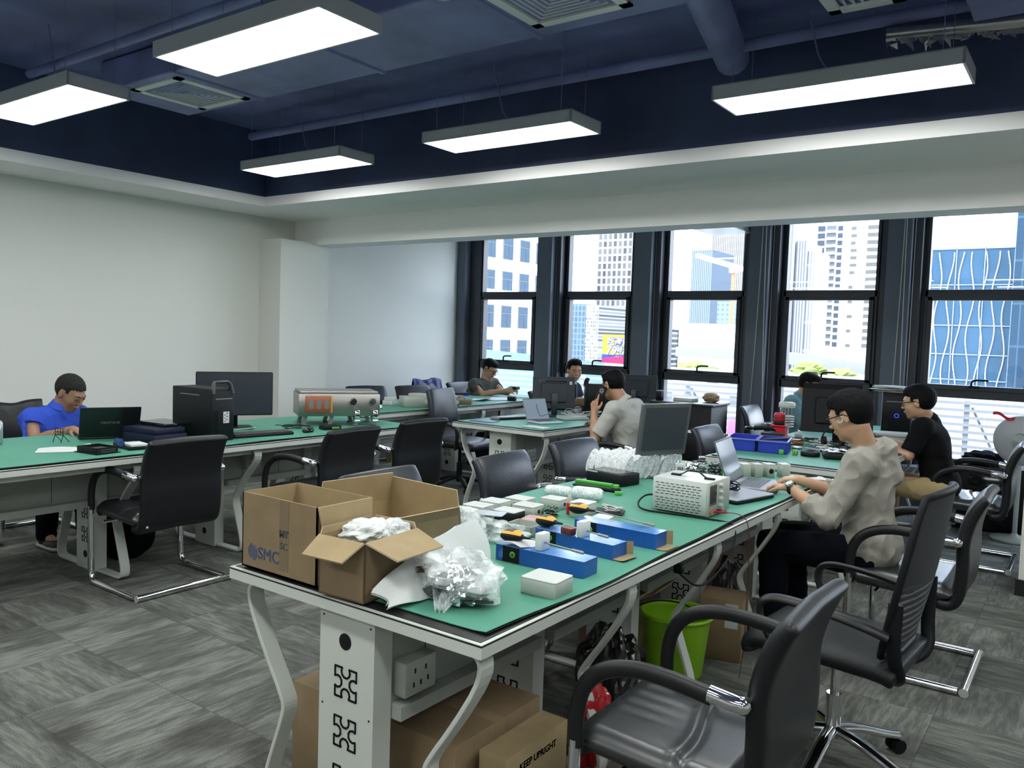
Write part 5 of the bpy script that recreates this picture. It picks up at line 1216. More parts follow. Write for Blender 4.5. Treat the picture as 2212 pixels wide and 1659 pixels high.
# black controller with green terminals
t = thing('controller_box', 'long black controller box with rounded corners before the bubble-wrapped stack', 'electronics box', (-2.00, 3.70, DZ), R(-12)); obj('case', MB().rbox((0, 0, .030), (.24, .15, .060), .010), M['black'], t); obj('top_panel', MB().rbox((-.01, 0, .0605), (.20, .12, .002), .006), M['black_gloss'], t)
obj('switch', MB().cyl((-.105, -.03, .06), (-.105, -.03, .078), .004, 8), M['alu'], t)
obj('case_edge', MB().bb((-.12, -.0755, .052), (-.04, -.0745, .059)), M['white'], t)
t = thing('terminal_board', 'long black module with a row of bright green terminals', 'electronics board', (-1.965, 3.475, DZ), R(2)); obj('board', MB().rbox((0, 0, .010), (.25, .055, .012), .01), M['black'], t)
m = MB(); m.bb((-.115, -.012, .016), (.085, .012, .036)); 
for k in range(20): m.bb((-.113 + k * .01, -.0126, .020), (-.107 + k * .01, -.012, .026), mi=1)
obj('terminal_strip', m, [M['terminal'], M['black']], t); obj('terminal_block', MB().rbox((.105, .0, .026), (.025, .022, .018), .002), M['terminal'], t)
obj('terminal_block', MB().rbox((0, 0, .008), (.035, .018, .016), .002), M['terminal'], label='loose green terminal plug on the mat', cat='connector', loc=(-1.815, 3.42, DZ), rotz=R(30))
# far end of the nearest bench
for k, (x, y) in enumerate(((-1.565, 4.42), (-1.515, 4.475), (-1.465, 4.53), (-1.40, 4.59))):
    little_box(['leftmost of the four upright grey-white modules behind the laptop', 'second upright grey-white module behind the laptop', 'upright grey-white module with a black round connector', 'rightmost of the four upright grey-white modules'][k], x, y, (.05, .07, .072), 45, 'y' if k == 2 else None, group='upright grey-white modules')
t = thing('product_box', 'small white printed box standing behind the power supply', 'box', (-1.80, 4.08, DZ), R(30)); obj('box_body', MB().rbox((0, 0, .04), (.055, .045, .080), .002), M['paper'], t); m = MB().text('253', .022, (0, -.0232, .055), bold=.0005); obj('box_print', m, M['black'], t); obj('blue_stripe', MB().bb((.012, -.0233, .005), (.022, -.0228, .035)), M['blue'], t)
obj('orange_resistor', MB().rbox((0, 0, .012), (.07, .03, .024), .003), M['yellow'], label='golden ribbed resistor on the far end of the nearest bench', cat='component', loc=(-1.92, 4.50, DZ), rotz=R(20))
obj('foil_sheets', MB().grid(lambda u, v: (-.08 + .16 * u, -.05 + .1 * v, .03 + .03 * math.sin(u * 9 + v * 3) * math.sin(v * 4)), 24, 10, smooth=False, thick=.002), M['foil'], label='silver anti-static bags behind the square monitor', cat='bag', loc=(-1.88, 4.30, DZ))
obj('coil', MB().lathe([(.03, 0), (.055, .0), (.055, .02), (.03, .02), (.03, 0)], n=24), M['black'], label='coil of black cable behind the square monitor', cat='cable', loc=(-1.90, 4.62, DZ))
obj('notepad', MB().rbox((0, 0, .005), (.20, .11, .010), .008), M['paper'], label='white notepad with a pen beyond the typing man\'s hands', cat='notepad', loc=(-1.27, 4.60, DZ), rotz=R(35))
obj('pen', MB().cyl((-.07, 0, .004), (.07, 0, .004), .004, 10), M['navy_blue'], label='dark blue pen on the white notepad', cat='pen', loc=(-1.27, 4.60, DZ + .010), rotz=R(60))

# under the nearest bench
def plain_carton(label, x, y, d, rot, z=0, print_=None, tape=True, cm='card', group=None):
    t = thing('cardboard_box', label, 'box', (x, y, z), R(rot), group); w, l, h = d
    obj('box_body', MB().rbox((0, 0, h / 2), (w, l, h), .004, .002), M[cm], t)
    if tape: obj('tape', MB().bb((-w / 2 - .0006, -.025, h * .72), (w / 2 + .0006, .025, h + .0006)), M['tape'], t)
    if print_: print_(t, w, l, h)
    return t
plain_carton('large closed carton lying under the near end of the bench', -1.605, 1.98, (.36, .44, .315), 0)
plain_carton('upright carton showing left of the near bench column', -1.945, 1.86, (.28, .28, .345), 3, tape=False)
def ku(t, w, l, h): 
    m = MB().text('KEEP UPRIGHT', .030, (0, 0, 0), rot=(PI / 2, 0, PI / 2), bold=.001); m.v = [(w / 2 + .0008 + v[0] * 0, v[1], v[2] + h - .05) for v in m.v]; obj('printed_words', m, M['ink_dark'], t, label='dark printed words KEEP UPRIGHT')
plain_carton('carton printed KEEP UPRIGHT beside the front armchair', -1.345, 2.00, (.10, .33, .29), 0, 0, ku, tape=False, cm='card_in')
b = thing('waste_bin', 'lime green plastic bucket under the nearest bench', 'bucket', (-1.47, 3.37, 0)); obj('bucket', MB().lathe([(0, .004), (.118, .004), (.122, .012), (.152, .268), (.153, .270), (.164, .272), (.168, .279), (.164, .286), (.155, .286), (.149, .276), (.147, .26), (.114, .02), (.112, .018), (0, .014)], n=40), M['lime'], b)
plain_carton('brown carton with a white label right of the green bucket', -1.39, 3.745, (.20, .20, .29), 12, print_=lambda t, w, l, h: obj('paper_label', MB().bb((w * .1, -l / 2 - .001, h * .55), (w * .4, -l / 2, h * .95)), M['paper'], t), tape=False)
plain_carton('grey-brown open carton under the far half of the nearest bench', -1.76, 4.30, (.26, .34, .36), -8, tape=False)
carton('open dark carton behind the green bucket', (-1.85, 3.52, 0), R(4), (.26, .30, .26), [('-y', .16, 70), ('+x', .14, 60)])
plain_carton('narrow brown carton standing behind the second bench column', -1.98, 2.88, (.10, .25, .33), 0, tape=False)
crumple('black rubbish bag in a bin beneath the nearest bench', 'rubbish_bag', (-1.50, 2.80, 0), (.13, .13, .19), 31, mat('black_film', (.006, .006, .007), .25, spec=.8), 'rubbish bag', .10)
crumple('red plastic bag beside the KEEP UPRIGHT carton', 'plastic_bag', (-1.36, 2.44, 0), (.055, .10, .15), 32, mat('red_film', (.45, .01, .015), .22, spec=.8), 'plastic bag', .12)
crumple('dark film bag under the bench near the typing man', 'plastic_bag', (-1.50, 4.06, 0), (.075, .09, .19), 33, mat('grey_black_film', (.03, .03, .032), .25, spec=.8), 'plastic bag', .12)
obj('black_cable', MB().tube(smooth_path([(-1.62, 3.2, .30), (-1.55, 3.3, .34), (-1.42, 3.36, .335), (-1.36, 3.4, .27)], 3), .004, 6), M['black'], label='black cable looped over the rim of the green bucket', cat='cable')
# ---------------------------------------------------------------- left bench
t = thing('drink_can', 'plain silver drink can at the left edge of the photo', 'can', (-5.24, 2.10, DZ)); obj('can_body', MB().lathe([(0, 0), (.028, 0), (.033, .006), (.033, .125), (.027, .135), (.027, .139), (.024, .136), (0, .134)], n=28), M['alu'], t)
t = thing('wire_stand', 'tiny black wire stand on the green mat before the man in blue', 'stand', (-5.10, 2.40, DZ), R(20))
m = MB()
for sx in (-.03, .03):
    m.tube([(sx, -.03, 0), (sx, -.012, .045), (sx, -.012, .085), (sx, .0, .09)], .0022, 6); m.tube([(sx, .035, 0), (sx, -.012, .045)], .0022, 6)
for z in (.045, .065, .085): m.tube([(-.03, -.012, z), (.03, -.012, z)], .0020, 6)
for sx in (-.01, .01): m.tube([(sx, -.012, .045), (sx, -.012, .085)], .0018, 6)
obj('wire_frame', m, M['black'], t)
laptop('open black laptop in front of the man in the blue polo', (-5.185, 2.73, DZ), -112, .345, .240, 122, mat('black_laptop_shell', (.010, .012, .014), .35), mat('dim_screen', (.06, .07, .09), .2), brand='GENUINE')
obj('paper_sheet', MB().grid(lambda u, v: (-.13 + .26 * u, -.09 + .18 * v, .0015 + .006 * math.sin(u * 4) * v), 8, 6, thick=.0008), M['paper'], label='loose white paper left of the small black tray on the left bench', cat='paper', loc=(-4.78, 2.26, DZ), rotz=R(60))
obj('paper_sheet', MB().grid(lambda u, v: (-.06 + .12 * u, -.05 + .10 * v, .002 + .010 * math.sin(u * 5 + v * 2) ** 2), 8, 6, thick=.0008), M['paper'], label='small crumpled slip of paper behind the black tray', cat='paper', loc=(-4.80, 2.44, DZ), rotz=R(20))
t = thing('accessory_box', 'open black accessory tray at the edge of the left bench', 'box', (-4.585, 2.36, DZ), R(8)); m = MB(); m.bb((-.10, -.075, 0), (.10, .075, .004)); 
for a, b in (((-.088, -.065, .004), (.088, -.060, .036)), ((-.088, .060, .004), (.088, .065, .036)), ((-.088, -.065, .004), (-.083, .065, .036)), ((.083, -.065, .004), (.088, .065, .036))): m.bb(a, b)
obj('tray_shell', m, M['black'], t); obj('battery_charger', MB().rbox((.02, 0, .016), (.10, .09, .022), .004), M['dark_grey'], t); obj('printed_lines', MB().bb((.0882, -.04, .010), (.0886, .05, .012)).bb((.0882, -.04, .022), (.0886, .05, .024)), M['mid_grey'], t)
t = thing('ring_binder', 'blue ring binder lying beside the black accessory tray', 'binder', (-4.66, 2.575, DZ), R(-8)); obj('spine', MB().cyl((-.10, -.02, .030), (.05, -.05, .030), .017, 14), M['binder'], t); obj('covers', MB().rbox((.02, .02, .010), (.24, .13, .020), .004), M['black'], t); obj('pages', MB().bb((.0, -.03, .021), (.14, .07, .032)), M['paper'], t)
plain_carton('lower wide navy blue box stacked on the left bench', -4.775, 2.82, (.32, .23, .060), 4, DZ, tape=False, cm='navy_blue', group='navy blue boxes')
plain_carton('upper navy blue box, under the flat black device', -4.785, 2.82, (.30, .22, .035), 6, DZ + .0602, tape=False, cm='navy_blue', group='navy blue boxes')
obj('flat_device', MB().rbox((0, 0, .011), (.27, .20, .022), .006), M['black_gloss'], label='flat glossy black device lying on the navy blue boxes', cat='device', loc=(-4.84, 2.92, DZ + .0955), rotz=R(6))
def tower(label, x, y, rot, d=(.40, .175, .335), z=DZ, sticker=True, led=False, handle=True, glass=False):
    """front faces local +x"""
    t = thing('computer_tower', label, 'computer', (x, y, z), R(rot), 'black tower computers'); w, l, h = d
    obj('case', MB().rbox((0, 0, h / 2), (w, l, h), .006, .004), M['black'], t); obj('front_bezel', MB().rbox((w / 2 + .006, 0, h / 2 - .005), (.020, l - .008, h - .012), .006, .003), M['black'], t)
    g = MB()
    for k in range(20): g.bb((w / 2 + .0155, -l / 2 + .012, .03 + k * .0085), (w / 2 + .0168, -l / 2 + .05, .033 + k * .0085))
    obj('front_grille', g, M['black_gloss'], t)
    obj('drive_slot', MB().bb((w / 2 + .0155, -l / 2 + .03, h * .80), (w / 2 + .0168, l / 2 - .02, h * .82)), M['mid_grey'], t)
    if handle:
        hm = MB(); hz = h - .002; p = [(w / 2 + .012, -l * .42, hz - .03), (w / 2 - .0, -l * .36, hz + .030), (w / 2 - .01, -l * .28, hz + .045), (w / 2 - .01, l * .28, hz + .045), (w / 2 - .0, l * .36, hz + .030), (w / 2 + .012, l * .42, hz - .03)]
        hm.tube(p, .010, 8, flat=(1.0, 1.6)); obj('handle', hm, M['dark_grey'] if sticker else M['black'], t)
    if sticker:
        s = MB().bb((w / 2 + .0166, .0, h * .34), (w / 2 + .0175, .045, h * .56)); obj('sticker', s, M['paper'], t); s = MB()
        for k in range(6): s.bb((w / 2 + .0174, .006 + (k % 2) * .014, h * .37 + k * .010), (w / 2 + .0178, .018 + (k % 2) * .018, h * .37 + k * .010 + .005))
        obj('sticker_print', s, M['black'], t)
        obj('side_groove', MB().bb((-w * .28, -l / 2 - .0006, h * .86), (w * .22, -l / 2, h * .875)), M['mid_grey'], t)
    if glass: obj('side_glass', MB().bb((-w * .45, l / 2, .02), (w * .45, l / 2 + .003, h - .02)), mat('smoky_glass', (.10, .17, .24), .05, spec=.9), t)
    if led:
        obj('fan_light', MB().tube([(w / 2 + .018, .016 * math.cos(a), h * .5 + .016 * math.sin(a)) for a in [2 * PI * i / 20 for i in range(20)]], .0025, 6, closed=True), M['led'], t)
    return t
tower('black tower computer with a grey handle on the left bench', -4.765, 3.145, 2)
def badge(t, tl, w, h, th):
    obj('brand_mark', tl(MB().text('AOC', .012, (0, -th * .30, -h / 2 + .008))), M['mid_grey'], t)
monitor('large black monitor showing its dark screen beside the tower on the left bench', -5.03, 3.58, 62, .53, .315, .255, 0, frame_t=.006, details=badge)
t = thing('keyboard', 'black keyboard in front of the large monitor on the left bench', 'keyboard', (-4.63, 3.50, DZ), R(82)); obj('keyboard_base', MB().rbox((0, 0, .009), (.44, .15, .016), .008), M['black'], t); k = MB()
for r_ in range(5):
    for q in range(19): k.rbox((-.205 + q * .0228, .052 - r_ * .0255, .020), (.019, .020, .008), .003, n=1)
obj('keys', k, M['dark_grey'], t)
t = thing('mouse', 'black computer mouse right of the keyboard on the left bench', 'mouse', (-4.56, 3.86, DZ), R(100)); m = MB().ball((0, 0, .012), (.055, .031, .022), 18); obj('mouse_body', m, M['black_gloss'], t); obj('scroll_wheel', MB().cyl((-.004, 0, .033), (.004, 0, .033), .006, 12, mi=0) if False else MB().rbox((.03, 0, .031), (.014, .005, .008), .002), M['mid_grey'], t)
def cable(label, pts, r=.003, m='black', k=3): return obj('cable', MB().tube(smooth_path(pts, k), r, 6), M[m], label=label, cat='cable')
cable('black mouse cable curling behind the mouse', [(-4.60, 3.87, .775), (-4.72, 3.90, .765), (-4.80, 3.82, .762), (-4.86, 3.95, .765), (-5.0, 3.92, .765)])
cable('tangle of dark cable between monitor foot and steel enclosure', [(-4.9, 3.9, .764), (-4.8, 4.0, .775), (-4.72, 3.93, .765), (-4.82, 3.85, .78), (-4.95, 3.96, .768), (-4.85, 4.08, .764), (-4.7, 4.02, .764)], .004)
cable('white cable lying behind the keyboard', [(-4.78, 3.25, .764), (-4.84, 3.4, .785), (-4.92, 3.45, .77), (-4.86, 3.55, .775), (-4.95, 3.7, .764)], .0035, 'white_cable')
t = thing('controller_module', 'small black controller with a green connector by the mouse', 'electronics box', (-4.60, 4.10, DZ), R(78)); obj('case', MB().rbox((0, 0, .016), (.14, .09, .032), .004), M['black'], t); obj('connector', MB().rbox((.02, -.046, .014), (.06, .010, .012), .001), M['terminal'], t)
# stainless steel enclosure on legs
t = thing('steel_enclosure', 'brushed steel enclosure on legs with an orange copper panel', 'equipment', (-4.86, 4.39, DZ), R(57)); w_, l_, h_ = .62, .36, .17; z0 = .075
obj('enclosure_body', MB().rbox((0, 0, z0 + h_ / 2), (w_, l_, h_), .004, .002), M['dull_chrome'], t, bevel=0); obj('enclosure_lid', MB().rbox((0, .01, z0 + h_ + .010), (w_ - .02, l_ - .03, .020), .004), M['dull_chrome'], t)
p = MB().rbox((-.165, -l_ / 2 - .010, z0 + .095), (.19, .020, .125), .003); cp = obj('copper_panel', p, M['copper'], t)
q = MB()
for k in range(3): obj('panel_window', MB().bb((-.236 + k * .058, -l_ / 2 - .0215, z0 + .060), (-.202 + k * .058, -l_ / 2 - .0195, z0 + .130)), M['mid_grey'], cp)
obj('yellow_edge', MB().bb((-.070, -l_ / 2 - .012, z0 + .030), (-.058, -l_ / 2 - .001, z0 + .160)), M['yellow'], cp)
for sx in (.10, .25):
    kx = .0; obj('cable_gland', MB().cyl((sx, -l_ / 2, z0 + .115), (sx, -l_ / 2 - .035, z0 + .115), .020, 16).cyl((sx, -l_ / 2 - .010, z0 + .115), (sx, -l_ / 2 - .022, z0 + .115), .027, 8), M['chrome'], t)
for sx in (-.26, -.06, .13, .27):
    for sy in (-.13, .13):
        obj('leg', MB().box((sx, sy, z0 / 2), (.030, .012, z0), (0, R(16 if sx < 0 else -16), 0)).rbox((sx, sy, .004), (.045, .03, .008), .004), M['dull_chrome'], t)
for sx in (.13, .27): obj('latch', MB().rbox((sx, -l_ / 2 - .022, z0 + .010), (.036, .020, .075), .004).cyl((sx - .02, -l_ / 2 - .028, z0 - .035), (sx + .02, -l_ / 2 - .028, z0 - .035), .012, 12), M['chrome'], t)
# jackets on chairs
def drape(label, c, w, h, m, rot=0, seed=1):
    rs = random.Random(seed); ph = rs.uniform(0, 6); b = MB()
    def f(u, v):
        s = v * 2 - 1; yy = (2 * u - 1) * w * (1 - .10 * abs(s)); top = .03 * math.cos(s * PI / 2)
        x = .050 * math.copysign(min(1, abs(s) * 2.2) , s) + .012 * math.sin(yy * 40 + s * 3 + ph); z = -abs(s) * h + top + .012 * math.sin(u * 9 + ph)
        return (x, yy, z)
    b.grid(f, 28, 28, thick=.006); return obj('jacket', b, m, label=label, cat='jacket', loc=c, rotz=R(rot))
drape('black jacket draped over the chair behind the man in blue', (-6.255, 2.56, .875), .25, .36, mat('black_nylon', (.008, .009, .014), .5, bump=.6, bscale=20), 0, 2)
drape('bright blue jacket hanging over a chair near the first window', (-6.745, 7.58, .885), .26, .38, mat('blue_nylon', (.012, .022, .16), .5, bump=.6, bscale=20), 0, 3)
crumple('black backpack on the floor under the left bench', 'backpack', (-4.98, 2.75, 0), (.16, .17, .17), 41, M['jean'], 'bag', .05)
# ---------------------------------------------------------------- far left bench
t = thing('junction_box', 'pale grey junction box with two white cable glands on the far left bench', 'junction box', (-5.50, 6.04, DZ), R(58), 'grey junction boxes'); obj('box_body', MB().rbox((0, 0, .05), (.33, .20, .10), .006), M['offwhite'], t); obj('round_lid', MB().lathe([(0, .128), (.088, .128), (.095, .122), (.095, .10)], n=28), M['offwhite'], t)
for sx in (.06, .12): obj('cable_gland', MB().cyl((sx, -.10, .05), (sx, -.135, .05), .020, 12).cyl((sx, -.13, .05), (sx, -.14, .05), .014, 12), M['white'], t)
t = thing('junction_box', 'darker grey junction box with two glands, right of the pale one', 'junction box', (-5.42, 6.38, DZ), R(58), 'grey junction boxes'); obj('box_body', MB().rbox((0, 0, .038), (.24, .18, .075), .006), M['mid_grey'], t); obj('box_lid', MB().rbox((0, .02, .088), (.22, .16, .026), .006), M['offwhite'], t)
for sx in (.02, .08): obj('cable_gland', MB().cyl((sx, -.09, .04), (sx, -.125, .04), .020, 12), M['white'], t)
little_box('upper of two small white boxes left of the junction boxes', -5.78, 5.94, (.10, .08, .035), 10, None, 'white', z=DZ + .0405); little_box('lower of two small white boxes left of the junction boxes', -5.76, 5.92, (.13, .10, .040), 4, None, 'white')
t = thing('table_camera', 'small black camera on a silver base on the far left bench', 'camera', (-5.50, 5.52, DZ)); obj('base', MB().lathe([(0, 0), (.022, 0), (.022, .02), (.010, .03), (.010, .045)], n=18), M['chrome'], t); obj('camera_head', MB().rbox((0, 0, .070), (.035, .03, .045), .006), M['black'], t)
obj('paper_sheet', MB().bb((-.15, -.11, 0), (.15, .11, .004)), M['paper'], label='white papers left of the small camera on the far left bench', cat='paper', loc=(-5.85, 5.62, DZ), rotz=R(25))
for k, (c_, lb) in enumerate((('binder', 'lowest blue folder in the pile on the far left bench'), ('paper', 'white ream between the blue folders'), ('blue', 'upper bright blue folder in the pile'), ('navy_blue', 'topmost dark folder of the pile by the blue jacket'))):
    obj('folder', MB().rbox((0, 0, .010), (.34 - .02 * k, .25, .018), .004), M[c_], label=lb, cat='folder', group='folders on the far left bench', loc=(-5.92 + .01 * k, 7.02 + .015 * k, DZ + .019 * k), rotz=R(50 + 6 * k))
plain_carton('small brown box beyond the junction boxes', -5.62, 6.78, (.14, .12, .07), 20, DZ, tape=False)
plain_carton('flat brown box in front of the folders', -5.40, 6.66, (.16, .10, .05), 30, DZ, tape=False)
for k, (x, y, r) in enumerate(((-5.62, 7.20, 20), (-5.50, 7.42, -30), (-5.60, 7.55, 50))):
    obj('paper_sheet', MB().grid(lambda u, v: (-.11 + .22 * u, -.15 + .3 * v, .004 + .03 * (u ** 3) * (k == 0)), 8, 6, thick=.001), M['paper'], label=['white sheet with a lifted corner before the man in grey', 'white sheet near the far bench edge', 'white sheet under the man in grey\'s hands'][k], cat='paper', loc=(x, y, DZ + .001 * k), rotz=R(r))
t = thing('handheld_device', 'small black device in the hands of the man in grey', 'device', (-5.70, 8.01, .86)); obj('device_body', MB().rbox((0, 0, 0), (.06, .09, .035), .008), M['black'], t)
t = thing('power_brick', 'black device with a short cable on the far left bench', 'device', (-5.36, 7.46, DZ), R(20)); obj('case', MB().rbox((0, 0, .025), (.09, .07, .05), .004), M['black'], t)
cable('black cable on the far left bench near the window', [(-5.45, 7.5, .764), (-5.40, 7.65, .78), (-5.5, 7.8, .765), (-5.36, 7.9, .764)], .004)
# ---------------------------------------------------------------- middle back bench
def backmark(t, tl, w, h, th):
    obj('rear_vent', tl(MB().bb((-w * .30, th * .26, h * .34), (w * .30, th * .275, h * .37))), M['black_gloss'], t); obj('rear_sticker', tl(MB().bb((-w * .43, th * .26, h * .26), (-w * .37, th * .27, h * .36))), M['paper'], t); obj('rear_logo', tl(MB().text('AOC', .03, (w * .28, th * .268, h * .36), rot=(PI / 2, 0, PI))), M['mid_grey'], t)
monitor('dark blue-grey monitor seen from behind on the middle back bench', -4.13, 6.42, 222, .40, .30, .215, -6, back=mat('blue_black_plastic', (.020, .027, .038), .4), details=backmark)
laptop('small open laptop with a pale screen back on the middle back bench', (-3.82, 5.82, DZ), 72, .25, .20, 112, mat('white_blue_shell', (.48, .53, .64), .4), mat('bright_screen', (.30, .35, .42), .2))
t = thing('keyboard', 'black keyboard behind the small laptop on the middle back bench', 'keyboard', (-4.20, 5.86, DZ), R(75)); obj('keyboard_base', MB().rbox((0, 0, .009), (.34, .13, .016), .006), M['black'], t); obj('keys', MB().rbox((0, 0, .019), (.32, .11, .006), .003), M['mid_grey'], t)
obj('mouse', MB().ball((0, 0, .012), (.05, .03, .02), 14), M['mid_grey'], label='grey mouse beside the keyboard on the middle back bench', cat='mouse', loc=(-4.24, 5.66, DZ))
obj('folder', MB().rbox((0, 0, .002), (.22, .15, .004), .003), M['binder'], label='thin blue folder at the left corner of the middle back bench', cat='folder', loc=(-4.23, 5.50, DZ), rotz=R(5))
obj('booklet', MB().rbox((0, 0, .004), (.22, .10, .008), .003), M['paper'], label='white booklet at the front edge of the middle back bench', cat='book', loc=(-3.66, 5.45, DZ), rotz=R(-4))
t = thing('book', 'thick white book under the cable tangle', 'book', (-3.84, 6.30, DZ), R(60)); obj('book_block', MB().rbox((0, 0, .012), (.25, .17, .022), .004), M['paper'], t); obj('book_cover', MB().rbox((0, 0, .0245), (.255, .175, .003), .004), M['white'], t)
tower('black tower computer with an open top handle beside the monitor on the middle back bench', -4.42, 7.02, 210, (.30, .17, .27), sticker=False)
tower('black tower computer with a handle between the two men at the middle back bench', -3.88, 6.95, 215, (.36, .19, .30), sticker=False)
monitor('dark flat monitor behind the man on the phone', -3.98, 7.75, 205, .48, .29, .22, 0, back=mat('blue_black_plastic', (0, 0, 0)))
plain_carton('small pale cardboard box on top of the devices beside the middle monitor', -4.10, 6.90, (.12, .16, .07), 20, DZ + .075, tape=False); obj('network_switch', MB().rbox((0, 0, .037), (.16, .20, .074), .005), M['black'], label='black network box under the small pale cardboard box', cat='device', loc=(-4.10, 6.90, DZ), rotz=R(20))
t = thing('table_mirror', 'round black-rimmed mirror among the cables', 'mirror', (-3.98, 6.62, DZ + .055)); obj('rim', MB().tube([(.042 * math.cos(a) * .8, .042 * math.cos(a) * .6, .042 * math.sin(a)) for a in [2 * PI * i / 24 for i in range(24)]], .004, 6, closed=True), M['black'], t); obj('mirror', MB().add([(.040 * math.cos(a) * .8, .040 * math.cos(a) * .6, .040 * math.sin(a)) for a in [2 * PI * i / 24 for i in range(24)]], [tuple(range(24))]), M['chrome'], t)
rs = random.Random(77)
for k in range(9):
    c0 = Vector((-3.80 + rs.uniform(-.12, .15), 6.42 + rs.uniform(-.1, .15), .775)); pts = [c0]
    for q in range(7): pts.append(c0 + Vector((rs.uniform(-.18, .18), rs.uniform(-.14, .14), rs.uniform(-.008, .07))))
    cable(['black', 'white', 'black', 'grey-white', 'black', 'white', 'black', 'black', 'grey-white'][k] + ' cable looping in the tangle, ' + ['lowest loop', 'highest loop', 'nearest the white book', 'nearest the black tower', 'nearest the mirror', 'nearest the phoning man', 'behind the white book', 'by the bench edge', 'beside the network box'][k], pts, .0028, 'white_cable' if k in (1, 3, 5, 8) else 'black')
cable('thin blue cable hanging over the small laptop screen', [(-3.98, 5.9, .93), (-3.92, 5.84, .86), (-3.86, 5.80, .80), (-3.80, 5.83, .84), (-3.78, 5.87, .80)], .002, 'black')
# low shelf with boxes right of the phoning man, by the window sill
t = thing('speaker', 'small black speaker on the dark cabinet by the window', 'speaker', (-3.52, 7.42, .90)); obj('speaker_body', MB().rbox((0, 0, .045), (.06, .06, .09), .006), M['black'], t); obj('speaker_top', MB().rbox((0, 0, .094), (.06, .06, .012), .006), M['mid_grey'], t)
obj('carton', MB().rbox((0, 0, .018), (.20, .15, .036), .004), M['white'], label='flat white box beside the small speaker', cat='box', loc=(-3.30, 7.55, .90))
crumple('crumpled paper bag by the window', 'paper_bag', (-3.08, 7.66, .90), (.08, .07, .05), 51, M['card_in'], 'paper bag', .08)
t = thing('cabinet', 'low dark cabinet behind the phoning man\'s chair', 'cabinet', (-3.26, 7.56, 0)); obj('cabinet_body', MB().rbox((0, 0, .44), (.62, .42, .88), .006), M['black'], t); obj('cabinet_top', MB().rbox((0, 0, .89), (.66, .44, .020), .006), M['dark_grey'], t)
tower('black tower computer with a handle on the floor beside the blue bins', -2.62, 6.32, 180, (.40, .2, .42), z=.33, sticker=False)
obj('stool', MB().rbox((0, 0, .31), (.45, .3, .03), .02).cyl((-.18, -.1, 0), (-.18, -.1, .30), .012, 8).cyl((.18, -.1, 0), (.18, -.1, .30), .012, 8).cyl((-.18, .1, 0), (-.18, .1, .30), .012, 8).cyl((.18, .1, 0), (.18, .1, .30), .012, 8), M['black'], label='low black stool carrying a tower computer', cat='stool', loc=(-2.62, 6.32, 0))
# ---------------------------------------------------------------- right back bench
def bin_(label, x, y, w, l, h, rot, z=DZ):
    t = thing('parts_bin', label, 'storage bin', (x, y, z), R(rot), 'blue plastic parts bins'); m = MB(); th = .004
    m.bb((-w / 2, -l / 2, 0), (w / 2, l / 2, th))
    for a, b in (((-w/2, -l/2, 0), (w/2, -l/2 + th, h)), ((-w/2, l/2 - th, 0), (w/2, l/2, h)), ((-w/2, -l/2, 0), (-w/2 + th, l/2, h)), ((w/2 - th, -l/2, 0), (w/2, l/2, h))): m.bb(a, b)
    for k in range(5):
        x0 = -w / 2 + w * (k + .5) / 5; m.bb((x0 - .004, -l / 2 - .003, 0), (x0 + .004, -l / 2, h)); 
    for k in range(3): y0 = -l / 2 + l * (k + .5) / 3; m.bb((w / 2, y0 - .004, 0), (w / 2 + .003, y0 + .004, h))
    obj('bin_body', m, M['blue'], t)
    r = MB(); e = .008
    for a, b in (((-w/2 - e, -l/2 - e, h - .008), (w/2 + e, -l/2 + .002, h)), ((-w/2 - e, l/2 - .002, h - .008), (w/2 + e, l/2 + e, h)), ((-w/2 - e, -l/2, h - .008), (-w/2 + .002, l/2, h)), ((w/2 - .002, -l/2, h - .008), (w/2 + e, l/2, h))): r.bb(a, b)
    obj('bin_rim', r, mat('pale_blue_rim', (.16, .20, .55), .4), t)
    return t
bin_('left blue parts bin at the corner of the right back bench', -1.995, 5.60, .19, .30, .085, 12); bin_('right blue parts bin holding thin black rods', -1.79, 5.64, .19, .30, .085, 12)
for k in range(3): obj('rod', MB().cyl((-.08, -.11 + .03 * k, 0), (.08, .10 + .02 * k, .0), .005, 8), M['black'], label='%s of the three thin black rods in the right blue bin' % ['leftmost', 'middle', 'rightmost'][k], cat='rod', group='rods in the right blue bin', loc=(-1.79, 5.64, DZ + .08 + .001 * k), rotz=R(12))
t = thing('weather_sensor', 'white ringed weather sensor standing behind the red lidar', 'sensor', (-2.0, 6.56, DZ))
obj('sensor_base', MB().lathe([(0, 0), (.055, 0), (.055, .012), (.022, .018), (.022, .09)], n=24), M['offwhite'], t)
for k in range(5): obj('louvre_ring', MB().lathe([(.03, .085 + k * .020), (.058, .083 + k * .020), (.062, .088 + k * .020), (.030, .098 + k * .020)], n=28), M['white'], t)
for a in range(4): obj('post', MB().cyl((.038 * math.cos(a * PI / 2 + .6), .038 * math.sin(a * PI / 2 + .6), .18), (.038 * math.cos(a * PI / 2 + .6), .038 * math.sin(a * PI / 2 + .6), .235), .005, 8), M['alu'], t)
obj('sensor_cap', MB().lathe([(0, .235), (.06, .235), (.064, .242), (.064, .268), (.055, .280), (0, .284)], n=28), M['white'], t)
t = thing('lidar', 'red and black lidar on a red bracket on the right back bench', 'sensor', (-1.985, 6.34, DZ))
br = MB(); br.add([(-.04, -.03, .10), (.055, -.03, .10), (.055, -.03, 0), (.04, -.03, 0), (-.04, .03, .10), (.055, .03, .10), (.055, .03, 0), (.04, .03, 0)], [(0, 3, 2, 1), (4, 5, 6, 7), (0, 1, 5, 4), (1, 2, 6, 5), (2, 3, 7, 6), (3, 0, 4, 7)]); br.rbox((.0, 0, .108), (.12, .08, .014), .006); obj('bracket', br, M['red'], t)
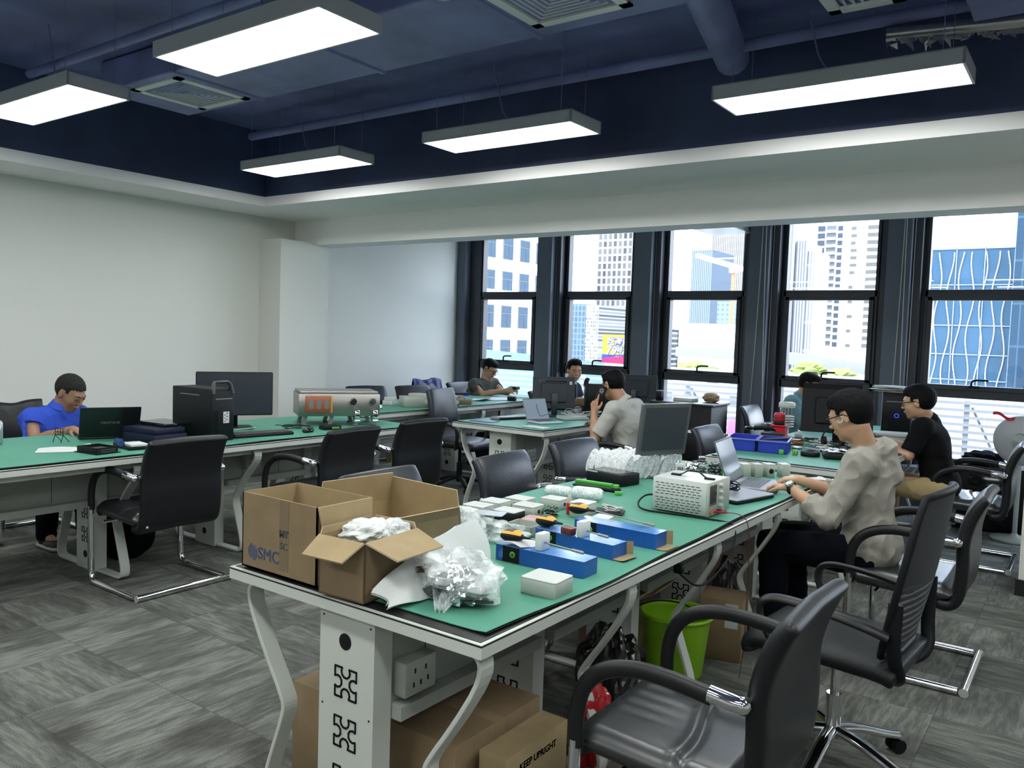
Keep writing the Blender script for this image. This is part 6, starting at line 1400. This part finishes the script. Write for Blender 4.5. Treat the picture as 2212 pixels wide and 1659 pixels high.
obj('lidar_base', MB().lathe([(0, .115), (.040, .115), (.042, .125), (.042, .145), (0, .145)], n=28), M['black'], t); obj('lidar_dome', MB().lathe([(.041, .146), (.042, .150), (.042, .195), (.034, .207), (0, .209)], n=28), M['red'], t)
for k in range(4): obj('cooling_ring', MB().lathe([(.042, .153 + .011 * k), (.045, .154 + .011 * k), (.045, .157 + .011 * k), (.042, .158 + .011 * k)], n=28), mat('dark_red', (.20, .01, .015), .4), t)
obj('multimeter', MB().rbox((0, 0, .020), (.07, .13, .038), .012, .01), M['orange'], label='orange multimeter lying beyond the right blue bin', cat='meter', loc=(-1.90, 6.12, DZ), rotz=R(30)); obj('multimeter', MB().rbox((0, 0, .018), (.06, .08, .034), .010, .01), M['orange'], label='smaller orange clamp meter next to the multimeter', cat='meter', loc=(-1.78, 6.14, DZ), rotz=R(50))
obj('black_case', MB().rbox((0, 0, .035), (.16, .11, .07), .010), M['black'], label='black handled case behind the blue bins', cat='case', loc=(-1.97, 6.14, DZ), rotz=R(10))
def asset(t, tl, w, h, th):
    obj('asset_sticker', tl(MB().bb((-w * .06, th * .26, h * .14), (w * .08, th * .272, h * .34))), M['mid_grey'], t)
    s = MB()
    for k in range(4): s.bb((-w * .05, th * .272, h * (.17 + .04 * k)), (w * (.03 + .01 * (k % 2)), th * .275, h * (.18 + .04 * k)))
    obj('sticker_print', tl(s), M['black'], t)
monitor('big black monitor seen from behind with a small grey sticker', -1.62, 6.58, 196, .52, .34, .235, -10, details=asset)
monitor('second black monitor edge-on in front of the man in teal', -1.92, 7.62, 200, .50, .30, .25, -4)
tower('black tower computer with a blue fan light and smoked glass side', -1.36, 7.45, 282, (.36, .22, .37), sticker=False, led=True, handle=False, glass=True)
rs = random.Random(5)
for k in range(6): obj('document', MB().rbox((0, 0, .004), (.22, .30, .008), .003), M['paper'] if k % 2 == 0 else M['white'], label='document %s in the pile on the glass-sided tower' % ['lowest', 'second from the bottom', 'third from the bottom', 'third from the top', 'second from the top', 'topmost'][k], cat='document', group='papers on the tower', loc=(-1.36 + rs.uniform(-.03, .03), 7.42 + rs.uniform(-.03, .03), DZ + .371 + k * .0085), rotz=R(60 + rs.uniform(-20, 20)))
obj('screw_tray', MB().rbox((0, 0, .02), (.22, .15, .035), .006), M['black'], label='black tray heaped with silver screws at the front of the right back bench', cat='tray', loc=(-1.34, 5.60, DZ), rotz=R(20))
crumple('heap of silver screws and clips in the black tray', 'screws', (-1.34, 5.60, DZ + .036), (.09, .06, .014), 61, M['foil'], 'screws', .25, kind='stuff')
t = thing('cable_reel', 'round black cable reel near the front of the right back bench', 'cable reel', (-1.53, 5.58, DZ)); obj('reel', MB().lathe([(.03, .0), (.062, .0), (.062, .03), (.03, .03), (.03, 0)], n=28), M['black'], t)
for k, (x, y) in enumerate(((-1.625, 5.56), (-1.70, 5.50), (-1.47, 5.72))): obj('terminal_block', MB().rbox((0, 0, .016), (.03, .03, .032), .002), M['terminal'], label=['green terminal block left of the black reel', 'green terminal block nearest the right blue bin', 'green terminal block behind the black reel'][k], cat='connector', loc=(x, y, DZ), rotz=R(20 * k))
rs = random.Random(15)
CL = [('black charger', 'black'), ('white adaptor', 'white'), ('grey connector', 'mid_grey'), ('silver plate', 'alu'), ('blue card', 'binder'), ('clear-white pouch', 'paper')]
for k in range(34):
    x, y = -1.92 + .78 * rs.random(), 5.80 + 1.05 * rs.random() * (1 if k % 3 else .6); nm, mm = CL[k % 6]; d = (rs.uniform(.03, .10), rs.uniform(.02, .07), rs.uniform(.012, .035))
    if x > -1.35 and y < 6.1: x -= .25
    obj('small_component', MB().rbox((0, 0, d[2] / 2), d, .004), M[mm], label='%s %s %s on the right back bench' % (['small', 'tiny', 'flat', 'thick', 'square', 'long'][(k // 6)], nm, ['behind the blue bins', 'near the red lidar', 'before the big black monitor', 'by the tangle of wires', 'beside the orange meters', 'near the black reel'][(k * 5 + k // 6) % 6]), cat='component', group='small clutter on the right back bench', loc=(x, y, DZ + .0005), rotz=R(rs.uniform(0, 180)))
for k in range(16):
    c0 = Vector((-1.60 + rs.uniform(-.25, .25), 6.0 + rs.uniform(-.3, .3), .775)); pts = [c0]
    for q in range(6): pts.append(c0 + Vector((rs.uniform(-.14, .14), rs.uniform(-.16, .16), rs.uniform(-.008, .035))))
    obj('cable', MB().tube(smooth_path(pts, 2), .0028, 5), M['white_cable'] if k % 3 == 0 else M['black'], label='%s wire in the clutter, %s' % ('white' if k % 3 == 0 else 'black', ['nearest the lidar', 'nearest the orange meter', 'nearest the reel', 'nearest the headset', 'nearest the monitor foot', 'nearest the black tray', 'looping highest', 'lying lowest', 'farthest from the bins', 'closest to the bins', 'beside the white adaptor', 'under the blue card', 'next to the typing man', 'behind the black case', 'in the middle of the tangle', 'crossing the green mat'][k]), cat='cable', group='%s wires on the right back bench' % ('white' if k % 3 == 0 else 'black'))
t = thing('headset', 'black headset hanging upright in the clutter near the typing man', 'headphones', (-1.50, 6.02, DZ), R(30)); obj('headband', MB().tube([(.075 * math.cos(a), 0, .075 + .085 * math.sin(a)) for a in [PI * i / 14 for i in range(15)]], .006, 8), M['black'], t)
for q in (-1, 1): obj('earcup', MB().cyl((q * .075, 0, .065), (q * .05, 0, .065), .034, 18), M['black'], t)
for k in range(3): obj('enclosure', MB().rbox((0, 0, .014), (.26, .20, .026), .010), M['white' if k != 1 else 'offwhite'], label=['lowest', 'middle', 'uppermost'][k] + ' of the stacked off-white enclosures left of the man in black', cat='enclosure', group='stacked off-white enclosures', loc=(-1.28, 6.86, DZ + .028 * k), rotz=R(8 * k))
bin_('small blue bin with cables near the blind chain', -1.20, 7.92, .22, .16, .08, 0); crumple('tangle of grey cables heaped over the small blue bin', 'cable_heap', (-1.20, 7.92, DZ + .06), (.10, .07, .035), 62, M['mid_grey'], 'cables', .2)
laptop('open black laptop the man in the black polo works on', (-1.32, 6.48, DZ), 90, .32, .22, 105, MATS['black_laptop_shell'], MATS['dim_screen'])
# right window corner
t = thing('pedestal_fan', 'grey-white pedestal fan with a round cover and red ribbon by the right window', 'fan', (-.46, 7.55, 0))
obj('fan_base', MB().lathe([(0, 0), (.17, 0), (.17, .02), (.03, .04), (.02, .06)], n=28), M['offwhite'], t); obj('fan_pole', MB().cyl((0, 0, .05), (0, 0, .68), .018, 14), M['offwhite'], t)
obj('fan_cover', MB().lathe([(0, -.05), (.10, -.055), (.19, -.02), (.20, .0), (.19, .03), (.10, .06), (0, .065)], (0, 0, .80), 32, rot=(PI / 2, 0, R(-12))), mat('fan_grey', (.45, .46, .48), .5), t); obj('fan_hub', MB().lathe([(0, .0), (.06, .0), (.05, .10), (0, .12)], (0, -.05, .80), 24, rot=(PI / 2, 0, 0)), M['offwhite'], t)
obj('ribbon', MB().grid(lambda u, v: (-.20 + .20 * u, -.02 + .02 * math.sin(u * 8), .99 - .05 * u + .025 * v + .01 * math.sin(u * 9)), 12, 2, thick=.002), M['red'], t)
t = thing('equipment_rack', 'black equipment cabinet on the floor by the right window', 'cabinet', (-.62, 7.95, 0)); obj('rack_body', MB().rbox((0, 0, .27), (.62, .42, .54), .006), M['black'], t); obj('rack_door', MB().rbox((-.05, -.215, .27), (.30, .012, .50), .004), M['black_gloss'], t); obj('rack_edge', MB().bb((-.31, -.215, .02), (-.28, -.20, .53)), M['mid_grey'], t)
crumple('black cloth bag on the equipment cabinet', 'cloth_bag', (-.74, 7.86, .54), (.15, .11, .06), 71, M['jean'], 'bag', .10)
plain_carton('brown carton on the floor under the far left bench', -5.9, 6.3, (.30, .26, .24), 12, 0)
tower('white-fronted computer on the floor under the far left bench', -5.60, 7.30, 0, (.36, .18, .34), z=0, handle=False)
# ---------------------------------------------------------------- the city outside
def facade(name, wall, glass, axis, pu, pz, fu, fz, ou=0, oz=0, var=.35, rough=.5):
    wall = tuple(c * .33 for c in wall); glass = tuple(c * .27 for c in glass)
    m = bpy.data.materials.new(name); m.use_nodes = True; t = m.node_tree; b = t.nodes['Principled BSDF']; L = t.links.new
    g = t.nodes.new('ShaderNodeNewGeometry'); s = t.nodes.new('ShaderNodeSeparateXYZ'); L(g.outputs['Position'], s.inputs[0])
    def mm(op, a, v, c=None):
        n = t.nodes.new('ShaderNodeMath'); n.operation = op; L(a, n.inputs[0])
        if c is not None: L(c, n.inputs[1])
        else: n.inputs[1].default_value = v
        return n.outputs[0]
    def fr(out, p, f, o):
        a = mm('DIVIDE', mm('ADD', out, o), p); return mm('LESS_THAN', mm('FRACT', a, 0), f), mm('FLOOR', a, 0)
    u, iu = fr(s.outputs[axis], pu, fu, ou); z, iz = fr(s.outputs[2], pz, fz, oz)
    k = mm('MULTIPLY', u, 0, z); cb = t.nodes.new('ShaderNodeCombineXYZ'); L(iu, cb.inputs[0]); L(iz, cb.inputs[1])
    wn = t.nodes.new('ShaderNodeTexWhiteNoise'); wn.noise_dimensions = '2D'; L(cb.outputs[0], wn.inputs['Vector'])
    k2 = mm('MULTIPLY', k, 0, mm('ADD', mm('MULTIPLY', wn.outputs['Value'], var), 1 - var))
    mx = t.nodes.new('ShaderNodeMix'); mx.data_type = 'RGBA'; L(k2, mx.inputs[0]); mx.inputs[6].default_value = wall + (1,); mx.inputs[7].default_value = glass + (1,); L(mx.outputs[2], b.inputs['Base Color']); b.inputs['Roughness'].default_value = .9; b.inputs['Specular IOR Level'].default_value = .05
    return m
conc = mat('pale_concrete', (.72, .72, .70), .9, spec=.05); white_wall = mat('white_render', (.80, .80, .79), .9, spec=.05); ext_grey = mat('street_grey', (.42, .43, .44), .9, spec=.05); pale_win = mat('pale_window', (.045, .065, .09), .9, spec=.05); sky_blue = mat('blue_curtain_glass', (.028, .060, .098), .9, spec=.05, var=.15, vscale=.6); dark_blue = mat('dark_curtain_glass', (.035, .085, .15), .9, spec=.05, var=.25, vscale=.5)
def bld(name, label, a, b, m, **k):
    return obj(name, MB().bb(a, b), m, label=label, cat='building', **k)
obj('street', MB().bb((-400, 16, -8), (200, 500, -7)), mat('street_pale', (.30, .30, .29), .9, spec=.05), kind='structure').name = 'floor_outside'
# white office building seen through the first window
t = thing('office_building', 'white office building with blue-grey windows seen through the leftmost window', 'building', (-50, 70, -7)); obj('wall', MB().bb((-18, -14, 0), (0, 7, 42)), white_wall, t)
for i in range(6):
    for j in range(8):
        y = -11 + 3.0 * i; z = 2.2 + 3.5 * j
        wd = obj('window', MB().bb((0, y - .85, z), (.12, y + .85, z + 2.3)), mat('window_surround', (.12, .125, .13), .9, spec=.05), t); obj('pane', MB().bb((.10, y - .78, z + .08), (.16, y - .04, z + 1.45)).bb((.10, y + .04, z + .08), (.16, y + .78, z + 1.45)).bb((.10, y - .78, z + 1.55), (.16, y + .78, z + 2.22)), pale_win, wd)
obj('ledge', MB().bb((0, -14, 12.6), (.5, 7, 13.0)), conc, t)
obj('glass_canopy', MB().add([(-14.2, 17, 1.15), (-11.2, 17, 1.0), (-11.2, 20, .8), (-14.2, 20, .9), (-14.2, 17, -1.0), (-11.2, 17, -1.0), (-11.2, 20, -1), (-14.2, 20, -1)], [(0, 1, 2, 3), (0, 4, 5, 1), (1, 5, 6, 2), (2, 6, 7, 3), (3, 7, 4, 0), (4, 7, 6, 5)]), mat('canopy_glass', (.09, .14, .19), .9, spec=.05), label='low blue glass canopy outside the leftmost window', cat='canopy')
bld('tower_block', 'tall grey tower with a dense window grid, right half of the second window', (-145, 250, -7), (-127.5, 275, 75), facade('grid_facade', (.62, .60, .58), (.13, .13, .15), 0, 1.95, 2.55, .62, .72))
bld('tower_block', 'blue glass block lower left in the second window', (-92.8, 150, -7), (-89.2, 165, 8.6), facade('blue_facade', (.30, .40, .50), (.16, .25, .37), 0, .9, 1.2, .7, .8))
bld('tower_block', 'mottled grey block beside the blue glass block', (-89.1, 150, -7), (-85.9, 165, 8.4), facade('mottled_facade', (.62, .62, .62), (.17, .18, .19), 0, .45, .75, .5, .6, var=.9))
# billboard
t = thing('billboard', 'yellow seafood billboard with white Chinese lettering and 79', 'billboard', (-59.0, 110, 0)); ym = mat('billboard_yellow', (.30, .25, .03), .9, spec=.05)
obj('panel', MB().bb((-3.2, 0, -2.3), (3.2, .4, 2.05)), ym, t); obj('red_band', MB().add([(-3.2, -.02, -2.3), (3.2, -.02, -2.3), (3.2, -.02, -1.0), (-3.2, -.02, -1.5)], [(0, 1, 2, 3)]), mat('billboard_red', (.30, .02, .07), .9, spec=.05), t)
obj('blue_band', MB().add([(-3.2, -.03, -1.7), (-.6, -.03, -1.2), (3.2, -.03, -1.3), (3.2, -.03, -.8), (-.6, -.03, -1.0), (-3.2, -.03, -1.0)], [(0, 1, 2, 3, 4, 5)]), mat('billboard_blue', (.03, .04, .22), .9, spec=.05), t)
for (bd, sz, x, z) in (('吃海鲜', 1.30, -.4, .95), ('79', 1.9, -1.6, -.45), ('号渔船', 1.15, .95, -.35)):
    obj('lettering_outline', MB().text(bd, sz, (x, -.06, z), ext=.01, bold=.085, shear=.15), MATS['billboard_blue'], t); obj('lettering', MB().text(bd, sz, (x, -.12, z), ext=.01, bold=.005, shear=.15), mat('billboard_white', (.85, .85, .85), .9, spec=.05), t)  # blue printed outline behind the white letters
bld('tower_block', 'pale tower of fine vertical ribs in the third window', (-107, 260, -7), (-80, 285, 60), facade('ribbed_facade', (.72, .69, .63), (.30, .29, .28), 0, .62, 500, .5, 1, var=.1))
bld('tower_block', 'blue-grey ribbed block in the upper middle of the third window', (-87.5, 200, -7), (-82, 215, 25), facade('ribbed_blue', (.45, .52, .60), (.22, .28, .36), 0, .5, 500, .5, 1, var=.1))
bld('tower_block', 'light blue building at the right edge of the third window', (-66, 165, -7), (-58, 180, 10), facade('light_blue', (.40, .47, .56), (.30, .37, .47), 0, 1, 1, .5, .5))
bld('tower_block', 'white stepped building low in the third window', (-41.5, 92, -7), (-34, 105, 3.6), white_wall)
bld('tower_block', 'narrow grey building with square windows at the left of the third window', (-43.9, 90, -7), (-41.6, 100, 2.8), facade('square_win', (.60, .60, .60), (.14, .15, .17), 0, .55, .62, .55, .6))
t = thing('tower_crane', 'tower crane with a pale jib and orange mast in the third window', 'crane', (-45.7, 120, 0)); obj('mast', MB().bb((-.2, -.2, -7), (.2, .2, 12.4)), mat('crane_orange', (.30, .14, .08), .9, spec=.05), t); obj('cabin', MB().bb((-.5, -.5, 12.0), (.6, .5, 13.0)), conc, t); obj('jib', MB().tube([(-6.0, 0, 14.8), (1.5, 0, 12.5)], .40, 6).tube([(0, 0, 12.4), (.2, 0, 14.2), (-4, 0, 14.2)], .10, 5), conc, t)
bld('tower_block', 'slim tower with dark vertical stripes at the left of the fourth window', (-79.6, 262, -7), (-76.6, 280, 34), facade('striped_dark', (.74, .75, .78), (.22, .27, .36), 0, .82, 500, .45, 1, var=.1))
bld('tower_block', 'pale striped tower beside the slim one in the fourth window', (-76.5, 264, -7), (-74.0, 280, 31), facade('striped_pale', (.78, .79, .80), (.42, .47, .55), 0, .9, 9, .4, .9, var=.2))
# residential tower with balconies
t = thing('apartment_tower', 'white apartment tower with balconies and dark windows in the fourth window', 'building', (-101, 360, -7)); obj('wall', MB().bb((0, 0, 0), (27, 20, 75)), white_wall, t)
rs = random.Random(4); dkw = mat('apartment_window', (.04, .048, .065), .9, spec=.05); gyw = mat('grey_window', (.09, .088, .083), .9, spec=.05)
for j in range(21):
    z = 8 + 3.05 * j
    if j in (7, 17): continue
    obj('window', MB().bb((.4, -.1, z), (3.4, 0, z + 2.3)), dkw, t); obj('window', MB().bb((3.9, -.1, z), (7.9, 0, z + 2.3)), mat('pale_apartment_window', (.085, .09, .10), .9, spec=.05), t); obj('window', MB().bb((8.6, -.1, z), (10.6, 0, z + 2.0)), dkw, t)
    obj('balcony', MB().bb((4.2, -1.2, z - .7), (8.4, 0, z + .3)), white_wall, t)
    if j % 2 == 0 or j > 9: obj('window', MB().bb((14.0, -.1, z), (15.6 + rs.random() * 1.2, 0, z + 1.4)), gyw, t)
    obj('window', MB().bb((20.4, -.1, z), (26.0, 0, z + 1.7)), gyw, t)
# elevated road, wall and planting
o = MB(); 
def road(u, v): x = -30 + 24 * u; return (x, 66 + 3 * v - 4 * u, .95 - 2.6 * max(0, u - .25) ** 1.6 - .0 * v)
o.grid(road, 30, 2, thick=.85); obj('elevated_road', o, mat('overpass_grey', (.18, .18, .18), .9, spec=.05), label='curved grey overpass low in the fourth window', cat='overpass')
for x in (-24.5, -19): obj('overpass_pier', MB().bb((x, 65, -7), (x + .9, 66, -.35)), conc, label='%s concrete pier under the overpass' % ('left' if x < -20 else 'right'), cat='pier')
for k, (x, y, z, s_) in enumerate(((-21.6, 61, -1.2, .9), (-17.0, 60.6, -1.0, 1.1), (-14.6, 60, -1.2, .9), (-33.5, 78, -2.6, 1.6), (-28.8, 70, -2.2, 1.3), (-63.2, 108, -4.5, 1.8))):
    crumple(['leafy shrub left below the overpass', 'yellow-green shrub beneath the overpass', 'yellow-green shrub at the right foot of the overpass', 'shrub low in the middle of the third window', 'shrub at the lower right of the third window', 'small shrub under the seafood billboard'][k], 'shrub', (x, y, z), (s_, s_, s_ * .6), 80 + k, mat('leaf_yellow', (.16, .19, .06), .9, spec=.05), 'shrub', .2, 14)
bld('street_building', 'long low pale building behind the white railing', (-46, 54, -7), (-4, 58, -.55), facade('street_low', (.75, .75, .74), (.38, .38, .38), 0, 1.7, 1.4, .5, .45))
# blue glass building
t = thing('glass_building', 'blue glass building with wavy pale reflections in the fifth window', 'building', (-6.35, 40, -7)); W_ = 3.25
obj('curtain_wall', MB().bb((0, 0, 0), (W_, 6, 12.85)), sky_blue, t); obj('upper_glass', MB().bb((0, 0, 12.85), (W_, 6, 20)), mat('sky_reflection_white', (.85, .88, .92), .9, spec=.05), t)  # upper glass coloured white for the bright sky it reflects
fr_ = MB()
for z in (12.85, 11.30, 9.55, 8.3, 7.2, 16.0, 19.0): fr_.bb((-.02, -.06, z - .02), (W_, 0, z + .02))
for x in (0, W_ / 3, 2 * W_ / 3, W_): fr_.bb((x - .018, -.06, 5), (x + .018, 0, 20))
obj('mullions', fr_, mat('mullion_grey', (.16, .22, .30), .9, spec=.05), t)
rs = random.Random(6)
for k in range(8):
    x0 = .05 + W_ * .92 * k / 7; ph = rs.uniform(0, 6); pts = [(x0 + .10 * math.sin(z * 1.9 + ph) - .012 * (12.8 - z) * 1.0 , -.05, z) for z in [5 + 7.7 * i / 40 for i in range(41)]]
    obj('reflection_streak', MB().tube(pts, .022, 6), mat('pale_reflection', (.75, .72, .66), .9, spec=.05), t)  # wavy reflections in the glass, modelled as pale tubes
bld('glass_building', 'dark blue glass building at the right edge of the photo', (-3.02, 39, -7), (4, 46, 22), facade('dark_blue_facade', (.09, .17, .26), (.055, .11, .18), 0, .9, 1.75, .94, .95, var=.3))
# terrace with white slatted railing and cooling unit
struct('floor_terrace', MB().bb((-14, YW + .3, -.55), (5, 15.5, -.45)), mat('terrace_tile', (.22, .22, .215), .9, spec=.05))
t = thing('railing', 'white slatted railing on the terrace outside the windows', 'railing', (-4, 13, -.45))
for k in range(12): obj('rail_slat', MB().bb((-9, -.015, .06 + .102 * k), (8.5, .015, .10 + .102 * k)), mat('white_rail', (.17, .172, .178), .9, spec=.05), t)
for k in range(8):
    x = -8 + 2.1 * k; obj('rail_post', MB().bb((x, .02, 0), (x + .07, .09, 1.24)), M['mid_grey'], t); obj('rail_brace', MB().tube([(x + .10, .05, 1.15), (x + .55, .6, .02)], .022, 6), M['mid_grey'], t)
unit_white = mat('unit_white', (.26, .265, .27), .9, spec=.05)
t = thing('cooling_unit', 'round white cooling tower beyond the railing, right of a box lettered Marley', 'cooling unit', (-2.25, 20, -2)); obj('unit_drum', MB().lathe([(1.45, 0), (1.45, 2.4), (1.52, 2.45), (1.52, 2.62), (1.40, 2.62)], n=40), unit_white, t); obj('drum_grille', MB().lathe([(0, 2.55), (1.4, 2.58)], n=40), M['mid_grey'], t)
t = thing('unit_box', 'white box with grey lettering Marley beyond the railing', 'cooling unit', (-3.55, 18.2, -1.2)); obj('box_body', MB().rbox((0, 0, 1.05), (1.0, .6, 2.1), .03), unit_white, t); obj('box_lettering', MB().text('Marley', .24, (.1, -.305, 1.92), ext=.004, bold=.004, shear=.2), M['mid_grey'], t)
obj('red_sign', MB().rbox((0, 0, .17), (.34, .03, .34), .05, rot=(0, 0, 0)).bb((-.02, -.018, .0), (.12, -.016, .13), mi=1), [mat('pink_sign', (.62, .12, .22), .9, spec=.05), M['white']], label='pink rounded sign behind the railing in the third window', cat='sign', loc=(-4.72, 12.9, -.10))
